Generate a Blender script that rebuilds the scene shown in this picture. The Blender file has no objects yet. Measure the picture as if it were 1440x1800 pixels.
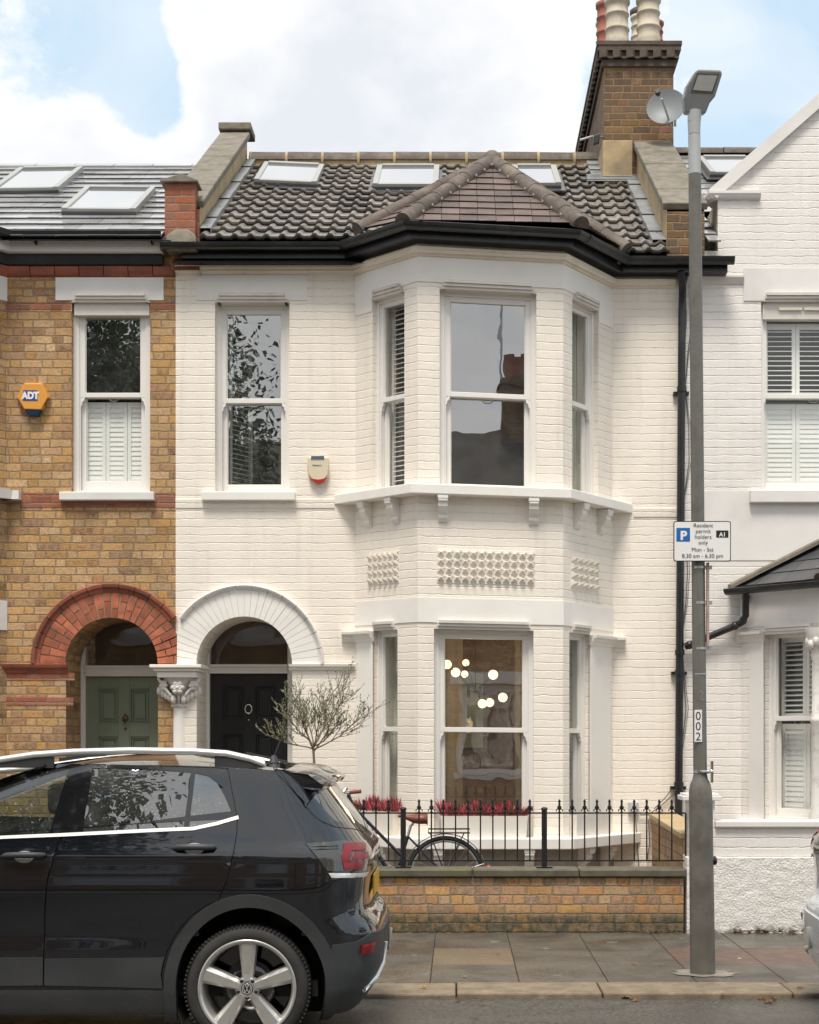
import bpy, bmesh, math, random
from mathutils import Vector, Matrix
from mathutils.geometry import delaunay_2d_cdt
random.seed(7)
R = math.radians
scene = bpy.context.scene
# ------------------------------------------------------------------ camera, sky, sun, exposure
FPX, CX, CY, EYE = 2700.0, 805.0, 1292.0, 1.6
cam = bpy.data.cameras.new('camera')
camo = bpy.data.objects.new('camera', cam)
scene.collection.objects.link(camo)
camo.location = (0, 0, EYE)
camo.rotation_euler = (R(90), 0, 0)
cam.sensor_fit = 'AUTO'; cam.sensor_width = 36
cam.lens = FPX/1800*36
cam.shift_x = -(CX-720)/1800
cam.shift_y = (CY-900)/1800
cam.clip_start = 0.05; cam.clip_end = 3000
scene.camera = camo
scene.view_settings.view_transform = 'Standard'
scene.view_settings.look = 'None'
scene.view_settings.exposure = 1.27
scene.view_settings.gamma = 1
SUN_EL, SUN_AZ = 65, 192      # azimuth: where the sun stands, degrees clockwise from +Y
world = bpy.data.worlds.new('World'); scene.world = world
world.use_nodes = True
wn = world.node_tree; wn.nodes.clear()
def wnode(t, **k):
    n = wn.nodes.new(t)
    for a, b in k.items(): setattr(n, a, b)
    return n
wl = wn.links.new
sky = wnode('ShaderNodeTexSky', sky_type='NISHITA', sun_disc=False)
sky.sun_elevation = R(SUN_EL); sky.sun_rotation = R(SUN_AZ)
sky.air_density = 1.2; sky.dust_density = 1.5; sky.ozone_density = 1.5
tc = wnode('ShaderNodeTexCoord')
def wmath(op, a, b=None, clamp=False):
    n = wnode('ShaderNodeMath', operation=op, use_clamp=clamp)
    for i, v in enumerate((a, b)):
        if v is None: continue
        if isinstance(v, (int, float)): n.inputs[i].default_value = v
        else: wl(v, n.inputs[i])
    return n.outputs[0]
mp = wnode('ShaderNodeMapping'); wl(tc.outputs['Generated'], mp.inputs[0])
mp.inputs['Scale'].default_value = (1, 1, 1.5)
n1 = wnode('ShaderNodeTexNoise'); n1.inputs['Scale'].default_value = 8.5; n1.inputs['Detail'].default_value = 12; n1.inputs['Roughness'].default_value = .6
n1.inputs['Distortion'].default_value = .25
wl(mp.outputs[0], n1.inputs['Vector'])
n2 = wnode('ShaderNodeTexNoise'); n2.inputs['Scale'].default_value = 30; n2.inputs['Detail'].default_value = 8
wl(mp.outputs[0], n2.inputs['Vector'])
def pdir(px, py):
    return Vector(((px-CX)/FPX, 1, (CY-py)/FPX)).normalized()
acc = wmath('MULTIPLY', wmath('SUBTRACT', n1.outputs[0], .53), 4.6)
acc = wmath('ADD', acc, wmath('MULTIPLY', wmath('SUBTRACT', n2.outputs[0], .5), 1.7))
# cumulus banks (px, py, radius, weight): direction of each bank from the street
for (px, py, rad, w) in [(560,200,210,.8),(420,260,190,.8),(700,150,230,.6),(860,230,220,.55),(60,250,190,1.0),(180,270,120,.6),(370,40,110,.3),(640,30,160,.25),(60,40,60,.15),(130,90,190,-.8),(430,10,130,-.6),(262,180,85,-1.4),(220,60,80,-.6),(1300,100,260,-.75),(480,45,90,-.5),(1120,250,150,.15),(600,420,500,.5),(1250,330,120,.1),(-500,300,600,.5),(1700,400,400,.3),(700,-1250,1000,1.1)]:
    d = wnode('ShaderNodeVectorMath', operation='DISTANCE'); wl(tc.outputs['Generated'], d.inputs[0])
    d.inputs[1].default_value = pdir(px, py)
    mr = wnode('ShaderNodeMapRange', interpolation_type='SMOOTHSTEP'); wl(d.outputs['Value'], mr.inputs['Value'])
    mr.inputs['From Min'].default_value = 0; mr.inputs['From Max'].default_value = rad/FPX*1.35
    mr.inputs['To Min'].default_value = w*1.5; mr.inputs['To Max'].default_value = 0
    acc = wmath('ADD', acc, mr.outputs[0])
for (vx, vy, vz, rad, w) in ((-.2, -1, .3, .8, 1.2), (.6, -1, .5, .8, .9), (-1, -.4, .4, .7, .8)):
    d = wnode('ShaderNodeVectorMath', operation='DISTANCE'); wl(tc.outputs['Generated'], d.inputs[0]); d.inputs[1].default_value = Vector((vx, vy, vz)).normalized()
    mr = wnode('ShaderNodeMapRange', interpolation_type='SMOOTHSTEP'); wl(d.outputs['Value'], mr.inputs['Value']); mr.inputs['From Max'].default_value = rad; mr.inputs['To Min'].default_value = w; mr.inputs['To Max'].default_value = 0
    acc = wmath('ADD', acc, mr.outputs[0])
mask = wnode('ShaderNodeMapRange', interpolation_type='SMOOTHSTEP')
wl(acc, mask.inputs['Value'])
mask.inputs['From Min'].default_value = -.35; mask.inputs['From Max'].default_value = .55
shade = wnode('ShaderNodeMapRange'); wl(wmath('ADD', acc, wmath('MULTIPLY', n2.outputs[0], 1.0)), shade.inputs['Value'])
shade.inputs['From Min'].default_value = .6; shade.inputs['From Max'].default_value = 3.4
ccol = wnode('ShaderNodeMix', data_type='RGBA'); wl(shade.outputs[0], ccol.inputs['Factor'])
ccol.inputs[6].default_value = (.60, .595, .59, 1); ccol.inputs[7].default_value = (.45, .47, .50, 1)
veil = wnode('ShaderNodeMix', data_type='RGBA'); veil.inputs['Factor'].default_value = .85
skym = wnode('ShaderNodeVectorMath', operation='SCALE'); wl(sky.outputs[0], skym.inputs[0]); skym.inputs['Scale'].default_value = .11
wl(skym.outputs[0], veil.inputs[6]); veil.inputs[7].default_value = (.37, .47, .55, 1)
n3w = wnode('ShaderNodeTexNoise'); n3w.inputs['Scale'].default_value = 6; n3w.inputs['Detail'].default_value = 9; n3w.inputs['Distortion'].default_value = 1.2; wl(mp.outputs[0], n3w.inputs['Vector'])
wsp = wnode('ShaderNodeMapRange'); wl(n3w.outputs[0], wsp.inputs['Value']); wsp.inputs['From Min'].default_value = .42; wsp.inputs['From Max'].default_value = .68; wsp.inputs['To Max'].default_value = .6
mxf = wmath('MAXIMUM', mask.outputs[0], wsp.outputs[0])
mx = wnode('ShaderNodeMix', data_type='RGBA'); wl(mxf, mx.inputs['Factor'])
wl(veil.outputs[2], mx.inputs[6]); wl(ccol.outputs[2], mx.inputs[7])
bg = wnode('ShaderNodeBackground'); wl(mx.outputs[2], bg.inputs[0]); bg.inputs[1].default_value = 0.76
wo = wnode('ShaderNodeOutputWorld'); wl(bg.outputs[0], wo.inputs[0])
sl = bpy.data.lights.new('sun', 'SUN'); sl.energy = 1.55; sl.angle = R(18); sl.color = (1, .93, .82)
so = bpy.data.objects.new('sun', sl); scene.collection.objects.link(so)
az, el = R(SUN_AZ), R(SUN_EL)
sdir = Vector((math.sin(az)*math.cos(el), math.cos(az)*math.cos(el), math.sin(el)))
so.rotation_euler = sdir.to_track_quat('Z', 'Y').to_euler(); so.location = (0, 0, 30)

# ------------------------------------------------------------------ materials
class NT:
    def __init__(s, name):
        s.m = bpy.data.materials.new(name); s.m.use_nodes = True
        s.t = s.m.node_tree; s.b = s.t.nodes['Principled BSDF']; s.o = s.t.nodes['Material Output']
    def n(s, t, **k):
        q = s.t.nodes.new(t)
        for a, b in k.items(): setattr(q, a, b)
        return q
    def l(s, a, b): s.t.links.new(a, b)
    def set(s, sock, v):
        if isinstance(v, (int, float)): sock.default_value = v
        elif isinstance(v, (tuple, list)): sock.default_value = tuple(v)+(1,) if len(v) == 3 and sock.type == 'RGBA' else tuple(v)
        else: s.l(v, sock)
    def math(s, op, a, b=None, c=None, clamp=False):
        q = s.n('ShaderNodeMath', operation=op, use_clamp=clamp)
        for i, v in enumerate((a, b, c)):
            if v is not None: s.set(q.inputs[i], v)
        return q.outputs[0]
    def noise(s, scale, detail=4, rough=.55, vec=None, dist=0):
        q = s.n('ShaderNodeTexNoise'); q.inputs['Scale'].default_value = scale; q.inputs['Detail'].default_value = detail
        q.inputs['Roughness'].default_value = rough; q.inputs['Distortion'].default_value = dist
        if vec is not None: s.l(vec, q.inputs['Vector'])
        return q.outputs[0]
    def obj(s): return s.n('ShaderNodeTexCoord').outputs['Object']
    def uv(s): return s.n('ShaderNodeTexCoord').outputs['UV']
    def mixc(s, f, a, b, bt='MIX'):
        q = s.n('ShaderNodeMix', data_type='RGBA', blend_type=bt)
        s.set(q.inputs['Factor'], f); s.set(q.inputs[6], a); s.set(q.inputs[7], b)
        return q.outputs[2]
    def mr(s, v, a, b, c=0, d=1, smooth=False):
        q = s.n('ShaderNodeMapRange', interpolation_type='SMOOTHSTEP' if smooth else 'LINEAR')
        s.set(q.inputs['Value'], v)
        for nme, x in zip(('From Min', 'From Max', 'To Min', 'To Max'), (a, b, c, d)): s.set(q.inputs[nme], x)
        return q.outputs[0]
    def ramp(s, f, stops, const=False):
        q = s.n('ShaderNodeValToRGB'); cr = q.color_ramp
        if const: cr.interpolation = 'CONSTANT'
        while len(cr.elements) > 1: cr.elements.remove(cr.elements[-1])
        cr.elements[0].position = stops[0][0]; cr.elements[0].color = tuple(stops[0][1])+(1,)
        for p, c in stops[1:]:
            e = cr.elements.new(p); e.color = tuple(c)+(1,)
        s.l(f, q.inputs[0]); return q.outputs[0]
    def bump(s, h, strength=.5, dist=.01, prev=None):
        q = s.n('ShaderNodeBump'); q.inputs['Strength'].default_value = strength; q.inputs['Distance'].default_value = dist
        s.l(h, q.inputs['Height'])
        if prev is not None: s.l(prev, q.inputs['Normal'])
        s.l(q.outputs[0], s.b.inputs['Normal']); return q.outputs[0]
    def P(s, **k):
        for a, v in k.items(): s.set(s.b.inputs[a.replace('_', ' ')], v)
        return s.m
def island(t): return t.n('ShaderNodeNewGeometry').outputs['Random Per Island']
def M(name, col, rough=.6, metal=0, var=.12, vs=2.5, bump=0, bs=60, isl=0, dirt=None, dirts=1.3, dirta=.5, coat=0, bd=.004, grime=0, rvar=0, spec=.5):
    t = NT(name); o = t.obj()
    c = tuple(col)
    n = t.noise(vs, 6, .6, o)
    f = t.mr(n, .3, .7, 1-var, 1+var)
    if isl: f = t.math('MULTIPLY', f, t.mr(island(t), 0, 1, 1-isl, 1+isl))
    cc = t.mixc(1.0, c, (1, 1, 1)); v = t.n('ShaderNodeVectorMath', operation='SCALE'); v.inputs[0].default_value = c; t.l(f, v.inputs['Scale'])
    out = v.outputs[0]
    if dirt:
        d = t.noise(dirts, 8, .65, o, .4)
        out = t.mixc(t.mr(d, .48, .72, 0, dirta), out, dirt)
    t.P(Base_Color=out, Roughness=rough, Metallic=metal, Specular_IOR_Level=spec)
    if rvar: t.l(t.mr(t.noise(vs*1.7, 5, .6, o), .3, .7, rough-rvar, rough+rvar), t.b.inputs['Roughness'])
    if coat: t.P(Coat_Weight=coat, Coat_Roughness=.03)
    if bump: t.bump(t.noise(bs, 5, .6, o), bump, bd)
    return t.m
def brick_mat(name, ramp, mortar, h=.0765, painted=False, mott=(.52, .33, .15), paint=(.8, .77, .72), moss=None, rough=.85, bstr=.8, stretch=.208, head=.10, stain=.0, low=None, flip=False, english=False):
    t = NT(name); uv = t.uv(); P_ = stretch+head
    nz = t.n('ShaderNodeTexNoise'); nz.inputs['Scale'].default_value = 13; nz.inputs['Detail'].default_value = 4; t.l(uv, nz.inputs['Vector'])
    vs = t.n('ShaderNodeVectorMath', operation='SUBTRACT'); t.l(nz.outputs['Color'], vs.inputs[0]); vs.inputs[1].default_value = (.5, .5, .5)
    sc = t.n('ShaderNodeVectorMath', operation='SCALE'); t.l(vs.outputs[0], sc.inputs[0]); sc.inputs['Scale'].default_value = .026 if painted else .02
    ad = t.n('ShaderNodeVectorMath', operation='ADD'); t.l(uv, ad.inputs[0]); t.l(sc.outputs[0], ad.inputs[1])
    sp = t.n('ShaderNodeSeparateXYZ'); t.l(ad.outputs[0], sp.inputs[0])
    u, v = sp.outputs[0], sp.outputs[1]
    if flip: u, v = v, u
    vr = t.math('DIVIDE', v, h); row = t.math('FLOOR', vr); fv = t.math('MULTIPLY', t.math('FRACT', vr), h)
    dv = t.math('MINIMUM', fv, t.math('SUBTRACT', h, fv))
    wr = t.n('ShaderNodeTexWhiteNoise', noise_dimensions='1D'); t.l(row, wr.inputs['W'])
    off = t.math('ADD', t.math('MULTIPLY', t.math('MODULO', t.math('ABSOLUTE', row), 2), P_/2), t.math('MULTIPLY', wr.outputs[0], .12))
    uu = t.math('DIVIDE', t.math('ADD', t.math('ADD', u, off), 40*P_), P_)
    cell = t.math('FLOOR', uu); a = t.math('MULTIPLY', t.math('FRACT', uu), P_)
    ish = t.math('GREATER_THAN', a, stretch)
    if english:
        par = t.math('MODULO', t.math('ABSOLUTE', row), 2); wd = t.math('SUBTRACT', stretch, t.math('MULTIPLY', par, stretch-head))
        uu = t.math('DIVIDE', t.math('ADD', t.math('ADD', u, t.math('MULTIPLY', wr.outputs[0], .2)), 40), wd); cell = t.math('FLOOR', uu); a = t.math('MULTIPLY', t.math('FRACT', uu), wd); ish = t.math('MULTIPLY', par, 0)
    al = t.math('SUBTRACT', a, t.math('MULTIPLY', ish, stretch))
    w = wd if english else t.math('SUBTRACT', stretch, t.math('MULTIPLY', ish, stretch-head))
    du = t.math('MINIMUM', al, t.math('SUBTRACT', w, al))
    fine = t.noise(70, 4, .6, uv)
    ed = t.math('MULTIPLY', t.math('SUBTRACT', fine, .5), .014)
    d = t.math('ADD', t.math('MINIMUM', du, dv), ed)
    brick = t.mr(d, .003, .0095, 0, 1, True)
    cv = t.n('ShaderNodeCombineXYZ'); t.l(t.math('ADD', t.math('MULTIPLY', cell, 2), ish), cv.inputs[0]); t.l(row, cv.inputs[1])
    wn_ = t.n('ShaderNodeTexWhiteNoise', noise_dimensions='3D'); t.l(cv.outputs[0], wn_.inputs['Vector'])
    s2 = t.n('ShaderNodeSeparateColor'); t.l(wn_.outputs['Color'], s2.inputs[0])
    big = t.noise(.9, 6, .6, uv)
    if painted:
        hv = t.mr(t.math('ADD', dv, t.math('MULTIPLY', ed, .35)), .0, .0075, 0, 1, True)
        hu = t.mr(t.math('ADD', du, ed), .0, .007, .72, 1, True)
        vis = t.mr(t.noise(6.5, 6, .75, uv), .36, .60, .2, 1)
        hgt = t.math('SUBTRACT', 1, t.math('MULTIPLY', t.math('SUBTRACT', 1, t.math('MULTIPLY', hv, hu)), vis))
        hgt = t.math('ADD', hgt, t.math('MULTIPLY', s2.outputs[1], .3))
        hgt = t.math('ADD', hgt, t.math('MULTIPLY', t.noise(26, 5, .65, uv), .75))
        c = t.n('ShaderNodeVectorMath', operation='SCALE'); c.inputs[0].default_value = paint
        t.l(t.math('MULTIPLY', t.mr(big, .3, .7, .965, 1.02), t.math('MULTIPLY', t.mr(t.noise(2.5, 6, .7, uv), .35, .75, 1.02, .955), t.mr(hv, 0, 1, .96, 1))), c.inputs['Scale'])
        out = c.outputs[0]
        crack = t.math('MULTIPLY', t.mr(t.noise(5, 9, .75, uv, .8), .50, .66, 0, .62), t.mr(dv, .0005, .0065, 1, 0))
        out = t.mixc(crack, out, (.42, .37, .31))
        smp = t.n('ShaderNodeMapping'); t.l(uv, smp.inputs[0]); smp.inputs['Scale'].default_value = (9, .7, 1)
        out = t.mixc(t.mr(t.noise(1, 6, .65, smp.outputs[0]), .52, .76, 0, .26), out, (.52, .46, .38))
        if stain: out = t.mixc(t.mr(t.noise(1.6, 8, .7, uv, .5), .55, .8, 0, stain), out, (.5, .46, .4))
        t.P(Base_Color=out, Roughness=.62)
        t.bump(hgt, bstr, .0055)
        return t.m
    c = t.ramp(wn_.outputs[0], ramp)
    hsv = t.n('ShaderNodeHueSaturation'); t.l(c, hsv.inputs['Color']); t.l(t.mr(s2.outputs[1], 0, 1, .8, 1.3), hsv.inputs['Value']); t.l(t.mr(s2.outputs[2], 0, 1, .8, 1.1), hsv.inputs['Saturation'])
    mot = t.noise(38, 6, .7, uv)
    c = t.mixc(t.mr(mot, .40, .68, 0, .72), hsv.outputs[0], (.15, .09, .05))
    c = t.mixc(t.mr(t.noise(24, 5, .7, uv, .8), .42, .60, 0, .6), c, mott)
    pits = t.mr(t.noise(85, 3, .6, uv), .64, .70, 0, .75)
    c = t.mixc(pits, c, (.06, .04, .025))
    mc = t.mixc(t.mr(fine, .3, .7, 0, .5), mortar, tuple(x*.6 for x in mortar))
    out = t.mixc(brick, mc, c)
    out = t.mixc(t.mr(big, .46, .78, 0, .42), out, (.12, .09, .06))
    if stain: out = t.mixc(t.mr(t.noise(1.8, 8, .7, uv, .5), .5, .75, 0, stain), out, (.03, .028, .024))
    if moss:
        geo = t.n('ShaderNodeNewGeometry'); sz = t.n('ShaderNodeSeparateXYZ'); t.l(geo.outputs['Position'], sz.inputs[0])
        f = t.math('MULTIPLY', t.mr(sz.outputs[2], moss[0], moss[1], 1, 0, True), t.mr(t.noise(14, 5, .7, uv), .3, .6, .35, .95))
        out = t.mixc(f, out, (.045, .048, .028))
    t.P(Base_Color=out, Roughness=rough)
    hgt = t.math('ADD', t.math('MULTIPLY', brick, .8), t.math('ADD', t.math('MULTIPLY', mot, .35), t.math('MULTIPLY', s2.outputs[1], .25)))
    t.bump(t.math('SUBTRACT', hgt, t.math('MULTIPLY', pits, .4)), bstr, .008)
    return t.m
def glass_mat(name, refl=.22, tint=(1, 1, 1), rough=.0, dirty=.04, dens=1, drops=0, rf=1.6, wav=.06):
    t = NT(name); t.t.nodes.remove(t.b)
    fr = t.n('ShaderNodeFresnel'); bf = t.n('ShaderNodeNewGeometry').outputs['Backfacing']; t.l(t.mr(bf, 0, 1, rf, 1/rf), fr.inputs[0])
    gl = t.n('ShaderNodeBsdfGlossy'); gl.inputs['Roughness'].default_value = rough; gl.inputs[0].default_value = (1, 1, 1, 1)
    tr = t.n('ShaderNodeBsdfTransparent'); tr.inputs[0].default_value = tuple(tint)+(1,)
    fac = t.math('ADD', fr.outputs[0], refl, clamp=True)
    b = t.n('ShaderNodeBump'); b.inputs['Strength'].default_value = wav; b.inputs['Distance'].default_value = .02
    t.l(t.noise(2.2, 2, .5, t.obj()), b.inputs['Height']); t.l(b.outputs[0], gl.inputs['Normal'])
    mxs = t.n('ShaderNodeMixShader'); t.l(fac, mxs.inputs[0]); t.l(tr.outputs[0], mxs.inputs[1]); t.l(gl.outputs[0], mxs.inputs[2])
    df = t.n('ShaderNodeBsdfDiffuse'); df.inputs[0].default_value = (.55, .56, .55, 1)
    m2 = t.n('ShaderNodeMixShader')
    dm = t.mr(t.noise(6, 6, .7, t.obj()), .35, .8, dirty*.4, dirty*1.8)
    if drops: dm = t.math('ADD', dm, t.math('MULTIPLY', t.mr(t.noise(95, 2, .5, t.obj()), .62, .68, 0, drops), t.mr(t.noise(7, 3, .5, t.obj()), .4, .65)), clamp=True)
    t.l(dm, m2.inputs[0]); t.l(mxs.outputs[0], m2.inputs[1]); t.l(df.outputs[0], m2.inputs[2])
    t.l(m2.outputs[0], t.o.inputs[0]); return t.m

stock = [(0, (.49, .26, .09)), (.35, (.56, .33, .13)), (.65, (.62, .39, .18)), (.82, (.42, .22, .115)), (.93, (.36, .18, .105)), (1, (.21, .12, .07))]
warm = [(0, (.46, .20, .07)), (.25, (.58, .30, .10)), (.42, (.40, .20, .12)), (.55, (.60, .38, .18)), (.68, (.30, .19, .15)), (.8, (.50, .27, .18)), (.9, (.22, .15, .11)), (1, (.62, .36, .12))]
mt = {}
mt['stock'] = brick_mat('yellow_stock_brick', stock, (.34, .23, .13), stain=.38)
mt['lowwall'] = brick_mat('low_wall_brick', warm, (.3, .23, .15), h=.0752, moss=(.09, .21), stain=.2, english=True)
mt['redbrick'] = brick_mat('red_brick', mott=(.36, .12, .06), ramp= [(0, (.34, .085, .04)), (.5, (.42, .12, .06)), (1, (.3, .09, .06))], mortar=(.3, .2, .14), stain=.2)
mt['capbrick'] = M('sooty_cap_brick', (.10, .075, .055), .85, var=.3, bump=.6, bs=40, vs=9, dirt=(.05, .04, .035), dirta=.7, dirts=5)
mt['chimbrick'] = brick_mat('chimney_brick', mott=(.16, .10, .055), ramp= [(0, (.20, .11, .045)), (.3, (.08, .058, .04)), (.5, (.26, .15, .06)), (.7, (.08, .06, .045)), (.88, (.14, .09, .06)), (1, (.28, .09, .045))], mortar=(.3, .19, .09), stain=.65)
mt['white'] = brick_mat('cream_painted_brick', [], None, painted=True, paint=(.865, .795, .705), bstr=.75)
mt['white2'] = brick_mat('white_painted_brick', [], None, painted=True, paint=(.80, .76, .72), bstr=.9, stain=.25)
mt['plaster'] = M('cream_painted_stone', (.84, .81, .765), .55, var=.025, bump=.12, bs=14, dirt=(.5, .45, .38), dirta=.22)
mt['cornice'] = M('aged_cream_cornice', (.78, .71, .6), .6, var=.04, bump=.25, bs=25, dirt=(.45, .38, .29), dirta=.45, dirts=2)
mt['plaster2'] = M('white_painted_stone', (.76, .735, .71), .55, var=.03, bump=.12, bs=14, dirt=(.45, .42, .38), dirta=.3)
mt['joinery'] = M('white_gloss_joinery', (.80, .775, .74), .32, var=.02, bump=.03, bs=10)
mt['shut'] = M('white_shutter_paint', (.88, .88, .85), .4, var=.02)
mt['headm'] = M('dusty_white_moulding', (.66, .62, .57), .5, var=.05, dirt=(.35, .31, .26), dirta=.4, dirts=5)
mt['black'] = M('black_gloss_paint', (.012, .013, .015), .32, var=.2, bump=.1, bs=30, dirt=(.05, .05, .048), dirta=.5, dirts=4)
mt['iron'] = M('black_iron_paint', (.012, .012, .012), .4, var=.2, bump=.15, bs=60)
mt['stone'] = M('weathered_stone', (.20, .175, .14), .85, var=.25, bump=.6, bs=45, dirt=(.09, .085, .05), dirta=.8, dirts=4, vs=9)
mt['copingwall'] = M('wet_mossy_coping_stone', (.11, .098, .07), .5, var=.3, bump=.6, bs=45, dirt=(.1, .105, .03), dirta=.85, dirts=5, vs=9)
mt['render'] = M('tan_cement_render', (.47, .35, .2), .85, var=.18, bump=.3, bs=30, dirt=(.2, .16, .11), dirta=.75, dirts=2.2)
mt['lead'] = M('lead_flashing', (.30, .31, .32), .45, metal=.3, var=.2, bump=.5, bs=12, vs=6)
mt['slate'] = M('wet_grey_slate', (.36, .36, .365), .14, var=.15, isl=.2, bump=.08, bs=10, rvar=.06, dirt=(.3, .3, .3), dirta=.35, dirts=5, spec=1)
mt['darkslate'] = M('dark_slate', (.075, .075, .08), .42, var=.2, isl=.25, bump=.3, bs=14, rvar=.1)
mt['pantile'] = M('brown_concrete_roof_tile', (.235, .215, .195), .28, var=.35, isl=.32, bump=.6, bs=60, vs=7, dirt=(.31, .285, .23), dirta=.55, dirts=6, rvar=.12)
mt['plaintile'] = M('brown_plain_roof_tile', (.118, .080, .066), .5, var=.2, isl=.3, bump=.4, bs=40, vs=5, dirt=(.2, .17, .15), dirta=.4, dirts=7)
mt['ridge'] = M('brown_ridge_tile', (.10, .075, .06), .7, var=.25, isl=.12, bump=.6, bs=50, dirt=(.3, .26, .2), dirta=.5, dirts=6, vs=8)
mt['voussoir'] = M('red_rubbed_brick', (.38, .115, .06), .8, var=.25, isl=.3, bump=.5, bs=45, vs=14, dirt=(.12, .06, .04), dirta=.6, dirts=6)
mt['terracotta'] = M('terracotta_moulding', (.27, .085, .05), .75, var=.25, isl=.25, bump=.5, bs=45, dirt=(.07, .045, .035), dirta=.7, dirts=4)
mt['mortar'] = M('sandy_mortar', (.34, .25, .16), .9, var=.2, bump=.4, bs=60)
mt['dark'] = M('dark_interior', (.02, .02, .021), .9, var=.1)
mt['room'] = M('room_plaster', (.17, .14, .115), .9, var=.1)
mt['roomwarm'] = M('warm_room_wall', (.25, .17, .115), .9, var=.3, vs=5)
mt['greendoor'] = M('sage_green_door_paint', (.21, .25, .18), .38, var=.05, bump=.1, bs=30)
mt['blackdoor'] = M('charcoal_door_paint', (.014, .015, .018), .36, var=.1, bump=.15, bs=40)
mt['chrome'] = M('polished_chrome', (.75, .75, .74), .14, metal=1, var=.03)
mt['steel'] = M('galvanised_steel', (.5, .51, .52), .45, metal=.8, var=.15, bump=.1)
mt['brass'] = M('aged_brass', (.16, .12, .06), .4, metal=.9)
mt['glass'] = glass_mat('window_glass', .30, tint=(.9, .93, .92))
mt['glasslow'] = glass_mat('clear_window_glass', .03, tint=(.98, .99, .98), dirty=.02)
mt['glassmid'] = glass_mat('sitting_room_glass', .23, tint=(.95, .95, .93))
mt['curtain'] = M('pale_linen_curtain', (.55, .56, .52), .9, var=.08)
mt['pot'] = M('buff_clay_chimney_pot', (.56, .49, .39), .8, var=.12, bump=.3, bs=30, dirt=(.25, .2, .15), dirta=.7, dirts=5)
mt['redpot'] = M('red_clay_chimney_pot', (.33, .12, .08), .8, var=.2, bump=.3, bs=30, dirt=(.12, .07, .05), dirta=.6, dirts=5)
mt['galv'] = M('grey_painted_lamp_column', (.42, .43, .43), .5, metal=.1, var=.08, bump=.1, bs=30, dirt=(.2, .2, .19), dirta=.4)
mt['polegrey'] = M('weathered_grey_green_paint', (.155, .148, .13), .42, metal=.1, var=.16, bump=.12, bs=30, dirt=(.09, .08, .065), dirta=.7, dirts=5, vs=5)
mt['polebase'] = M('dirty_grey_pole_base', (.15, .14, .122), .42, metal=.1, var=.2, bump=.2, bs=30, dirt=(.075, .067, .05), dirta=.85, dirts=4, vs=5)
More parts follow.
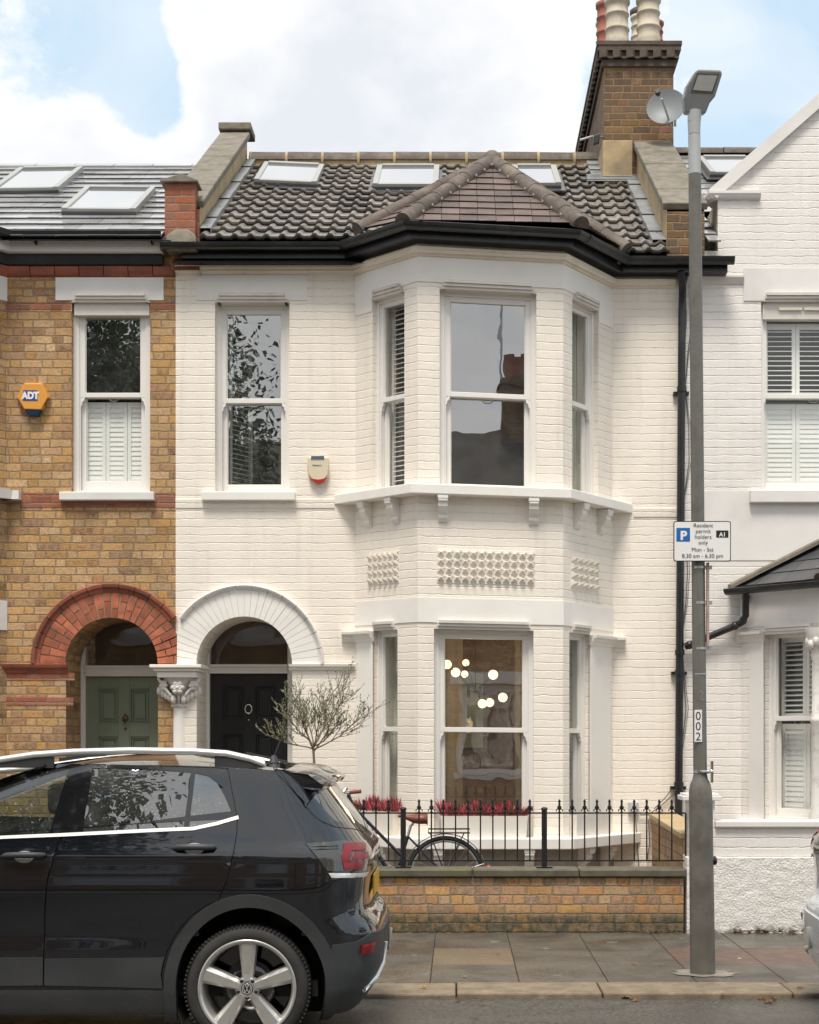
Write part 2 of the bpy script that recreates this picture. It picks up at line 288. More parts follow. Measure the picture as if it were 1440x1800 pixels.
# ------------------------------------------------------------------ geometry helpers
UP = Vector((0, 0, 1))
class MB:
    """collects faces with metre-scaled uvs; build() links them as one mesh object"""
    def __init__(s): s.v = []; s.f = []; s.uv = []; s.sm = []
    def face(s, pts, uv=None, smooth=False):
        pts = [Vector(p) for p in pts]; b = len(s.v); s.v += pts; s.f.append(list(range(b, b+len(pts))))
        if uv is None:
            n = Vector((0, 0, 0))
            for i in range(len(pts)):
                a, c = pts[i], pts[(i+1) % len(pts)]
                n += a.cross(c)
            if n.length < 1e-12: n = Vector((0, -1, 0))
            n.normalize()
            if abs(n.z) > .92: uv = [(p.x, p.y) for p in pts]
            else:
                t = UP.cross(n); t.normalize()
                if t.x < -.3 or (abs(t.x) <= .3 and t.y < 0): t = -t
                bb = n.cross(t)
                if bb.z < 0: bb = -bb
                uv = [(p.dot(t), p.dot(bb) if abs(n.z) > .05 else p.z) for p in pts]
        s.uv.append(uv); s.sm.append(smooth)
    def grid(s, rows, closed=False, smooth=True, uvs=None):
        """rows of points sharing vertices"""
        n = len(rows[0]); b = len(s.v)
        for r in rows: s.v += [Vector(p) for p in r]
        for i in range(len(rows)-1):
            for j in range(n if closed else n-1):
                k = (j+1) % n
                idx = [b+i*n+j, b+i*n+k, b+(i+1)*n+k, b+(i+1)*n+j]
                s.f.append(idx); s.sm.append(smooth)
                if uvs: s.uv.append([uvs(i, j), uvs(i, j+1), uvs(i+1, j+1), uvs(i+1, j)])
                else: s.uv.append([(s.v[q].x+s.v[q].y*.7, s.v[q].z) for q in idx])
    def box(s, x0, x1, y0, y1, z0, z1):
        p = [Vector((x, y, z)) for z in (z0, z1) for x, y in ((x0, y0), (x1, y0), (x1, y1), (x0, y1))]
        for q in ((0, 1, 5, 4), (1, 2, 6, 5), (2, 3, 7, 6), (3, 0, 4, 7), (4, 5, 6, 7), (3, 2, 1, 0)): s.face([p[i] for i in q])
    def obox(s, o, ax, ay, az):
        """box from corner o with edge vectors"""
        o, ax, ay, az = map(Vector, (o, ax, ay, az))
        p = [o, o+ax, o+ax+ay, o+ay, o+az, o+ax+az, o+ax+ay+az, o+ay+az]
        for q in ((0, 1, 5, 4), (1, 2, 6, 5), (2, 3, 7, 6), (3, 0, 4, 7), (4, 5, 6, 7), (3, 2, 1, 0)): s.face([p[i] for i in q])
    def prism(s, poly, d):
        """planar polygon (3d pts) extruded by vector d"""
        d = Vector(d); a = [Vector(p) for p in poly]; b = [p+d for p in a]
        s.face(a); s.face(b[::-1])
        for i in range(len(a)):
            j = (i+1) % len(a); s.face([a[i], b[i], b[j], a[j]])
    def tube(s, path, r, seg=10, cap=True, radii=None):
        path = [Vector(p) for p in path]; rows = []
        prev = None
        for i, p in enumerate(path):
            d = (path[min(i+1, len(path)-1)]-path[max(i-1, 0)]).normalized()
            if prev is None:
                a = d.cross(UP)
                if a.length < .1: a = d.cross(Vector((1, 0, 0)))
            else: a = prev-d*prev.dot(d)
            a.normalize(); prev = a; b = d.cross(a)
            rr = radii[i] if radii else r
            rows.append([p+(a*math.cos(2*math.pi*k/seg)+b*math.sin(2*math.pi*k/seg))*rr for k in range(seg)])
        s.grid(rows, closed=True)
        if cap: s.face(rows[0][::-1]); s.face(rows[-1])
    def lathe(s, c, prof, seg=24, axis=(0, 0, 1), cap=True, ref=None):
        ax = Vector(axis).normalized(); a = Vector(ref) if ref else (Vector((1, 0, 0)) if abs(ax.x) < .9 else Vector((0, 1, 0)))
        a = (a-ax*a.dot(ax)).normalized(); b = ax.cross(a); c = Vector(c)
        rows = [[c+ax*h+(a*math.cos(2*math.pi*k/seg)+b*math.sin(2*math.pi*k/seg))*max(r, 1e-4) for k in range(seg)] for r, h in prof]
        s.grid(rows, closed=True)
        if cap:
            if prof[0][0] > .001: s.face(rows[0][::-1])
            if prof[-1][0] > .001: s.face(rows[-1])
    def sphere(s, c, r, seg=16, ry=None, rz=None):
        ry = ry or r; rz = rz or r; c = Vector(c); h = seg//2
        rows = [[c+Vector((r*math.sin(math.pi*i/h)*math.cos(2*math.pi*k/seg), ry*math.sin(math.pi*i/h)*math.sin(2*math.pi*k/seg), rz*math.cos(math.pi*i/h))) for k in range(seg)] for i in range(h+1)]
        s.grid(rows, closed=True)
    def sweep(s, path, prof, closedprof=True, caps=True):
        """path: points (x,y,z) going along a wall; prof: (out, up), out = to the right of travel turned to the street"""
        path = [Vector(p) for p in path]; nr = []
        for i in range(len(path)-1):
            d = path[i+1]-path[i]; d.z = 0; d.normalize(); nr.append(Vector((d.y, -d.x, 0)))
        rows = []
        for i, p in enumerate(path):
            if i == 0: m = nr[0]
            elif i == len(path)-1: m = nr[-1]
            else: m = (nr[i-1]+nr[i])/(1+nr[i-1].dot(nr[i]))
            rows.append([p+m*o+UP*u for o, u in prof])
        n = len(prof)
        for i in range(len(rows)-1):
            for j in range(n if closedprof else n-1):
                k = (j+1) % n
                s.face([rows[i][j], rows[i+1][j], rows[i+1][k], rows[i][k]])
        if caps and closedprof: s.face(rows[0]); s.face(rows[-1][::-1])
    def warp(s, fn):
        s.v = [fn(p) for p in s.v]; return s
    def build(s, name, mat, parent=None, origin=None, bevel=0, smooth_angle=None, weld=False, solid=0):
        me = bpy.data.meshes.new(name)
        org = wloc(parent) if parent is not None else (Vector(origin) if origin is not None else Vector((0, 0, 0)))
        me.from_pydata([p-org for p in s.v], [], s.f)
        lay = me.uv_layers.new(name='UVMap')
        i = 0
        data = []
        for q in s.uv:
            for (a, b) in q: data += [a, b]
        lay.data.foreach_set('uv', data)
        me.polygons.foreach_set('use_smooth', s.sm)
        if mat is not None: me.materials.append(mat)
        o = bpy.data.objects.new(name, me); scene.collection.objects.link(o)
        if parent is not None: o.parent = parent
        elif origin is not None: o.location = origin
        if weld:
            w = o.modifiers.new('weld', 'WELD'); w.merge_threshold = .0005
        if solid:
            w = o.modifiers.new('solid', 'SOLIDIFY'); w.thickness = solid; w.offset = -1
            es = o.modifiers.new('split', 'EDGE_SPLIT'); es.split_angle = R(45)
        if bevel:
            w0 = o.modifiers.new('weld', 'WELD'); w0.merge_threshold = .0003
            bv = o.modifiers.new('bevel', 'BEVEL'); bv.width = bevel; bv.segments = 2; bv.limit_method = 'ANGLE'; bv.angle_limit = R(40)
        me.update()
        return o
def wloc(o):
    v = Vector((0, 0, 0))
    while o is not None: v += o.location; o = o.parent
    return v
def tag(o, label=None, cat=None, group=None, kind=None):
    for k, v in (('label', label), ('category', cat), ('group', group), ('kind', kind)):
        if v: o[k] = v
    return o
def thing(name, label, cat, loc=(0, 0, 0), group=None):
    o = bpy.data.objects.new(name, None); scene.collection.objects.link(o); o.location = loc; o.empty_display_size = .2
    return tag(o, label, cat, group)
def copy_tree(o, parent=None):
    c = o.copy(); scene.collection.objects.link(c)
    if parent is not None: c.parent = parent
    for ch in [x for x in list(scene.objects) if x.parent == o]: copy_tree(ch, c)
    return c
def text_faces(mb, txt, size, origin, ax=(1, 0, 0), up=(0, 0, 1), align='CENTER', wx=1.0, bold=0):
    cu = bpy.data.curves.new('lettering', 'FONT'); cu.body = txt; cu.size = size; cu.align_x = align; cu.offset = bold
    ob = bpy.data.objects.new('lettering', cu); scene.collection.objects.link(ob)
    dg = bpy.context.evaluated_depsgraph_get(); me = bpy.data.meshes.new_from_object(ob.evaluated_get(dg))
    ax, up, o = Vector(ax), Vector(up), Vector(origin)
    for p in me.polygons: mb.face([o+ax*(me.vertices[i].co.x*wx)+up*me.vertices[i].co.y for i in p.vertices])
    bpy.data.objects.remove(ob); bpy.data.meshes.remove(me); bpy.data.curves.remove(cu)
def PX(px, Y): return (px-CX)*Y/FPX
def PZ(py, Y): return EYE+(CY-py)*Y/FPX
def W3(px, py, Y): return Vector((PX(px, Y), Y, PZ(py, Y)))
YF = FPX/183.0          # facade plane
YB = FPX/192.0          # front of the bay
YW = FPX/217.0          # front boundary wall
# ---- wall panels with openings, in a local frame: a along wall, d inwards, z up
class Frame:
    def __init__(s, o, t):
        s.o = Vector((o[0], o[1], 0)); s.t = Vector((t[0], t[1], 0)).normalized(); s.inn = Vector((-s.t.y, s.t.x, 0))
    def p(s, a, d, z): return s.o+s.t*a+s.inn*d+UP*z
    def box(s, mb, a0, a1, d0, d1, z0, z1): mb.obox(s.p(a0, d0, z0), s.t*(a1-a0), s.inn*(d1-d0), UP*(z1-z0))
def wall(mb, fr, a0, a1, z0, z1, ops, reveal=.12, back=False):
    """ops: (a0,a1,z0,z1) or (a0,a1,z0,zspring,'arch') ; faces + reveals"""
    xs = sorted(set([a0, a1]+[v for o in ops for v in (o[0], o[1])])); zs = [z0, z1]
    for o in ops:
        zs += [o[2], o[3]]
        if len(o) > 4: zs.append(o[3]+(o[1]-o[0])/2+.02)
    zs = sorted(set(zs))
    for i in range(len(xs)-1):
        for j in range(len(zs)-1):
            cx, cz = (xs[i]+xs[i+1])/2, (zs[j]+zs[j+1])/2
            skip = False
            for o in ops:
                top = o[3]+(o[1]-o[0])/2+.02 if len(o) > 4 else o[3]
                if o[0] < cx < o[1] and o[2] < cz < top: skip = True
            if not skip:
                mb.face([fr.p(xs[i], 0, zs[j]), fr.p(xs[i+1], 0, zs[j]), fr.p(xs[i+1], 0, zs[j+1]), fr.p(xs[i], 0, zs[j+1])])
    for o in ops:
        A, B, C, D = o[:4]; r = reveal if not (len(o) > 5) else o[5]
        mb.face([fr.p(A, 0, C), fr.p(A, r, C), fr.p(A, r, D), fr.p(A, 0, D)])
        mb.face([fr.p(B, r, C), fr.p(B, 0, C), fr.p(B, 0, D), fr.p(B, r, D)])
        mb.face([fr.p(A, 0, C), fr.p(B, 0, C), fr.p(B, r, C), fr.p(A, r, C)])
        if len(o) > 4:
            c, rad, N = (A+B)/2, (B-A)/2, 24; top = D+rad+.02
            pts = [(c-rad*math.cos(math.pi*k/N), D+rad*math.sin(math.pi*k/N)) for k in range(N+1)]
            for k in range(N):
                (p, q), (p2, q2) = pts[k], pts[k+1]
                mb.face([fr.p(p, 0, q), fr.p(p2, 0, q2), fr.p(p2, 0, top), fr.p(p, 0, top)])
                mb.face([fr.p(p, r, q), fr.p(p2, r, q2), fr.p(p2, 0, q2), fr.p(p, 0, q)])
        else:
            mb.face([fr.p(A, r, D), fr.p(B, r, D), fr.p(B, 0, D), fr.p(A, 0, D)])
ident = lambda p: p
def slats(mb, fr, a0, a1, d, z0, z1, pitch=.042, tilt=.35, depth=.034, th=.007):
    n = max(1, int((z1-z0)/pitch)); ps = (z1-z0)/n
    for i in range(n):
        zc = z0+(i+.5)*ps; dy = depth/2*math.cos(tilt); dz = depth/2*math.sin(tilt)
        o = fr.p(a0, d+dy, zc-dz); mb.obox(o, fr.t*(a1-a0), fr.inn*(-2*dy)+UP*(2*dz), UP*th)
def shutter(house_warp, fr, a0, a1, d, z0, z1, parent, n=2, closed=False, mat=None):
    mb = MB(); w = (a1-a0)/n; st = .035
    for k in range(n):
        l, r = a0+k*w+.002, a0+(k+1)*w-.002
        fr.box(mb, l, l+st, d, d+.025, z0, z1); fr.box(mb, r-st, r, d, d+.025, z0, z1)
        fr.box(mb, l+st, r-st, d+.001, d+.024, z0, z0+.06); fr.box(mb, l+st, r-st, d+.001, d+.024, z1-.05, z1)
        slats(mb, fr, l+st, r-st, d+.012, z0+.06, z1-.05, pitch=.046, tilt=-1.42 if closed else -.3, depth=.056 if closed else .05)
    mb.warp(house_warp).build('shutter', mat or mt['shut'], parent)
def window(house, fr, a0, a1, z0, z1, zm, glass=None, wp=ident, rec=.10, jamb=.06, stile=.05, bot=.075, horns=True, lower_glass=None, name='window', label=None):
    """box sash window filling the opening; returns the window part (outer frame)"""
    g = glass or mt['glass']
    mb = MB()
    fr.box(mb, a0-.01, a0+jamb, rec, rec+.12, z0, z1); fr.box(mb, a1-jamb, a1+.01, rec, rec+.12, z0, z1)
    fr.box(mb, a0+jamb, a1-jamb, rec+.001, rec+.119, z1-jamb*.9, z1+.01); fr.box(mb, a0+jamb, a1-jamb, rec+.001, rec+.119, z0-.01, z0+.03)
    # staff bead lines
    fr.box(mb, a0+jamb, a0+jamb+.012, rec+.012, rec+.03, z0+.03, z1-jamb*.9); fr.box(mb, a1-jamb-.012, a1-jamb, rec+.012, rec+.03, z0+.03, z1-jamb*.9)
    w = mb.warp(wp).build(name, mt['joinery'], house, bevel=.003)
    if label: w['label'] = label
    A, B = a0+jamb+.003, a1-jamb-.003
    def sash(zb, zt, d, br, tr, horn=False):
        m = MB()
        fr.box(m, A, A+stile, d, d+.04, zb, zt); fr.box(m, B-stile, B, d, d+.04, zb, zt)
        fr.box(m, A+stile, B-stile, d+.001, d+.039, zb, zb+br); fr.box(m, A+stile, B-stile, d+.001, d+.039, zt-tr, zt)
        # thin glazing bead, a darker shadow line round the pane
        fr.box(m, A+stile, A+stile+.008, d+.012, d+.03, zb+br, zt-tr); fr.box(m, B-stile-.008, B-stile, d+.012, d+.03, zb+br, zt-tr)
        if horn:
            for (x, s_) in ((A, 1), (B, -1)):
                pts = [(0, 0), (stile*s_*.95, 0), (stile*s_*.8, -.03), (stile*s_*.45, -.045), (stile*s_*.38, -.075), (0, -.085)]
                m.prism([fr.p(x+p, d, zb+q) for p, q in pts], fr.inn*.038)
        so_ = m.warp(wp).build('sash', mt['joinery'], w, bevel=.003)
        gm = MB(); gm.face([fr.p(A+stile, d+.022, zb+br), fr.p(B-stile, d+.022, zb+br), fr.p(B-stile, d+.022, zt-tr), fr.p(A+stile, d+.022, zt-tr)])
        return gm
    g1 = sash(zm-.005, z1-jamb*.9, rec+.02, .045, stile, horns)
    g2 = sash(z0+.03, zm+.03, rec+.066, bot, .035)
    g1.warp(wp).build('pane', g, w); g2.warp(wp).build('pane', lower_glass or g, w)
    # catch at meeting rail
    m = MB(); c = (a0+a1)/2
    m.tube([fr.p(c-.05, rec+.06, zm-.012), fr.p(c-.025, rec+.05, zm-.035), fr.p(c+.025, rec+.05, zm-.035), fr.p(c+.05, rec+.06, zm-.012)], .004, 6)
    m.warp(wp).build('catch', mt['steel'], w)
    return w
def head_mould(mb, fr, a0, a1, z, h=.08, out=.05, rev=.10, cut=.045):
    """stepped stop-chamfered moulding hung in the window head just under the lintel, with a shallow reveal"""
    for k, (o, zz) in enumerate(((out, 0), (out*.72, .028), (out*.35, .05))):
        z1 = z+h-zz; z0 = z+h-zz-(.026 if k < 2 else h-.05)
        fr.box(mb, a0+cut*(1-.25*k), a1-cut*(1-.25*k), -o, rev, z0, z1)
    for s_, x in ((1, a0), (-1, a1)):
        mb.prism([fr.p(x, -.004, z), fr.p(x+s_*cut, -.004, z+h), fr.p(x+s_*(cut+.002), -.004, z)], fr.inn*(rev))
# ------------------------------------------------------------------ shared roof helpers
RS, RY0, RZ0, RYT = .574, 14.5, 6.27, 18.0
def rz(Y): return RZ0+RS*(Y-RY0)
RN = Vector((0, -RS, 1)).normalized()
RSL = Vector((0, 1, RS)).normalized()
def on_roof(px, py, lift=0):
    kx, kz = (px-CX)/FPX, (CY-py)/FPX          # X=kx*Y, Z=EYE+kz*Y meets the roof plane
    Y = (RZ0-RS*RY0-EYE)/(kz-RS)
    return Vector((kx*Y, Y, EYE+kz*Y))+RN*lift
def courses(mb, L0, R0, L1, R1, n, tw, th=.018, gap=.004, jit=.004, rnd=random):
    L0, R0, L1, R1 = map(Vector, (L0, R0, L1, R1))
    nrm = (R0-L0).cross(L1-L0+(R1-R0)).normalized()
    if nrm.z < 0: nrm = -nrm
    for i in range(n):
        t0, t1 = i/n, min(1, (i+1)/n+.12/n)
        a, b, c, d = L0.lerp(L1, t0), R0.lerp(R1, t0), R0.lerp(R1, t1), L0.lerp(L1, t1)
        w = (b-a).length; ax = (b-a).normalized() if w > 1e-6 else (R0-L0).normalized()
        if w < .05: continue
        x = -tw*(.5 if i % 2 else 0)
        while x < w:
            lo, hi = max(0, x), min(w, x+tw)-gap
            x += tw
            if hi-lo < .015: continue
            p0, p1 = a+ax*lo, a+ax*hi
            up = (L1-L0)*((t1-t0)); u2 = ((R1-R0))*((t1-t0))
            def edge(s_):                      # point on the upper edge, clipped to the hips
                base = a+ax*s_+ (nrm.cross(ax)*((d-a).dot(nrm.cross(ax))))
                dl = (d-base).dot(ax); dr = (c-base).dot(ax)
                if dl > 0: base += ax*dl
                if dr < 0: base += ax*dr
                return base
            q0, q1 = edge(lo), edge(hi)
            e = rnd.uniform(0, jit); sag = (p1-p0).cross(nrm).normalized()*rnd.uniform(-jit, jit)
            p0u, p1u = p0+nrm*(th+e)+sag, p1+nrm*(th+rnd.uniform(0, jit))+sag
            b_ = len(mb.v)
            inn_ = (q0-p0).normalized()*th*1.2
            mb.grid([[p0+inn_, p1+inn_], [p0u-nrm*.004, p1u-nrm*.004], [p0u, p1u], [q0+nrm*.003, q1+nrm*.003]], smooth=False)
            mb.face([p0, p0u, q0+nrm*.003]); mb.face([p1, q1+nrm*.003, p1u])
def velux(house, c4, mat=None):
    """roof window from four photo corners laid on the roof plane"""
    tl, tr, br, bl = [on_roof(*c) for c in c4]
    ax = (br-bl).normalized(); w = (br-bl).length; h = ((tl-bl).dot(RSL)+(tr-br).dot(RSL))/2
    o = (bl+(tl-RSL*h))/2; w = ((tr-tl).length+w)/2
    mb = MB(); fw = .06
    for (a0, a1, b0, b1, z0, z1) in ((0, fw, 0, h, 0, .105), (w-fw, w, 0, h, 0, .105), (fw, w-fw, 0, fw*1.1, 0, .098), (fw, w-fw, h-fw*1.3, h, 0, .115)):
        mb.obox(o+ax*a0+RSL*b0+RN*z0, ax*(a1-a0), RSL*(b1-b0), RN*(z1-z0))
    v = mb.build('roof_window', mt['velux'], house, bevel=.006)
    g = MB(); g.obox(o+ax*fw+RSL*fw+RN*.082, ax*(w-2*fw), RSL*(h-2.3*fw), RN*.01); g.build('pane', mt['skyglass'], v)
    f = MB(); q = -.045
    f.obox(o+ax*q+RSL*-.11+RN*.03, ax*(w+.09), RSL*.11, RN*.01); f.obox(o+ax*q+RN*.03, ax*.045, RSL*(h+.05), RN*.01); f.obox(o+ax*w+RN*.03, ax*.045, RSL*(h+.05), RN*.01)
    f.obox(o+RSL*-.012, ax*w, RSL*.012, RN*.07)
    f.build('flashing', mt['greyalu'], v)
    return v
mt['velux'] = M('grey_aluminium_cladding', (.42, .42, .39), .35, metal=.4, var=.05)
mt['greyalu'] = M('dark_lead_grey', (.12, .12, .13), .35, metal=.4, var=.2, bump=.2, bs=20)
mt['skyglass'] = M('roof_window_glass', (.25, .27, .29), .04, spec=1, var=.02, coat=1)
mt['skyglass'].node_tree.nodes['Principled BSDF'].inputs['IOR'].default_value = 3.2
def ridge(mb, x0, x1, y, z, r=.10, L=.42):
    x = x0; k = 0
    while x < x1-.02:
        l = min(L, x1-x); e = random.uniform(-.006, .006)
        rows = [[Vector((x+o, y+rr*math.cos(a), z+e+rr*math.sin(a)*1.05)) for a in [math.pi*j/10 for j in range(11)]] for o, rr in ((0, r), (l-.012, r*.97))]
        mb.grid(rows); mb.face(rows[0]); mb.face(rows[1]); x += l; k += 1
def hip(mb, p0, p1, r=.078, L=.33, start=0):
    p0, p1 = Vector(p0), Vector(p1); d = (p1-p0); n = max(1, round(d.length/L)); dn = d.normalized()
    side = dn.cross(UP).normalized(); up = side.cross(dn).normalized()
    for i in range(n):
        a, b = p0+d*(i/n), p0+d*((i+1)/n+.03)
        rows = [[q+side*rr*math.cos(t)+up*(rr*math.sin(t)+e) for t in [math.pi*(j/10)*1.2-.3 for j in range(11)]] for q, rr, e in ((a, r*1.03, .004), (b, r*1.0, 0))]
        mb.grid(rows); mb.face(rows[0])
# ------------------------------------------------------------------ the white house
XL, XR = PX(309, YF), PX(1203, YF)
WL = Vector((PX(625, YF), YF, 0)); WR = Vector((PX(1077, YF), YF, 0))
FL = Vector((PX(735, YB), YB, 0)); FR = Vector((PX(990, YB), YB, 0))
def wset(p):
    """the old settlement: the bay and right side of the house have sunk a little"""
    r = min(1, max(0, (p.x+1.0)/2.5)); z = p.z
    a = 0 if z < .9 else (.065*(z-.9)/2 if z < 2.9 else (.065+.025*(z-2.9)/1.1 if z < 4 else (.09+.045*(z-4)/2.2 if z < 6.2 else .135)))
    if p.y > 15: a *= max(0, 1-(p.y-15)/3)
    return Vector((p.x, p.y, p.z-a*r))
wh = thing('white_house', 'cream painted brick terraced house with two storey bay window and black front door', 'house', ((XL+XR)/2, YF+2, 0))
fF = Frame((XL, YF), (1, 0))                    # whole facade; a = X-XL
fL = Frame(WL, FL-WL); lL = (FL-WL).length
fC = Frame(FL, (1, 0)); lC = FR.x-FL.x
fR = Frame(FR, WR-FR); lR = (WR-FR).length
def a_at(fr, px):
    k = (px-CX)/FPX; return (k*fr.o.y-fr.o.x)/(fr.t.x-k*fr.t.y)
def fa(px): return PX(px, YF)-XL
zB = lambda py: PZ(py, YB)
zF = lambda py: PZ(py, YF)
WTOP = 6.24
mb = MB()
ff1 = (fa(378), fa(509), zF(866), zF(531))
doorR = (430-346)/183
ARX, ARZ = fa(430), zF(1168)
door_op = (ARX-doorR, ARX+doorR, -.05, ARZ, 'arch', .62)
wall(mb, fF, 0, fa(625), -.05, WTOP, [ff1, door_op], reveal=.2)
fF2 = Frame((WR.x, YF), (1, 0)); wall(mb, fF2, 0, XR-WR.x, -.05, WTOP, [])
z1a, z1b = zB(859), zB(499); z1m = zB(684)
z0a, z0b = PZ(1474, YB-.17), zB(1101); z0m = zB(1284)
oC1 = (a_at(fC, 773), a_at(fC, 943), z1a, z1b); oC0 = (a_at(fC, 763), a_at(fC, 938), z0a, z0b)
oL1 = (a_at(fL, 655), a_at(fL, 711), z1a, z1b); oL0 = (a_at(fL, 656), a_at(fL, 699), z0a, z0b)
oR1 = (a_at(fR, 1006), a_at(fR, 1052), z1a, z1b); oR0 = (a_at(fR, 1001), a_at(fR, 1037), z0a, z0b)
wall(mb, fL, 0, lL, -.05, WTOP, [oL1, oL0], reveal=.24); wall(mb, fC, 0, lC, -.05, WTOP, [oC1, oC0], reveal=.24); wall(mb, fR, 0, lR, -.05, WTOP, [oR1, oR0], reveal=.24)
mb.warp(wset).build('wall', mt['white'], wh)
# windows
window(wh, fF, *ff1, zF(703), wp=wset, rec=.10, jamb=.04, stile=.05, lower_glass=mt['glass'])
window(wh, fC, *oC1, z1m, wp=wset, rec=.08, jamb=.045, stile=.05)
window(wh, fC, *oC0, z0m, wp=wset, rec=.08, jamb=.045, stile=.045, glass=mt['glassmid'], lower_glass=mt['glassmid'])
wA = window(wh, fL, *oL1, z1m, wp=wset, rec=.05, jamb=.035, stile=.04, glass=mt['glasslow']); wB = window(wh, fL, *oL0, z0m, wp=wset, rec=.05, jamb=.03, stile=.035, glass=mt['glasslow'])
wC = window(wh, fR, *oR1, z1m, wp=wset, rec=.05, jamb=.035, stile=.04, glass=mt['glasslow']); wD = window(wh, fR, *oR0, z0m, wp=wset, rec=.05, jamb=.03, stile=.035, glass=mt['glasslow'])
# heads
for fr, o in ((fF, ff1), (fC, oC1), (fC, oC0), (fL, oL1), (fL, oL0), (fR, oR1), (fR, oR0)):
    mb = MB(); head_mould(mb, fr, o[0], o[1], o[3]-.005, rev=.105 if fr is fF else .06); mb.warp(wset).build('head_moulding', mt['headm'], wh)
# lintels (smooth painted stone, slightly proud)
mb = MB(); fF.box(mb, fa(346), fa(540), -.008, .02, zF(528), zF(484)); 
mb.warp(wset).build('lintel', mt['plaster'], wh)
def band(z0, z1, out, ends=0):
    mb = MB()
    mb.sweep([WL+Vector((.0, 0, 0)), FL, FR, WR], [(.0, z0), (out, z0), (out, z1), (0, z1)])
    if ends:
        for fr, a0, a1 in ((fL, .004, oL1[0] if ends == 1 else .06), (fR, oR1[1] if ends == 1 else lR-.06, lR-.004)):
            fr.box(mb, a0, a1, -out+.001, .0, z0-.16, z0)
    return mb
band(z1b+.055, zB(447), .009, 1).warp(wset).build('lintel_band', mt['plaster'], wh)
band(z0b+.055, zB(1047), .009, 0).warp(wset).build('lintel_band', mt['plaster'], wh)
# plain lintel faces between the heads, flush with the bands
for zt, ops in ((z1b+.055, ((fL, oL1, lL), (fC, oC1, lC), (fR, oR1, lR))), (z0b+.055, ((fL, oL0, lL), (fC, oC0, lC), (fR, oR0, lR)))):
    for fr, o, L in ops:
        mb = MB(); fr.box(mb, o[0], o[1], -.008, .02, zt-.004, zt+.02); mb.warp(wset).build('lintel_soffit', mt['plaster'], wh)
# cornice and frieze
path = [Vector((XL+.0, YF, 0)), WL, FL, FR, WR, Vector((PX(1187, YF), YF, 0))]
zc = zF(483)
mb = MB(); mb.sweep(path, [(0, zc), (.012, zc), (.02, zc+.016), (.045, zc+.022), (.05, zc+.045), (.062, zc+.052), (.066, zc+.072), (.02, zc+.084), (.012, zc+.084), (.012, zc+.20), (0, zc+.20)])
mb.warp(wset).build('cornice', mt['cornice'], wh)
# eaves: soffit board, black fascia, gutter
ep = [Vector((XL+.09, YF, 0)), Vector((WL.x-.02, YF, 0)), FL, FR, WR, Vector((PX(1274, YF), YF, 0))]
ze = 6.13
mb = MB(); mb.sweep(ep, [(0, ze), (.16, ze), (.16, ze+.12), (.0, ze+.12)])
mb.warp(wset).build('fascia', mt['black'], wh)
gp = [Vector((XL-.1, YF, 0))]+ep[1:-1]+[Vector((PX(1283, YF), YF, 0))]
prof = [(.165+.062-.062*math.cos(math.pi*k/8), ze+.115-.062*math.sin(math.pi*k/8)) for k in range(9)]
prof += [(x-(.008 if x > .22 else -.008), z_+.006) for x, z_ in prof[::-1]]
mb = MB(); mb.sweep(gp, prof)
for p in (WL+Vector((-.12, 0, 0)), FL+Vector((-.3, .33, 0)), FR+Vector((-.08, 0, 0)), WR+Vector((.1, 0, 0)), Vector((XL+1, YF, 0))): pass
mb.warp(wset)
for i in range(1, 5):     # mitre collars
    q = gp[i]; d = (gp[i+1]-q).normalized(); n_ = Vector((d.y, -d.x, 0))
    for dd in (d*.05,):
        rows = [[wset(q+dd*(1 if k else .3)+n_*(.165+.062-.07*math.cos(math.pi*j/8))+UP*(ze+.118-.07*math.sin(math.pi*j/8))) for j in range(9)] for k in (0, 1)]
        mb.grid(rows)
mb.build('gutter', mt['black'], wh)
# sills ---------------------------------------------------------------
mb = MB(); fF.box(mb, fa(356), fa(520), -.07, .12, zF(881), zF(866)); mb.warp(wset).build('sill', mt['plaster'], wh, bevel=.006)
def baysill(zb, zt, out, ext, mat, name='bay_sill'):
    e0 = Vector((WL.x-ext, YF, 0)); e1 = Vector((WR.x+ext, YF, 0))
    mb = MB()
    def off(p, q, r):     # corner of the offset outline
        d1 = (q-p).normalized(); d2 = (r-q).normalized(); n1_ = Vector((d1.y, -d1.x, 0)); n2_ = Vector((d2.y, -d2.x, 0))
        return q+(n1_+n2_)*out/(1+n1_.dot(n2_))
    fl, fr_ = off(WL, FL, FR), off(FL, FR, WR)
    d = (FL-WL).normalized(); n_ = Vector((d.y, -d.x, 0)); a = WL+n_*out; t = (YF-a.y)/d.y; e0 = a+d*t
    d2 = (WR-FR).normalized(); n2_ = Vector((d2.y, -d2.x, 0)); a = WR+n2_*out; t = (YF-a.y)/d2.y; e1 = a+d2*t
    poly = [e0-Vector((ext, 0, 0)), fl, fr_, e1+Vector((ext, 0, 0)), Vector((e1.x, YF+.1, 0)), Vector((e0.x, YF+.1, 0))]
    mb.prism([p+UP*zb for p in poly], UP*(zt-zb))
    return mb.warp(wset).build(name, mat, wh, bevel=.008)
baysill(zB(865)-.01, zB(849), .13, .03, mt['plaster'])
zg = PZ(1474, YB-.17)
baysill(zg-.10, zg, .17, .06, mt['plaster'])
mt['undersill'] = M('bare_grey_render', (.36, .33, .29), .85, var=.15, bump=.3, dirt=(.16, .15, .11), dirta=.6)
mb = MB(); mb.sweep([WL, FL, FR, WR], [(0, -.04), (.012, -.04), (.012, zg-.10), (0, zg-.10)]); mb.build('plinth', mt['undersill'], wh)
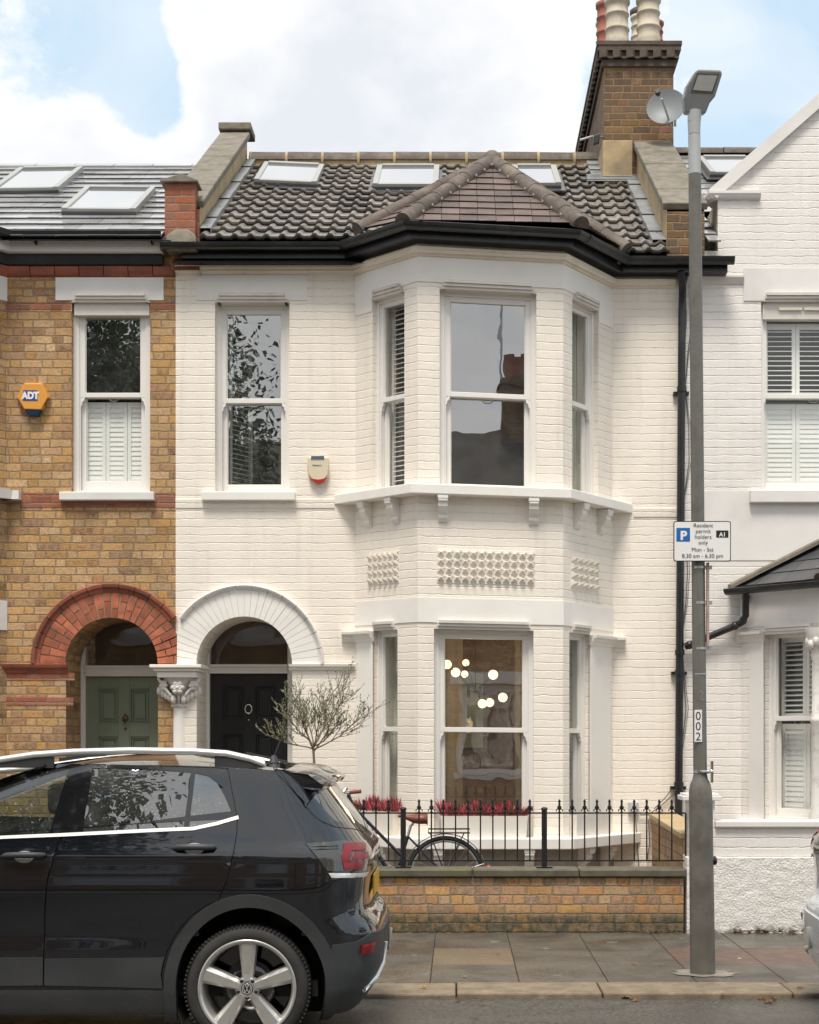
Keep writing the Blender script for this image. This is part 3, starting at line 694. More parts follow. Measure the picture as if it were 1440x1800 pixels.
def corbel(fr, a, zt, w=.085, h=.24, out=.12):
    mb = MB(); pr = [(0, 0), (-out, 0), (-out, -.055), (-out*.8, -.07), (-out*.82, -.10), (-out*.55, -.15), (-out*.35, -.17), (-out*.35, -.2), (-.012, -h), (0, -h)]
    mb.prism([fr.p(a-w/2, d, zt+z) for d, z in pr], fr.t*w)
    fr.box(mb, a-w/2-.006, a+w/2+.006, -out-.004, -.001, zt-.035, zt-.001)
    mb.warp(wset).build('corbel', mt['plaster'], wh, bevel=.004)
zs = zB(865)-.01
for fr, px in ((fL, 650), (fL, 698), (fC, 779), (fC, 938), (fR, 1013), (fR, 1055)): corbel(fr, a_at(fr, px), zs)
for fr, px in ((fL, 690), (fC, 771), (fC, 930), (fR, 1018), (fR, 1058)): corbel(fr, a_at(fr, px), zg-.10, h=.26, out=.15)
# diamond point vent panels
def diamonds(fr, a0, a1, z0, z1, nx, nz):
    mb = MB(); fr.box(mb, a0, a1, -.006, .01, z0, z1); cw, ch = (a1-a0)/nx, (z1-z0)/nz
    for i in range(nx):
        for j in range(nz):
            c = fr.p(a0+(i+.5)*cw, -.055, z0+(j+.74)*ch-.006); L, R_, B, T = a0+i*cw+.004, a0+(i+1)*cw-.004, z0+j*ch+.016, z0+(j+1)*ch-.012
            q = [fr.p(L, -.006, B), fr.p(R_, -.006, B), fr.p(R_, -.006, T), fr.p(L, -.006, T)]
            for k in range(4): mb.face([q[k], q[(k+1) % 4], c])
            for dx in (-.3, .3):
                p = fr.p(a0+(i+.5+dx)*cw, -.008, z0+(j+.80)*ch); mb.obox(p, fr.t*.014, fr.inn*-.01, UP*.012)
    mb.warp(wset).build('vent_panel', mt['diamond'], wh)
mt['diamond'] = M('cream_painted_moulded_tile', (.82, .76, .68), .7, var=.05, dirt=(.42, .36, .27), dirta=.45, dirts=18)
diamonds(fL, a_at(fL, 648), a_at(fL, 702), zB(1018), zB(961), 6, 4)
diamonds(fC, a_at(fC, 768), a_at(fC, 940), zB(1020), zB(961), 12, 4)
diamonds(fR, a_at(fR, 1003), a_at(fR, 1051), zB(1020), zB(961), 5, 4)
# ground floor pilasters with capitals
for fr, a0, a1, L, e0, e1 in ((fL, .035, oL0[0], 0, -.12, oL0[0]+.02), (fR, oR0[1], lR-.05, 1, oR0[1]-.02, lR+.1)):
    mb = MB(); fr.box(mb, a0, a1, -.012, .02, zg+.0, z0b-.1)
    mb.warp(wset).build('pilaster', mt['plaster'], wh, bevel=.004)
mb = MB()
cz = z0b-.02
pf = [(0, cz-.085), (.02, cz-.085), (.025, cz-.06), (.045, cz-.045), (.055, cz-.02), (.085, cz-.012), (.088, cz+.012), (0, cz+.012)]
mb.sweep([WL-Vector((.13, 0, 0)), WL, fL.p(oL0[0]+.012, 0, 0)], pf); mb.warp(wset).build('capital_moulding', mt['plaster'], wh); mb = MB(); mb.sweep([fR.p(oR0[1]-.012, 0, 0), WR, WR+Vector((.12, 0, 0))], pf)
mb.warp(wset).build('capital_moulding', mt['plaster'], wh)
# string at sill level, impost mould right of the door
mb = MB(); mb.sweep([Vector((XL, YF, 0)), Vector((WL.x-.2, YF, 0))], [(0, zF(893)), (.008, zF(893)), (.012, zF(878)), (.004, zF(877)), (0, zF(877))]); mb.warp(wset).build('string_course', mt['white'], wh)
mb = MB(); mb.sweep([WR+Vector((.2, 0, 0)), Vector((XR-.04, YF, 0))], [(0, zF(893)), (.008, zF(893)), (.012, zF(878)), (.004, zF(877)), (0, zF(877))])
mb.warp(wset).build('string_course', mt['white'], wh)
mb = MB()
pf = [(0, ARZ-.055), (.014, ARZ-.055), (.02, ARZ-.03), (.045, ARZ-.02), (.05, ARZ+.002), (0, ARZ+.002)]
mb.sweep([Vector((XL+door_op[1]-.03, YF, 0)), Vector((PX(624, YF), YF, 0))], pf)
mb.warp(wset).build('impost_moulding', mt['plaster'], wh)
# arch ring -----------------------------------------------------------
def arch_ring(house, cx, cz, r0, r1, r2, mat_v, mat_m, clip=None, n=26, split=True, keystone=None):
    mb = MB(); gap = .012 if split else .003; cl_ = None; cs_ = 1
    if clip: cl_, cs_ = (PARTY, -1) if not clip(PARTY+.01) else (PARTY, 1)
    for k in range(n):
        a0, a1 = math.pi*k/n+gap/2/r1*1.2, math.pi*(k+1)/n-gap/2/r1*1.2
        segs = ((r0, r1),) if not split else (((r0, r0+(r1-r0)*.64-.004), (r0+(r1-r0)*.64+.004, r1)) if k % 2 else ((r0, r0+(r1-r0)*.36-.004), (r0+(r1-r0)*.36+.004, r1)))
        for q0, q1 in segs:
            pts = [(cx-q0*math.cos(a0), cz+q0*math.sin(a0)), (cx-q1*math.cos(a0), cz+q1*math.sin(a0)), (cx-q1*math.cos(a1), cz+q1*math.sin(a1)), (cx-q0*math.cos(a1), cz+q0*math.sin(a1))]
            if clip and all(clip(p[0]) for p in pts): continue
            if clip: pts = [p for p in pts]
            e = random.uniform(.0, .003)
            
            if clip and cl_ is not None: pts = [((min(x, cl_) if cs_ > 0 else max(x, cl_)), z) for x, z in pts]
            mb.prism([(x, YF-.022-e, z) for x, z in pts], (0, .03, 0))
    mb.build('arch', mat_v, house, bevel=.002)
    m = MB()
    N = 15
    for k in range(N):
        a0, a1 = math.pi*k/N+.004, math.pi*(k+1)/N-.004
        if clip and (clip(cx-r2*math.cos(a0)) or clip(cx-r2*math.cos(a1))): continue
        S = 4; rows = []
        for j in range(S+1):
            a = a0+(a1-a0)*j/S; dr = lambda r: (cx-r*math.cos(a), cz+r*math.sin(a))
            rows.append([Vector((dr(r)[0], YF-o, dr(r)[1])) for r, o in ((r1, .0), (r1, .03), (r1+(r2-r1)*.3, .035), (r1+(r2-r1)*.55, .06), (r2-.01, .065), (r2, .05), (r2, 0))])
        m.grid(rows, smooth=False); m.face(rows[0]); m.face(rows[-1])
    m.build('hood_moulding', mat_m, house)
    b = MB(); S = 40
    rows = []
    for j in range(S+1):
        a = math.pi*j/S; x0, x1 = cx-r0*math.cos(a), cx-r1*math.cos(a)
        if clip and (clip(x1) or clip(x0)): continue
        rows.append([Vector((x0, YF-.016, cz+r0*math.sin(a))), Vector((x1, YF-.016, cz+r1*math.sin(a)))])
    b.grid(rows, smooth=False); b.build('arch_bed', mt['mortar'] if house.name.startswith('brick') else mt['plaster'], house)
PARTY = PX(312, YF)
ARXw = XL+ARX
arch_ring(wh, ARXw, ARZ, doorR, 131/183, 140/183, mt['plaster'], mt['plaster2'], clip=lambda x: x < PARTY, n=30, split=False)
# porch: door, frame, fanlight
YD = YF+.60; sD = FPX/YD
def porch(house, px0, px1, doorpx, cx, cz, r, doormat, wallmat, topz, transom, knocker, frame_left, clipr=None, name='front_door'):
    mb = MB(); x0, x1 = cx-r-.02, cx+r+.25
    # frame: jambs, transom; behind everything a fanlight
    jl0, jl1 = PX(frame_left[0], YD), PX(frame_left[1], YD)
    jr0, jr1 = PX(frame_left[2], YD), PX(frame_left[3], YD)
    mb.box(min(jl0, cx-r-.06), jl1, YD-.02, YD+.10, -.02, cz+r+.1); mb.box(jr0, jr1, YD-.02, YD+.10, -.02, cz+r+.1)
    mb.box(jl1, jr0, YD-.035, YD+.09, transom[0], transom[1]); mb.box(jl1, jr0, YD-.05, YD-.035, transom[1]-.025, transom[1]); mb.box(jl1, jr0, YD-.042, YD-.035, transom[0]+.03, transom[0]+.05)
    fr_ = mb.build('door_frame', mt['joinery'], house, bevel=.004)
    g = MB(); g.face([(jl1, YD+.03, transom[1]), (jr0, YD+.03, transom[1]), (jr0, YD+.03, cz+r+.1), (jl1, YD+.03, cz+r+.1)]); g.build('fanlight', mt['glasslow'], house)
    d = MB(); a, b = jl1+.004, jr0-.004; z0, z1 = .12, transom[0]-.004; w = b-a
    st = .115 if w < .85 else .13; mid = (a+b)/2
    rows = [(z0, z0+.2), (z0+.72, z0+.86), (z1-.84 if True else 0, z1-.76), (z1-.13, z1)]
    d.box(a, b, YD+.055, YD+.065, z0, z1)
    for x0_, x1_ in ((a, a+st), (b-st, b), (mid-.055, mid+.055)): d.box(x0_, x1_, YD+.02, YD+.054, z0, z1)
    zs_ = [z0, z0+.2, z0+.75, z0+.90, transom[0]-.60, transom[0]-.47, transom[0]-.12, transom[0]-.004]
    for k in range(0, 8, 2):
        d.box(a+st, mid-.055, YD+.021, YD+.054, zs_[k], zs_[k+1]); d.box(mid+.055, b-st, YD+.021, YD+.054, zs_[k], zs_[k+1])
    for k in range(1, 7, 2):
        for x0_, x1_ in ((a+st, mid-.055), (mid+.055, b-st)):
            zz0, zz1 = zs_[k], zs_[k+1]
            for i_, (ins, dep) in enumerate(((.0, .036), (.018, .046))): 
                d.box(x0_+ins, x0_+ins+.014, YD+dep-.01, YD+.056, zz0+ins, zz1-ins); d.box(x1_-ins-.014, x1_-ins, YD+dep-.01, YD+.056, zz0+ins, zz1-ins)
                d.box(x0_+ins+.014, x1_-ins-.014, YD+dep-.009, YD+.056, zz0+ins, zz0+ins+.014); d.box(x0_+ins+.014, x1_-ins-.014, YD+dep-.009, YD+.056, zz1-ins-.014, zz1-ins)
            d.box(x0_+.05, x1_-.05, YD+.042, YD+.056, zz0+.05, zz1-.05)
    dr = d.build(name, doormat, house, bevel=.003)
    k = MB(); kx, kz = PX(knocker[0], YD), PZ(knocker[1], YD)
    if knocker[2] == 'ring':
        k.lathe((kx, YD+.02, kz+.045), [(.0, -.03), (.022, -.028), (.026, -.01), (.02, 0)], 12, axis=(0, -1, 0))
        k.tube([(kx+.034*math.sin(t), YD-.005, kz-.002+.045*math.cos(t)) for t in [2*math.pi*i/18 for i in range(19)]], .007, 8)
        k.sphere((kx, YD+.0, kz-.045), .014, 10)
        k.sphere((kx, YD+.015, kz-.11), .009, 8)
        k.build('knocker', mt['chrome'], dr)
    else:
        k.lathe((kx, YD+.02, kz), [(.0, .02), (.02, .022), (.03, .01), (.032, 0)], 14, axis=(0, -1, 0))
        k.tube([(kx-.018, YD-.002, kz+.02), (kx-.024, YD-.008, kz-.02), (kx, YD-.01, kz-.045), (kx+.024, YD-.008, kz-.02), (kx+.018, YD-.002, kz+.02)], .006, 8)
        k.lathe((kx, YD+.02, kz-.10), [(.0, .012), (.012, .011), (.014, 0)], 10, axis=(0, -1, 0))
        k.tube([(kx, YD, kz+.02), (kx, YD, kz+.05)], .008, 8)
        k.build('knocker', mt['brass'], dr)
    w_ = MB()                                    # room behind the fanlight
    w_.box(cx-r, cx+r, YD+.6, YD+3, .1, cz+r+.3); w_.build('hallway', mt['hall'], house)
mt['hall'] = M('hall_wall', (.34, .23, .18), .9, var=.2)
porch(wh, 345, 513, None, ARXw, ARZ, doorR, mt['blackdoor'], mt['white'], 3, (PZ(1184, YD), PZ(1168, YD)), (437, 1246, 'ring'), (345, 369, 506, 540))
# smooth-painted soffit panel left of door frame, step
mb = MB(); mb.box(ARXw-doorR-.02, ARXw+doorR+.02, YF-.32, YD+.1, -.02, .12); mb.box(ARXw-doorR-.1, ARXw+doorR+.1, YF-.62, YF-.32, -.03, .06)
mb.build('doorstep', mt['stone'], wh, bevel=.01)
# roof ------------------------------------------------------------------
RX0, RX1 = -2.44, 2.0
mb = MB()
tw, nrow = .30, 13
sl_len = math.hypot(RYT-RY0, rz(RYT)-RZ0)
for i in range(nrow):
    s0, s1 = i/nrow*sl_len, min(sl_len, ((i+1)/nrow+.01)*sl_len)
    x = RX0-(.0)
    while x < RX1:
        w = min(tw-.003, RX1-x); N = 12
        e = random.uniform(0, .007); sk = random.uniform(-.02, .014)
        def prof_(a):
            f = (a/.15) % 1
            return .03*(math.sin(f*math.pi/.5)**1 if f < .5 else 0)
        pts = [w*k/N for k in range(N+1)]
        base = Vector((0, RY0, RZ0))
        rows = []
        for (s_, h_) in ((s0+sk+.03, -.012), (s0+sk, .022+e), (s0+sk-.004, .040+e), (s1, .0)):
            rows.append([base+RSL*s_+RN*((h_+prof_(a)) if h_ >= 0 else .0+prof_(a)*.65)+Vector((x+a, 0, 0)) for a in pts])
        mb.grid(rows, smooth=False); x += tw
mb.warp(wset).build('roof_tiles', mt['pantile'], wh)
mb = MB(); mb.face([(XL, RY0+.05, RZ0-.20), (XR, RY0+.05, RZ0-.20), (XR, RYT, rz(RYT)-.10), (XL, RYT, rz(RYT)-.10)]); mb.face([(XL, RYT, rz(RYT)-.03), (XR, RYT, rz(RYT)-.03), (XR, RYT+3.5, rz(RYT)-2), (XL, RYT+3.5, rz(RYT)-2)])
mb.build('roof', mt['dark'], wh)
mb = MB(); ridge(mb, RX0+.02, 1.68, RYT, rz(RYT)+.03, r=.115); mb.build('ridge_tiles', mt['ridge'], wh)
mt['ridgemortar'] = M('lichened_ridge_mortar', (.42, .32, .18), .9, var=.25, bump=.5, bs=40, dirt=(.16, .15, .09), dirta=.6, dirts=6)
mb = MB(); mb.box(RX0, 1.68, RYT-.09, RYT+.09, rz(RYT)-.06, rz(RYT)+.075)
x = RX0+.02
while x < 1.6:
    mb.lathe((x-.014, RYT, rz(RYT)+.03), [(.118, 0), (.122, .01), (.118, .03)], 20, axis=(1, 0, 0)); x += .42
mb.build('ridge_bedding', mt['ridgemortar'], wh)
for c4 in (((464, 301), (577, 302), (556, 335), (449, 330)), ((665, 306), (775, 306), (768, 340), (654, 340)), ((905, 306), (975, 306), (988, 338), (900, 338))): velux(wh, c4)
# bay roof
ap = Vector((PX(865, 15.3), 15.3, PZ(285, 15.3)))
eL, eFL = Vector((PX(634, 14.5), 14.5, PZ(404, 14.5))), Vector((PX(712, 13.86), 13.86, PZ(388, 13.86)))
eFR, eR = Vector((PX(1018, 13.86), 13.86, PZ(394, 13.86))), Vector((PX(1096, 14.5), 14.5, PZ(438, 14.5)))
mb = MB(); courses(mb, eFL, eFR, ap, ap, 10, .165, th=.014); courses(mb, eL, eFL, ap, ap, 10, .165, th=.014); courses(mb, eFR, eR, ap, ap, 10, .165, th=.014)
bk = Vector((ap.x, 16.5, ap.z-.03))
mb.face([eL, ap, bk]); mb.face([eR, bk, ap]); mb.build('bay_roof', mt['plaintile'], wh)
mb = MB()
for e in (eL, eFL, eFR, eR):
    hip(mb, e+(ap-e)*-.02+UP*.0, ap+UP*.0)
hip(mb, bk, ap); mb.sphere(ap+UP*.015, .1, 14)
mb.build('hip_tiles', mt['ridge'], wh)
for k in range(9):         # lead clips beside the hips
    for e, s_ in ((eFL, 1), (eFR, -1)):
        p = e.lerp(ap, .08+.1*k)+Vector((.10*s_, -.03, .03)); mb = MB(); mb.box(p.x-.008, p.x+.008, p.y-.012, p.y+.012, p.z-.01, p.z+.012); mb.build('tile_clip', mt['lead'], wh)
# chimney stack ----------------------------------------------------------
CX0, CX1, CYF, CYB = PX(1062, 17.2), PX(1184, 17.2), 17.2, 20.2
zc0 = PZ(118, CYF)
mb = MB(); mb.box(CX0, CX1, CYF, CYB, 6.8, zc0+.02)
ch = mb.build('chimney', mt['chimbrick'], wh)
mb = MB()
for k, (o, za, zb) in enumerate(((.03, 118, 106), (.055, 106, 102), (.075, 93, 84), (.085, 84, 77))):
    mb.box(CX0-o, CX1+o, CYF-o, CYB+o, PZ(za, CYF), PZ(zb, CYF)-.002)
mb.box(CX0-.04, CX1+.04, CYF-.04, CYB+.04, PZ(102, CYF), PZ(93, CYF)-.002)
x = CX0-.06
while x < CX1+.0:
    mb.obox((x, CYF-.075, PZ(106, CYF)), (.075, -.03, 0), (.05, .09, 0), (0, 0, .082)); x += .15
y = CYF
while y < CYB:
    mb.box(CX0-.085, CX0-.02, y, y+.08, PZ(106, CYF), PZ(94, CYF)); y += .155
mb.build('chimney_cap', mt['capbrick'] if 'capbrick' in mt else mt['chimbrick'], ch)
mb = MB(); mb.box(CX0-.02, PX(1108, CYF)+.02, CYF-.06, CYF+1.2, 6.9, PZ(250, CYF)); mb.build('chimney_haunch', mt['render'], ch, bevel=.01)
def pot(px, base_py, Y, r, h, mat, kind=0):
    mb = MB(); c = Vector((PX(px, Y), Y, PZ(base_py, Y)))
    pr = [(r*1.05, -.1), (r*1.04, .0), (r*1.06, .03), (r, .05), (r*.98, h*.28), (r*1.07, h*.30), (r*1.07, h*.33), (r*.97, h*.35), (r*.94, h*.62), (r*1.04, h*.64), (r*1.04, h*.67), (r*.95, h*.69), (r*.95, h*.88), (r*1.1, h*.91), (r*1.12, h), (r*.85, h*1.005), (r*.8, h*.8), (.001, h*.79)]
    mb.lathe(c, pr, 24, cap=False)
    o = mb.build('chimney_pot', mat, ch)
    t = MB()
    if kind: t.lathe(c+UP*h, [(r*.8, 0), (r*1.15, .02), (r*1.2, .07), (r*.5, .12), (.001, .13)], 20); t.build('pot_cowl', mt['redpot'] if kind == 2 else mt['ridge'], o)
pot(1085, 78, 17.55, .132, .50, mt['pot'], 1); pot(1140, 75, 17.55, .130, .50, mt['pot'], 2)
pot(1066, 84, 18.3, .115, .52, mt['redpot'], 0); pot(1124, 84, 18.9, .10, .38, mt['pot'], 1); pot(1064, 90, 19.2, .11, .35, mt['pot'], 0); pot(1150, 90, 19.2, .11, .35, mt['redpot'], 0)
mb = MB(); mb.box(CX0-.02, CX1+.02, CYF-.02, CYB, PZ(77, CYF), PZ(74, CYF)); mb.build('flaunching', mt['stone'], ch, bevel=.008)
# lead flashing round stack and along parapets
def strip(x0, x1, ya, yb, lift=.08):
    n = 8; mb = MB()
    for k in range(n):
        a, b = ya+(yb-ya)*k/n, ya+(yb-ya)*(k+1)/n
        e = .012*(k % 2)
        mb.face([(x0, a, rz(a)+lift+e), (x1, a, rz(a)+lift+e), (x1, b, rz(b)+lift+e), (x0, b, rz(b)+lift+e)])
        mb.face([(x0, a, rz(a)-.02), (x0, a, rz(a)+lift+e), (x0, b, rz(b)+lift+e), (x0, b, rz(b)-.02)]); mb.face([(x1, a, rz(a)-.02), (x1, a, rz(a)+lift+e), (x1, b, rz(b)+lift+e), (x1, b, rz(b)-.02)])
    mb.warp(wset).build('flashing', mt['lead'], wh)
strip(1.87, 2.0, 14.75, 17.1); strip(CX0-.2, 2.0, 16.95, 17.2, .085); strip(CX0-.14, CX0, 17.1, 18.0); strip(-2.46, -2.36, 14.65, 17.9)
# party parapets
def parapet(x0, x1, Ya, Yb, za, zb, facemat, name='parapet', pier=None):
    mb = MB(); za_, zb_ = za-.07, zb-.07
    prof_ = [(Ya, 6.0), (Ya, za_), (Yb, zb_), (Yb, 6.5)]
    mb.face([(x0, y, z) for y, z in prof_]); mb.face([(x1, y, z) for y, z in prof_][::-1])
    p = mb.build(name, mt['render'], wh)
    f = MB(); f.box(x0+.001, x1-.001, Ya-.01, Ya+.25, 6.05, za_-.02); f.build('parapet_face', facemat, p)
    c = MB(); d = Vector((0, Yb-Ya, zb-za)); L = d.length; dn = d.normalized(); nn = Vector((0, -dn.z, dn.y))
    n = 5
    for k in range(n):
        o = Vector((x0-.035, Ya, za))+dn*(L*k/n)-nn*.07
        c.obox(o, (x1-x0+.07, 0, 0), dn*(L/n-.006), nn*(.07+.002*(k % 2)))
    c.build('coping', mt['stone'], p, bevel=.012)
    return p
pl = parapet(-2.745, -2.47, 14.70, 18.0, PZ(352, 14.7), PZ(232, 18.0), mt['redbrick'])
mb = MB(); mb.box(-2.79, -2.50, 14.62, 14.80, 6.22, PZ(322, 14.65)); mb.build('parapet_pier', mt['redbrick'], pl)
mb = MB(); mb.prism([(-2.83, 14.58, PZ(322, 14.62)), (-2.47, 14.58, PZ(322, 14.62)), (-2.47, 14.58, PZ(317, 14.6)), (-2.62, 14.58, PZ(306, 14.6)), (-2.83, 14.58, PZ(316, 14.6))], (0, .26, 0)); mb.build('pier_cap', mt['stone'], pl, bevel=.008)
mb = MB(); mb.box(-2.80, -2.42, 17.95, 18.35, PZ(236, 18.1), PZ(223, 18.1)); mb.build('ridge_cap_stone', mt['stone'], pl, bevel=.012)
mb = MB(); mb.prism([(-2.76, 14.5, 6.18), (-2.46, 14.5, 6.18), (-2.48, 14.52, 6.33), (-2.56, 14.56, 6.40), (-2.68, 14.56, 6.40), (-2.76, 14.52, 6.33)], (0, .2, 0)); mb.build('corbel_block', mt['stone'], pl, bevel=.02)
pr_ = parapet(2.0, 2.36, 14.70, 17.2, PZ(356, 14.7), PZ(248, 17.2), mt['chimbrick'])
# rainwater pipe on the right edge
def pipe(mb, pts, r=.038): mb.tube(pts, r, 12)
mb = MB(); xp = PX(1200, YF-.08); xq = PX(1192, YF-.08)
top = [Vector((PX(1196, YF-.17), YF-.19, 6.0)), Vector((PX(1198, YF-.1), YF-.15, 5.93)), Vector((PX(1200, YF-.08), YF-.08, 5.84)), Vector((xp-.005, YF-.08, 5.6)), Vector((xq, YF-.08, .1))]
pipe(mb, top)
for py in (470, 488, 685, 1148, 1183, 1380, 1395):
    z = PZ(py, YF-.08); t = (5.84-z)/5.7; mb.lathe((xp+(xq-xp)*t, YF-.08, z), [(.047, -.02), (.047, .03)], 14)
for py in (690, 1183, 1385): z = PZ(py, YF-.08); t = (5.84-z)/5.7; mb.box(xp+(xq-xp)*t-.075, xp+(xq-xp)*t+.075, YF-.05, YF+.0, z-.015, z+.015)
mb.build('rainwater_pipe', mt['black'], wh)
# cables down the party line
mt['cable'] = M('grey_cable', (.12, .115, .11), .6)
mb = MB()
for px0, w, r in ((1212, 5, .0045), (1205, 3, .004), (1214, 7, .003)):
    pts = [W3(px0-(k*.9)+w*math.sin(k*1.7), 500+k*62, YF-.02) for k in range(15)]
    mb.tube(pts, r, 6)
mb.build('cable', mt['cable'], wh)
# ------------------------------------------------------------------ rooms behind the glass of the white house
def room(house, x0, x1, y0, y1, z0, z1, mat, name='room'):
    mb = MB()
    mb.face([(x0, y1, z0), (x1, y1, z0), (x1, y1, z1), (x0, y1, z1)]); mb.face([(x0, y0, z0), (x0, y1, z0), (x0, y1, z1), (x0, y0, z1)])
    mb.face([(x1, y0, z0), (x1, y1, z0), (x1, y1, z1), (x1, y0, z1)]); mb.face([(x0, y0, z0), (x1, y0, z0), (x1, y1, z0), (x0, y1, z0)]); mb.face([(x0, y0, z1), (x1, y0, z1), (x1, y1, z1), (x0, y1, z1)])
    return mb.build(name, mat, house)
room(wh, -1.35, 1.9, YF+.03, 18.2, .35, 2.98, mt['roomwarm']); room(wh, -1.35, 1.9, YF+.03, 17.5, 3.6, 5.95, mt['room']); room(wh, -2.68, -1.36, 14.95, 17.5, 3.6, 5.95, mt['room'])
def curtain(house, fr, a0, a1, d, z0, z1, wp=ident, amp=.02, mat=None, wl_=.07, name='curtain'):
    mb = MB(); N = int((a1-a0)/.008)
    rows = [[fr.p(a0+(a1-a0)*k/N, d+amp*math.sin((a0+(a1-a0)*k/N)*2*math.pi/wl_+math.sin(k*.15))*(1 if j == 0 else .6), z) for k in range(N+1)] for j, z in enumerate((z0, z1))]
    mb.grid(rows); mb.warp(wp).build(name, mat or mt['curtain'], house)
mt['sage'] = M('pale_sage_curtain', (.62, .66, .58), .9, var=.1)
for fr, o in ((fL, oL0), (fR, oR0)): curtain(wh, fr, o[0]-.02, o[1]+.02, .26, o[2], o[3], wset, mat=mt['sage'])
curtain(wh, fR, oR1[0]-.02, oR1[1]+.02, .26, oR1[2], oR1[3], wset, mat=mt['sage'])
shutter(wset, fL, oL1[0]+.04, oL1[1]+.02, .20, oL1[2], oL1[3], wA, n=1)
# folded plantation shutter seen at the left edge of the small first-floor window
fold = Frame((XL+ff1[0]+.10, YF+.30), (.55, .85)); wff = [o for o in scene.objects if o.parent == wh and o.name.startswith('window')][0]
shutter(wset, fold, 0, .34, 0, ff1[2]+.03, ff1[3]-.06, wff, n=1)
# sheer curtains either side of the lit front room
mt['sheer'] = M('white_sheer_curtain', (.36, .33, .29), .9, var=.06)
curtain(wh, fC, .18, .42, 3.2, .6, 2.7, wset, mat=mt['sheer'], wl_=.1); curtain(wh, fC, 1.0, 1.22, 3.2, .6, 2.7, wset, mat=mt['sheer'], wl_=.1)
mb = MB(); mb.box(PX(760, 17.9), PX(850, 17.9), 18.12, 18.17, 1.45, 2.35); mb.build('back_window', M('bright_back_window', (.45, .55, .47), .5, var=.3, vs=5), wh)
# the chandelier: black rods and lit glass globes
mt['lamp'] = M('lit_opal_globe', (1, .85, .6), .3, var=0); q = NT('lit_globe'); q.P(Base_Color=(1, .8, .5), Emission_Color=(1, .74, .42), Emission_Strength=1.25); mt['lamp'] = q.m
cy = 15.3
chd = thing('chandelier', 'black branching ceiling light with lit globe bulbs inside the ground floor bay window', 'chandelier', (PX(836, cy), cy, PZ(1216, cy)))
gl = [(786, 1168, .045, 15.0), (819, 1165, .036, 15.9), (801, 1182, .046, 15.1), (817, 1185, .036, 15.8), (867, 1186, .048, 15.1), (884, 1226, .046, 15.2), (848, 1237, .044, 15.1), (861, 1235, .044, 15.5)]
mb = MB(); hub = W3(836, 1215, cy); mb.tube([hub, Vector((hub.x, hub.y, 2.95))], .006, 8); mb.sphere(hub, .022, 10)
for px, py, r, y in gl: mb.tube([hub, W3(px, py, y)], .005, 6)
for s_ in (-.07, .05): mb.tube([hub+Vector((s_, -.03, .05)), hub+Vector((s_, -.03, -.07))], .014, 8)
mb.build('rod', mt['iron'], chd)
for px, py, r, y in gl:
    mb = MB(); mb.sphere(W3(px, py, y), r, 18); mb.build('globe_lamp', mt['lamp'], chd)
pl_l = bpy.data.lights.new('chandelier_glow', 'POINT'); pl_l.energy = 9; pl_l.color = (1, .72, .42); pl_l.shadow_soft_size = .3; pl_o = bpy.data.objects.new('chandelier_glow', pl_l); scene.collection.objects.link(pl_o); pl_o.parent = chd; pl_o.location = (0, .9, -.1)
tb = MB(); tb.box(-.2, 1.4, 15.3, 16.2, .74, .78); tb.box(-.15, -.09, 15.35, 15.41, .36, .74); tb.box(1.29, 1.35, 15.35, 15.41, .36, .74)
tb.build('dining_table', M('dark_wood', (.09, .05, .03), .5), None, origin=(0, 0, 0)); tag(scene.objects['dining_table'], 'dark wooden table inside the lit ground floor front room', 'table')

# ------------------------------------------------------------------ brick house on the left
LX0, LX1 = -6.2, XL
bh = thing('brick_house', 'yellow stock brick terraced house with red brick arch and sage green front door', 'house', (-4.5, YF+2, 0))
fB = Frame((LX0, YF), (1, 0))
def ba(px): return PX(px, YF)-LX0
rG = 81/183; gx, gz = PX(197, YF), zF(1167)
wL1 = (ba(126), ba(264), zF(866), zF(531))
gdoor = (gx-rG-LX0, gx+rG-LX0, -.05, gz, 'arch', .62)
mb = MB(); bwr = ba(12)
wall(mb, fB, bwr, LX1-LX0, -.05, 6.25, [wL1, gdoor], reveal=.14)
mb.build('wall', mt['stock'], bh)
mb = MB(); BW = Vector((PX(12, YF), YF, 0)); BF = BW+Vector((-.55, -.69, 0)); BL = Vector((LX0, BF.y, 0))
fBc = Frame(BF, BW-BF); wall(mb, fBc, 0, (BW-BF).length, -.05, 6.25, [(.15, .62, zF(862), zF(531)), (.15, .62, .7, zF(1110))], reveal=.14)
fBf = Frame(BL, (1, 0)); wall(mb, fBf, 0, BF.x-BL.x, -.05, 6.25, [(.15, .9, zF(862), zF(531)), (.15, .9, .7, zF(1110))], reveal=.14)
mb.build('bay_wall', mt['stock'], bh)
for fr, o in ((fBc, (.15, .62)), (fBf, (.15, .9))):
    window(bh, fr, o[0], o[1], zF(862), zF(531), zF(700), rec=.08); window(bh, fr, o[0], o[1], .7, zF(1110), 1.6, rec=.08)
mb = MB(); mb.sweep([BL, BF, BW], [(0, zF(530)), (.01, zF(530)), (.01, zF(488)), (0, zF(488))]); mb.build('lintel', mt['plaster2'], bh); mb = MB(); mb.sweep([BL, BF, BW+Vector((.0, 0, 0))], [(0, zF(1108)), (.01, zF(1108)), (.01, zF(1056)), (0, zF(1056))]); mb.build('lintel', mt['plaster2'], bh); mb = MB()
mb.box(PX(98, YF), PX(288, YF), YF-.008, YF+.02, zF(528), zF(488)); mb.build('lintel', mt['plaster2'], bh)
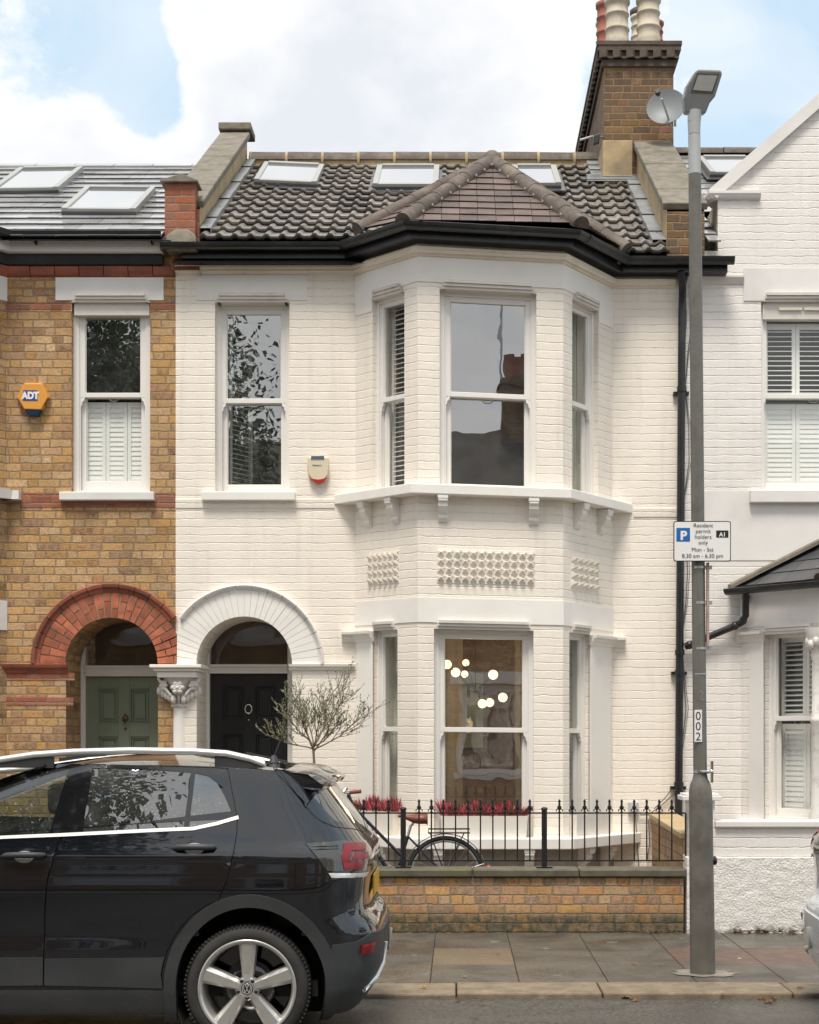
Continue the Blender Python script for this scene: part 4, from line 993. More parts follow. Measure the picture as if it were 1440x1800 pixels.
mb = MB(); mb.sweep([BL, BF, BW+Vector((.0, 0, 0))], [(0, zF(880)), (.12, zF(880)), (.13, zF(864)), (0, zF(862))]); mb.box(BW.x-.1, PX(38, YF), YF-.10, YF+.02, zF(880), zF(865)); mb.build('bay_sill', mt['plaster2'], bh)
mb = MB(); fB.box(mb, ba(107), ba(273), -.07, .1, zF(881), zF(866)); mb.build('sill', mt['plaster2'], bh, bevel=.008)
w1 = window(bh, fB, *wL1, zF(694), rec=.07, jamb=.055, stile=.05, bot=.10, lower_glass=mt['glasslow'])
shutter(ident, fB, wL1[0]+.08, wL1[1]-.05, .185, wL1[2]+.1, zF(700), w1, n=3, closed=True)
mb = MB(); head_mould(mb, fB, wL1[0], wL1[1], wL1[3]-.005, rev=.08)
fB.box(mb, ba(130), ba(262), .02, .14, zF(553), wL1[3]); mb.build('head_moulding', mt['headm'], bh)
mb = MB()      # cut-brick bands
for px0, px1, pa, pb in ((12, 125, 544, 531), (264, 309, 544, 531), (38, 309, 892, 866), (0, 130, 1240, 1226), (0, 132, 1196, 1183)):
    mb = MB(); mb.box(PX(px0, YF), PX(px1, YF)-.004, YF-.004, YF+.01, zF(pa), zF(pb)); mb.build('red_band', mt['redbrick'], bh)
mb = MB()
for (xa, xb) in ((BW.x, LX1),):
    x = xa
    while x < xb-.02:
        l = min(.235, xb-x)
        mb.sweep([(x+.003, YF, 0), (x+l-.005, YF, 0)], [(0, zF(487)), (.012, zF(487)), (.03, zF(484)), (.05, zF(478)), (.055, zF(472)), (.035, zF(469)), (0, zF(469))]); x += .235
mb.sweep([BL, BF, BW], [(0, zF(487)), (.012, zF(487)), (.03, zF(484)), (.05, zF(478)), (.055, zF(472)), (.035, zF(469)), (0, zF(469))])
mb.build('terracotta_string', mt['terracotta'], bh)
mb = MB(); mb.sweep([BL, BF, BW, Vector((PX(288, YF), YF, 0))], [(0, zF(468)), (.055, zF(468)), (.065, zF(450)), (0, zF(450))]); mb.build('black_board', mt['black'], bh)
mb = MB(); mb.sweep([BL, BF, BW, Vector((PX(289, YF), YF, 0))], [(0, zF(450)+.002), (.13, zF(450)+.004), (.14, zF(431)), (0, zF(431))]); mb.build('fascia', mt['joinery'], bh, bevel=.004)
ge = zF(431)-.03
prof = [(.14+.062-.062*math.cos(math.pi*k/8), ge+.085-.062*math.sin(math.pi*k/8)) for k in range(9)]; prof += [(x-(.008 if x > .2 else -.008), z_+.006) for x, z_ in prof[::-1]]
mb = MB(); mb.sweep([BL, BF, BW, Vector((PX(292, YF), YF, 0))], prof); mb.build('gutter', mt['black'], bh)
for px in (70, 272): mb = MB(); mb.box(PX(px, YF), PX(px+3, YF), YF-.19, YF-.13, zF(439), zF(428)); mb.build('gutter_bracket', mt['black'], bh)
PARTL = PX(311, YF)
arch_ring(bh, gx, gz, rG, 126/183, 141/183, mt['voussoir'], mt['terracotta'], clip=lambda x: x > PARTL, n=24)
mb = MB(); mb.sweep([(LX0, YF, 0), (gx-rG+.02, YF, 0)], [(0, gz-.09), (.012, gz-.09), (.018, gz-.06), (.045, gz-.035), (.055, gz-.005), (.05, gz), (0, gz)]); mb.build('impost_moulding', mt['terracotta'], bh)
porch(bh, 115, 278, None, gx, gz, rG, mt['greendoor'], mt['stock'], 3, (PZ(1189, YD), PZ(1170, YD)), (220, 1263, 'lion'), (118, 151, 284, 320))
mb = MB(); mb.box(gx-rG-.02, gx+rG+.02, YF-.32, YD+.1, -.02, .12); mb.build('doorstep', mt['stone'], bh, bevel=.01)
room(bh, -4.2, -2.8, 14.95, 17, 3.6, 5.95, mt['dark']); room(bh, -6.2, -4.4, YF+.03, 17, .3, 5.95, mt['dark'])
# roof: slates, ridge, roof windows
mb = MB(); courses(mb, (LX0, RY0, RZ0+.03), (-2.80, RY0, RZ0+.03), (LX0, 17.75, rz(17.75)+.03), (-2.80, 17.75, rz(17.75)+.03), 14, .30, th=.02, jit=.004)
mb.build('roof_slates', mt['slate'], bh)
mb = MB(); mb.face([(LX0, RY0, RZ0), (LX1, RY0, RZ0), (LX1, 17.75, rz(17.75)), (LX0, 17.75, rz(17.75))]); mb.face([(LX0, 17.75, rz(17.75)), (LX1, 17.75, rz(17.75)), (LX1, 21, 6.3), (LX0, 21, 6.3)]); mb.build('roof', mt['dark'], bh)
mb = MB(); x = LX0
while x < -2.9: mb.obox((x, 17.62, rz(17.62)+.05), (.44, 0, 0), (0, .15, .08), (0, -.005, .02)); x += .45
mb.build('ridge_tiles', mt['slate'], bh)
for c4 in (((32, 311), (147, 309), (106, 346), (-10, 348)), ((150, 346), (277, 343), (241, 384), (112, 383))): velux(bh, c4)
# little bay roof far left is part of the same eaves
# column and carved capital between the doors (belongs to the pair; stands against the white house pier)
col = thing('porch_column', 'white painted round column with carved flower capital between the two front doors', 'column', (PX(314, YF), YF-.02, 0))
cxn = PX(314, YF-.05); cyn = YF+.06
mb = MB(); zt = PZ(1240, YF-.05)
mb.lathe((cxn, cyn, 0), [(.135, 0), (.135, .25), (.11, .3), (.09, .34), (.086, 1.2), (.083, zt-.02)], 28); mb.build('shaft', mt['plaster'], col)
mb = MB(); mb.lathe((cxn, cyn, zt), [(.084, -.02), (.10, -.015), (.103, .0), (.098, .012), (.084, .02), (.088, .08), (.12, .17), (.16, .24), (.17, .27)], 28)
random.seed(3)
mt['carved'] = M('white_painted_carving', (.72, .69, .65), .6, var=.05, dirt=(.35, .31, .27), dirta=.55, dirts=14)
def flower(mb, c, r, n, d, tiltv):
    d = Vector(d).normalized(); a = d.cross(UP).normalized(); b = a.cross(d)
    for ring, (rr, off) in enumerate(((r, 0), (r*.6, .012))):
        for k in range(n):
            t = 2*math.pi*(k+ring*.5)/n; p = Vector(c)+(a*math.cos(t)+b*math.sin(t))*rr*.55+d*off
            mb.sphere(p, rr*.42, 8, rz=rr*.36)
    mb.sphere(Vector(c)+d*.02, r*.26, 8)
flower(mb, (cxn, cyn-.16, zt+.17), .075, 6, (0, -1, 0), 0)
for s_ in (-1, 1):
    flower(mb, (cxn+s_*.145, cyn-.11, zt+.19), .06, 6, (s_*.7, -.7, 0), 0)
    for k in range(5):
        p0 = Vector((cxn+s_*(.05+.035*k), cyn-.12+.012*k, zt+.06+.02*k)); mb.sphere(p0, .028, 8, rz=.045)
    mb.tube([(cxn+s_*.03, cyn-.10, zt+.05), (cxn+s_*.09, cyn-.15, zt+.12), (cxn+s_*.20, cyn-.08, zt+.26)], .014, 8)
for k in range(7): t = math.pi*(k+.5)/7; mb.tube([(cxn-.09*math.cos(t), cyn-.09*math.sin(t), zt+.02), (cxn-.115*math.cos(t), cyn-.115*math.sin(t), zt+.1)], .013, 6)
mb.build('capital', mt['carved'], col)
mb = MB(); za = zt+.265
for o, z_0, z_1 in ((.0, za, gz-.075), (.03, gz-.075, gz-.045), (.06, gz-.045, gz-.012)):
    mb.box(cxn-.19-o, cxn+.18+o, YF-.14-o, YF+.3, z_0, z_1-.002)
mb.build('abacus', mt['plaster'], col, bevel=.005)
mb = MB(); mb.box(PX(287, YF), PX(306, YF), YF+.02, YD+.3, -.05, gz-.02); mb.build('brick_jamb', mt['stock'], bh)
mb = MB(); mb.box(PX(306, YF)+.005, PX(346, YF), YF-.006, YD+.3, -.05, gz-.02); mb.build('jamb', mt['white'], wh)

# ------------------------------------------------------------------ painted house on the right
RXe = 7.2
ph = thing('gabled_white_house', 'greyish white painted brick house with front gable, shuttered windows and slate bay roof', 'house', (5, YF+2, 0))
fP = Frame((XR, YF), (1, 0)); pa = lambda px: PX(px, YF)-XR
oU = (pa(1338), pa(1338)+1.05, zF(862), zF(530))
GX0 = PX(1262, YF); gA = Vector((GX0+1.75, 0, PZ(62, YF)))
mb = MB()
P0 = Vector((PX(1303, YF), YF, 0)); P1 = Vector((P0.x+.60, YB, 0))
wall(mb, fP, 0, pa(1303), -.05, 6.25, [])
fP2 = Frame((P0.x, YF), (1, 0)); oU2 = (oU[0]-pa(1303), oU[1]-pa(1303), oU[2], oU[3])
wall(mb, fP2, 0, RXe-P0.x, 2.9, 6.25, [oU2], reveal=.14)
zk = zF(345)
mb.face([(GX0, YF, 6.25), (GX0+3.5, YF, 6.25), (GX0+3.5, YF, zk), (GX0, YF, zk)]); mb.face([(GX0, YF, zk), (GX0+3.5, YF, zk), (gA.x, YF, gA.z)])
mb.face([(GX0+3.5, YF, 6.25), (RXe, YF, 6.25), (RXe, YF, 6.3), (GX0+3.5, YF, 6.3)])
mb.face([(GX0, YF, 5.9), (GX0, YF+2.5, 5.9), (GX0, YF+2.5, zk), (GX0, YF, zk)]); mb.face([(GX0+3.5, YF, 5.9), (GX0+3.5, YF+2.5, 5.9), (GX0+3.5, YF+2.5, zk), (GX0+3.5, YF, zk)])
mb.build('wall', mt['white2'], ph)
mb = MB()
for s_, x0 in ((1, GX0), (-1, GX0+3.5)):
    a, b = Vector((x0-s_*.05, YF-.05, zk+.0)), Vector((gA.x, YF-.05, gA.z+.03)); d = (b-a).normalized(); n_ = Vector((-d.z, 0, d.x))*s_
    mb.obox(a-n_*.045, b-a, (0, .30, 0), n_*.11)
mb.build('verge_coping', mt['plaster2'], ph)
mb = MB(); mb.sweep([(GX0-.07, YF+.2, 0), (GX0-.04, YF, 0), (PX(1336, YF), YF, 0)], [(0, zF(352)), (.035, zF(350)), (.06, zF(343)), (.06, zF(338)), (0, zF(336))]); mb.build('kneeler', mt['plaster2'], ph)
mb = MB(); mb.face([(GX0, YF+.05, zk), (gA.x, YF+.05, gA.z), (gA.x, YF+5, gA.z), (GX0, YF+5, zk)]); mb.face([(GX0+3.5, YF+.05, zk), (gA.x, YF+.05, gA.z), (gA.x, YF+5, gA.z), (GX0+3.5, YF+5, zk)]); mb.build('gable_roof', mt['darkslate'], ph)
mb = MB(); courses(mb, (2.37, RY0, RZ0-.02), (GX0-.01, RY0, RZ0-.02), (2.37, 18.6, rz(18.6)), (GX0-.01, 18.6, rz(18.6)), 16, .30, th=.02); courses(mb, (GX0, 15.7, rz(15.7)-.02), (RXe, 15.7, rz(15.7)-.02), (GX0, 18.6, rz(18.6)), (RXe, 18.6, rz(18.6)), 11, .30, th=.012)
mb.build('roof_slates', mt['slate'], ph)
mb = MB(); ridge(mb, 2.37, RXe, 18.6, rz(18.6)+.0, r=.09); mb.face([(2.3, 18.6, rz(18.6)), (RXe, 18.6, rz(18.6)), (RXe, 22, 6), (2.3, 22, 6)]); mb.build('ridge_tiles', mt['ridge'], ph)
velux(ph, ((1240, 290), (1335, 290), (1325, 318), (1232, 318)))
mb = MB(); mb.sweep([(PX(1208, YF), YF, 0), (PX(1307, YF), YF, 0)], [(0, zF(500)), (.01, zF(500)), (.03, zF(494)), (.045, zF(489)), (.045, zF(486)), (0, zF(484))]); mb.build('cornice', mt['plaster2'], ph)
mb = MB(); mb.box(PX(1307, YF), RXe-.5, YF-.01, YF+.02, zF(529), zF(472)); mb.build('lintel', mt['plaster2'], ph); mb = MB(); mb.box(PX(1234, YF), RXe-.5, YF-.006, YF+.02, zF(985), zF(863)); mb.build('plaster_band', mt['plaster2'], ph)
mb = MB(); fP.box(mb, pa(1317), oU[1]+.15, -.07, .14, zF(885), zF(863)); mb.build('sill', mt['plaster2'], ph, bevel=.008)
wU = window(ph, fP, *oU, zF(697), rec=.05, jamb=.03, stile=.03, bot=.06, glass=mt['glasslow'])
fP.box(MB(), 0, 1, 0, 1, 0, 1)
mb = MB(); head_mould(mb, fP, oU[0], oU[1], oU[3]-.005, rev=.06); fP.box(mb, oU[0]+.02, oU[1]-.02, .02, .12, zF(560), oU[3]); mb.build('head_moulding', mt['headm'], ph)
mb = MB(); fP.box(mb, pa(1370), pa(1410), .0, .02, zF(545), zF(540)); fP.box(mb, pa(1414), pa(1450), .0, .02, zF(545), zF(540)); mb.build('trickle_vent', mt['cornice'], ph)
shutter(ident, fP, oU[0]+.06, oU[1]-.06, .168, zF(694), zF(562), wU, n=3); shutter(ident, fP, oU[0]+.06, oU[1]-.06, .165, oU[2]+.06, zF(704), wU, n=3, closed=True)
room(ph, XR+.2, RXe, 15.1, 17.5, 3.6, 5.95, mt['room']); room(ph, P0.x+.1, RXe, YF+.03, 17.5, .4, 2.9, mt['room'])
# its ground floor bay
fQ = Frame(P0, P1-P0); LQ = (P1-P0).length; P2 = P1+Vector((1.4, 0, 0)); P3 = Vector((P2.x+.6, YF, 0)); fQf = Frame(P1, (1, 0)); fQr = Frame(P2, P3-P2)
q0, q1 = a_at(fQ, 1343), LQ-.05
zqt, zqb = PZ(1108, YB+.3), PZ(1442, YB+.3)
mb = MB(); wall(mb, fQ, 0, LQ, -.05, 2.95, [(q0, q1, zqb, zqt)], reveal=.16); wall(mb, fQf, 0, 1.4, -.05, 2.95, [(.15, 1.25, zqb, zqt)], reveal=.16); wall(mb, fQr, 0, LQ, -.05, 2.95, [], reveal=.16)
mb.build('bay_wall', mt['white2'], ph)
wq = window(ph, fQ, q0, q1, zqb, zqt, PZ(1266, YB+.3), rec=.08, jamb=.03, stile=.035, glass=mt['glasslow']); shutter(ident, fQ, q0+.02, q1-.0, .24, PZ(1264, YB+.3), zqt-.05, wq, n=2); shutter(ident, fQ, q0+.02, q1-.0, .25, zqb+.06, PZ(1272, YB+.3), wq, n=2, closed=True)
wq2 = window(ph, fQf, .15, 1.25, zqb, zqt, PZ(1266, YB+.3), rec=.08, glass=mt['glasslow']); shutter(ident, fQf, .2, 1.2, .24, zqb, zqt, wq2, n=3, closed=True)
mb = MB(); mb.sweep([P0, P1, P2, P3], [(0, zqt+.05), (.012, zqt+.05), (.012, 2.96), (0, 2.96)]); fQ.box(mb, a_at(fQ, 1318), q0, -.012, .02, zqb, zqt-.03); fQ.box(mb, q1, LQ, -.012, .02, zqb, zqt); mb.build('frieze', mt['plaster2'], ph)
mb = MB(); cz = zqt-.01; pf = [(0, cz-.085), (.02, cz-.085), (.025, cz-.06), (.045, cz-.045), (.055, cz-.02), (.085, cz-.012), (.088, cz+.012), (0, cz+.012)]
mb.sweep([P0-Vector((.05, 0, 0)), P0, fQ.p(q0+.01, 0, 0)], pf); head_mould(mb, fQ, q0, q1, zqt-.03, rev=.09); mb.build('capital_moulding', mt['plaster2'], ph)
mb = MB(); mb.sweep([P0, P1, P2, P3], [(0, zqb-.1), (.12, zqb-.1), (.12, zqb), (0, zqb)]); mb.build('bay_sill', mt['plaster2'], ph)
mb = MB(); c = fQ.p(LQ-.02, -.03, 0); mb.lathe((c.x, c.y, zqb), [(.075, 0), (.07, .06), (.052, .1), (.048, .9), (.06, .92), (.06, .95), (.047, .97), (.045, zqt-zqb-.28), (.055, zqt-zqb-.26), (.05, zqt-zqb-.22), (.10, zqt-zqb-.08), (.11, zqt-zqb)], 20)
for k in range(10): t = 2*math.pi*k/10; mb.sphere((c.x+.075*math.cos(t), c.y+.075*math.sin(t), zqt-.15+.03*(k % 2)), .035, 8, rz=.05)
mb.build('bay_column', mt['carved'], ph)
zgB = 3.0
gpth = [P0-Vector((.03, 0, 0)), P1, P2, P3]
prof = [(.12+.055-.055*math.cos(math.pi*k/8), 2.985-.055*math.sin(math.pi*k/8)) for k in range(9)]; prof += [(x-(.008 if x > .2 else -.008), z_+.006) for x, z_ in prof[::-1]]
mb = MB(); mb.sweep(gpth, prof); mb.build('bay_gutter', mt['black'], ph)
mb = MB(); o = lambda p, q: (p-q)
apx = Vector((P0.x+1.3, YF, PZ(905, YF))); e0 = Vector((P0.x-.10, YF-.02, 3.01)); e1 = Vector((P1.x-.04, YB-.16, 3.01)); e2 = Vector((P2.x+.04, YB-.16, 3.01)); e3 = Vector((P3.x+.1, YF-.02, 3.01))
courses(mb, e0, e1, apx, apx, 6, .3, th=.01); courses(mb, e1, e2, apx, apx, 6, .3, th=.01); courses(mb, e2, e3, apx, apx, 6, .3, th=.01); mb.build('bay_roof', mt['darkslate'], ph)
mb = MB(); hip(mb, e1, apx, r=.06); hip(mb, e2, apx, r=.06); mb.build('hip_tiles', mt['ridge'], ph)
mb = MB(); d = apx-e0; mb.obox(e0+Vector((-.03, 0, .0)), d, (0, -.16, -.02), (0, 0, .035)); mb.build('verge_mortar', mt['stone'], ph)
mb = MB(); mb.tube([W3(1311, 1043, YF-.22), W3(1311, 1082, YF-.16), W3(1304, 1094, YF-.12), W3(1290, 1101, YF-.09), W3(1204, 1137, YF-.07)], .034, 12)
for px, py in ((1311, 1050), (1306, 1091), (1292, 1100), (1212, 1134)): mb.sphere(W3(px, py, YF-.11), .042, 10)
mb.build('bay_downpipe', mt['black'], ph)
mb = MB(); mb.box(PX(1243, YF), GX0-.01, YF+.35, YF+.6, 6.2, PZ(435, YF)); mb.build('eaves_box', mt['dark'], ph)
# houses carry on: dark chimney-side body so nothing is hollow from the side
for hs, x0, x1 in ((bh, LX0, LX1), (ph, XR, RXe)):
    mb = MB(); mb.box(x0+.01, x1-.01, YF+3.6, YF+7, -.05, 6.2); mb.build('rear_wall', mt['stock'], hs)
mb = MB(); mb.box(XL+.01, XR-.01, YF+4.2, YF+7, -.05, 6.2); mb.build('rear_wall', mt['stock'], wh)
# ------------------------------------------------------------------ ground, pavement, kerb, road
YK0, YK1 = 9.51, 9.93
def struct(o): o['kind'] = 'structure'; return o
mt['asphalt'] = None
t = NT('wet_asphalt'); o = t.obj()
n1_ = t.noise(48, 4, .85, o); n2_ = t.noise(.7, 6, .65, o, .4); n3 = t.noise(9, 5, .6, o)
c = t.mixc(t.mr(n1_, .40, .62), (.014, .012, .010), (.15, .138, .12)); c = t.mixc(t.mr(n2_, .4, .7, 0, .55), c, (.055, .046, .037)); c = t.mixc(t.mr(t.noise(210, 2, .5, o), .66, .72, 0, .8), c, (.25, .24, .22))
vo = t.n('ShaderNodeTexVoronoi', feature='DISTANCE_TO_EDGE'); vo.inputs['Scale'].default_value = .55; vd = t.n('ShaderNodeVectorMath', operation='ADD'); nn_ = t.n('ShaderNodeTexNoise'); nn_.inputs['Scale'].default_value = 3; nn_.inputs['Detail'].default_value = 8; t.l(o, nn_.inputs['Vector']); t.l(nn_.outputs['Color'], vd.inputs[0]); t.l(o, vd.inputs[1]); t.l(vd.outputs[0], vo.inputs['Vector']); c = t.mixc(t.mr(vo.outputs[0], .0, .012, .8, 0), c, (.012, .011, .01))
t.P(Base_Color=c, Roughness=t.mr(n2_, .35, .7, .3, .65)); t.bump(t.math('ADD', n1_, t.math('MULTIPLY', n3, .6)), .6, .006); mt['asphalt'] = t.m
t = NT('wet_paving_slab'); o = t.obj(); isl_ = island(t)
c = t.ramp(isl_, [(0, (.075, .066, .053)), (.5, (.095, .082, .066)), (.8, (.085, .075, .062)), (1, (.105, .088, .07))])
c = t.mixc(t.mr(t.noise(52, 4, .85, o), .46, .64, 0, .75), c, (.21, .18, .145)); c = t.mixc(t.mr(t.noise(2.3, 7, .65, o, .5), .45, .7, 0, .8), c, (.040, .033, .024))
gum = t.mr(t.noise(5.5, 1, .3, o), .735, .745, 0, .6); c = t.mixc(gum, c, (.22, .2, .17)); c = t.mixc(t.mr(t.noise(11, 8, .8, o, 1.2), .62, .70, 0, .6), c, (.03, .027, .02))
t.P(Base_Color=c, Roughness=t.mr(t.noise(1.7, 6, .6, o), .35, .65, .2, .65)); t.bump(t.noise(110, 4, .7, o), .45, .004); mt['slab'] = t.m
def slabmat(name, col): return M(name, col, .5, var=.15, vs=5, bump=.4, bs=110, dirt=(.08, .065, .05), dirta=.5, dirts=2.5, rvar=.15)
mt['slabsand'] = slabmat('sandy_paving_slab', (.165, .122, .078)); mt['slabred'] = slabmat('reddish_paving_slab', (.14, .085, .065))
mt['kerb'] = M('tan_granite_kerb', (.215, .165, .11), .55, var=.3, vs=8, isl=.15, bump=.8, bs=50, dirt=(.13, .10, .07), dirta=.75, dirts=7, rvar=.15)
mt['earth'] = M('dark_joint_grit', (.05, .045, .035), .95, var=.3, bump=.5, bs=80)
def rzc(Y): return -.032+.030*min(1, max(0, (YK0-Y)/2))+.02*min(1, max(0, (7.5-Y)/2))
mb = MB(); ys = [YK0+.05, YK0-.25, 8.9, 8.3, 7.8, 7.0, 5.5, 3.5, 1.6]; rows = [[Vector((x, y, rzc(y) if y > 3 else rzc(y)-.04*(3-y)/1.4)) for x in (-40, -10, 0, 10, 40)] for y in ys]
mb.grid(rows, smooth=True); struct(mb.build('road', mt['asphalt']))
mb = MB(); mb.face([(-600, -600, -.12), (600, -600, -.12), (600, 600, -.12), (-600, 600, -.12)]); struct(mb.build('ground', mt['earth']))
rnd = random.Random(11)
mb, ms, mr_ = MB(), MB(), MB()
rowsY = [9.93, 10.72, 11.52, 12.42]
for r in range(3):
    y0, y1 = rowsY[r], rowsY[r+1]
    for k in range(-22, 22):
        x0 = -.18+k*.578; x1 = x0+.578
        t_ = mb
        if r == 1 and k == 0: t_ = ms
        elif r == 1 and k in (3, 4): t_ = mr_
        elif r == 0 and k == -1: pass
        e = rnd.uniform(0, .003)
        g = .0022
        t_.box(x0+g, x1-g, y0+g, y1-g, -.06, .0-e)
for m_, mm in ((mb, mt['slab']), (ms, mt['slabsand']), (mr_, mt['slabred'])): struct(m_.build('pavement', mm, bevel=.005))
mb = MB(); mb.box(-12, 12, YK1, 12.45, -.1, -.012); struct(mb.build('pavement_bed', mt['earth']))
mb = MB(); x = -12.1
while x < 12:
    l = rnd.uniform(.9, 1.3); 
    mb.box(x+.004, x+l-.004, YK0, YK1-.004, -.09, .002+rnd.uniform(-.004, .003)); x += l
struct(mb.build('kerb', mt['kerb'], bevel=.012))
mb = MB(); mb.box(-12, 12, -.6, 1.6, -.1, .06); struct(mb.build('far_pavement', mt['slab']))
mt['gravel'] = M('garden_gravel', (.2, .17, .14), .9, var=.4, vs=40, bump=1, bs=60)
mb = MB(); mb.box(-12, 12, 12.62, 15.4, -.1, -.03); struct(mb.build('front_garden', mt['gravel']))
mb = MB(); 
for k in range(5): mb.box(ARXw-.55, ARXw+.55, 12.5+k*.42, 12.5+k*.42+.41, -.04, -.005)
struct(mb.build('path', mt['slab']))
# cement collar at the lamp post foot
# ------------------------------------------------------------------ front wall with railings
WX0, WX1 = PX(560, YW), PX(1206, YW)
lw = thing('front_garden_wall', 'low yellow brick front wall with mossy stone coping under the black railings', 'wall', ((WX0+WX1)/2, YW+.1, 0))
ctop = PZ(1524, YW-.03)
mb = MB(); mb.box(WX0, WX1-.02, YW, YW+.215, -.05, PZ(1543, YW)); mb.build('brickwork', mt['lowwall'], lw)
mb = MB(); x = WX0-.02
for xe in (PX(831, YW), PX(1018, YW), WX1): mb.box(x, xe-.003, YW-.035, YW+.26, PZ(1542, YW-.03), PZ(1528, YW-.03)); x = xe+.002
mb.build('coping', mt['copingwall'], lw, bevel=.012)
cz_ = PZ(1528, YW-.03)
YR = YW+.11
ra = thing('railing', 'black iron railing with spear finials along the top of the front wall', 'railing', ((WX0+WX1)/2, YR, cz_))
zt_, zb_ = PZ(1429, YR), PZ(1513, YR)
mb = MB(); mb.box(PX(590, YR), PX(1205, YR), YR-.006, YR+.006, zt_-.007, zt_+.005); mb.build('top_rail', mt['iron'], ra)
mb = MB(); mb.box(PX(590, YR), PX(1205, YR), YR-.006, YR+.006, zb_-.005, zb_+.007); mb.build('bottom_rail', mt['iron'], ra)
mb = MB(); mb.box(PX(1204, YR), PX(1204, YR)+.012, YR-.008, YR+.008, zb_, zt_); mb.build('end_bar', mt['iron'], ra)
for px in (709, 957):
    mb = MB(); xx = PX(px, YR); mb.tube([(xx, YR, cz_), (xx, YR, PZ(1421, YR))], .023, 14); mb.lathe((xx, YR, PZ(1421, YR)), [(.027, -.012), (.028, 0), (.02, .008), (.001, .012)], 14); mb.box(xx-.065, xx+.065, YR-.05, YR+.05, cz_, cz_+.012); mb.build('post', mt['iron'], ra)
bars = [596, 618, 639.5, 661, 683, 736.8, 758.5, 779.5, 801, 823, 844.8, 866.5, 888, 909.7, 931.5, 983.5, 1006, 1027.8, 1049.5, 1071.5, 1093, 1115, 1137, 1159, 1181]
mb0 = MB(); mb0.tube([(0, YR, zb_), (0, YR, zt_)], .0062, 8); bar0 = None
x0 = PX(bars[0], YR)
mbar = MB(); mbar.tube([(x0, YR, zb_), (x0, YR, zt_+.02)], .0062, 8); bar0 = mbar.build('bar', mt['iron'], ra)
mf = MB(); H = PZ(1405, YR)-zt_
mf.lathe((x0, YR, zt_), [(.006, .0), (.012, .006), (.007, .014), (.006, .02), (.016, .036), (.019, .048), (.006, .066), (.012, .072), (.008, .078), (.007, .084), (.013, .09), (.004, H)], 8)
for s_ in (-1, 1): mf.tube([(x0, YR, zt_+.024), (x0+s_*.013, YR, zt_+.034), (x0+s_*.024, YR, zt_+.026), (x0+s_*.026, YR, zt_+.012)], .005, 6)
fin0 = mf.build('finial', mt['iron'], bar0)
for px in bars[1:]:
    b_ = copy_tree(bar0, ra); b_.location.x += PX(px, YR)-x0
# garden side wall beside the pier
sw = thing('garden_side_wall', 'stepped brown brick side wall with sandstone coping behind the right end of the railings', 'wall', (1.95, 13.5, 0))
mb = MB(); xa = PX(1146, YF)
mb.face([(xa, YW+.2, -.05), (xa, YF, -.05), (xa, YF, .80), (xa, YW+.2, .74)]); mb.face([(xa+.2, YW+.2, -.05), (xa+.2, YF, -.05), (xa+.2, YF, .80), (xa+.2, YW+.2, .74)]); mb.face([(xa, YW+.2, -.05), (xa+.2, YW+.2, -.05), (xa+.2, YW+.2, .74), (xa, YW+.2, .74)])
mb.build('brickwork', mt['lowwall'], sw)
mb = MB(); mb.obox((xa-.03, YW+.22, .74), (.26, 0, 0), (0, YF-YW-.23, .06), (0, 0, .055)); mb.build('coping', mt['render'], sw, bevel=.01)
# white pier and rendered wall in front of the right house
pw = thing('rendered_garden_wall', 'white roughcast front wall with smooth top band and flat coping beside the lamp post', 'wall', (4, YW+.1, 0))
t = NT('white_roughcast'); o = t.obj(); a = t.noise(55, 4, .6, o, .6); cc = t.mixc(t.mr(t.noise(2, 6, .7, o), .5, .75, 0, .35), (.84, .81, .77), (.6, .56, .5))
geo = t.n('ShaderNodeNewGeometry'); sz = t.n('ShaderNodeSeparateXYZ'); t.l(geo.outputs['Position'], sz.inputs[0])
cc = t.mixc(t.math('MULTIPLY', t.mr(sz.outputs[2], .02, .09, 1, 0, True), t.mr(t.noise(9, 6, .7, o), .42, .6)), cc, (.08, .06, .03))
t.P(Base_Color=cc, Roughness=.85); t.bump(t.mr(a, .3, .7), .8, .009); mt['roughcast'] = t.m
ledge = PZ(1508, YW)
wx0 = PX(1207, YW)
mb = MB(); N = 60; M_ = 14
rr = random.Random(5)
for (x0, x1, z0, z1) in ((wx0, 6.5, -.05, ledge),):
    nx, nz = 170, 26; rows = [[Vector((x0+(x1-x0)*i/nx, YW-.03+rr.uniform(-.006, .006), z0+(z1-z0)*j/nz)) for i in range(nx+1)] for j in range(nz+1)]
    mb.grid(rows); 
mb.face([(x0, YW-.03, z1), (x1, YW-.03, z1), (x1, YW+.22, z1+.01), (x0, YW+.22, z1+.01)])
mb.build('roughcast_base', mt['roughcast'], pw)
mb = MB(); mb.box(PX(1256, YW), 6.5, YW+.0, YW+.2, ledge, PZ(1453, YW)); mb.box(wx0, wx0+.005, YW-.02, YW+.2, -.05, ledge); mb.build('upper_band', mt['white2'], pw)
mb = MB(); mb.box(PX(1257, YW), 6.5, YW-.035, YW+.24, PZ(1454, YW), PZ(1443, YW)); mb.build('coping', mt['plaster2'], pw, bevel=.008)
pier = thing('gate_pier', 'square white painted pier with flat cap half hidden by the lamp post', 'pier', (PX(1230, YW), YW+.1, 0))
mb = MB(); mb.box(PX(1207, YW)+.02, PX(1256, YW), YW-.01, YW+.22, ledge, PZ(1406, YW)); mb.build('shaft', mt['white2'], pier)
mb = MB(); mb.box(PX(1199, YW), PX(1267, YW), YW-.05, YW+.26, PZ(1407, YW), PZ(1399, YW)); mb.box(PX(1203, YW), PX(1263, YW), YW-.035, YW+.245, PZ(1399, YW), PZ(1395, YW)); mb.build('cap', mt['plaster2'], pier, bevel=.005)
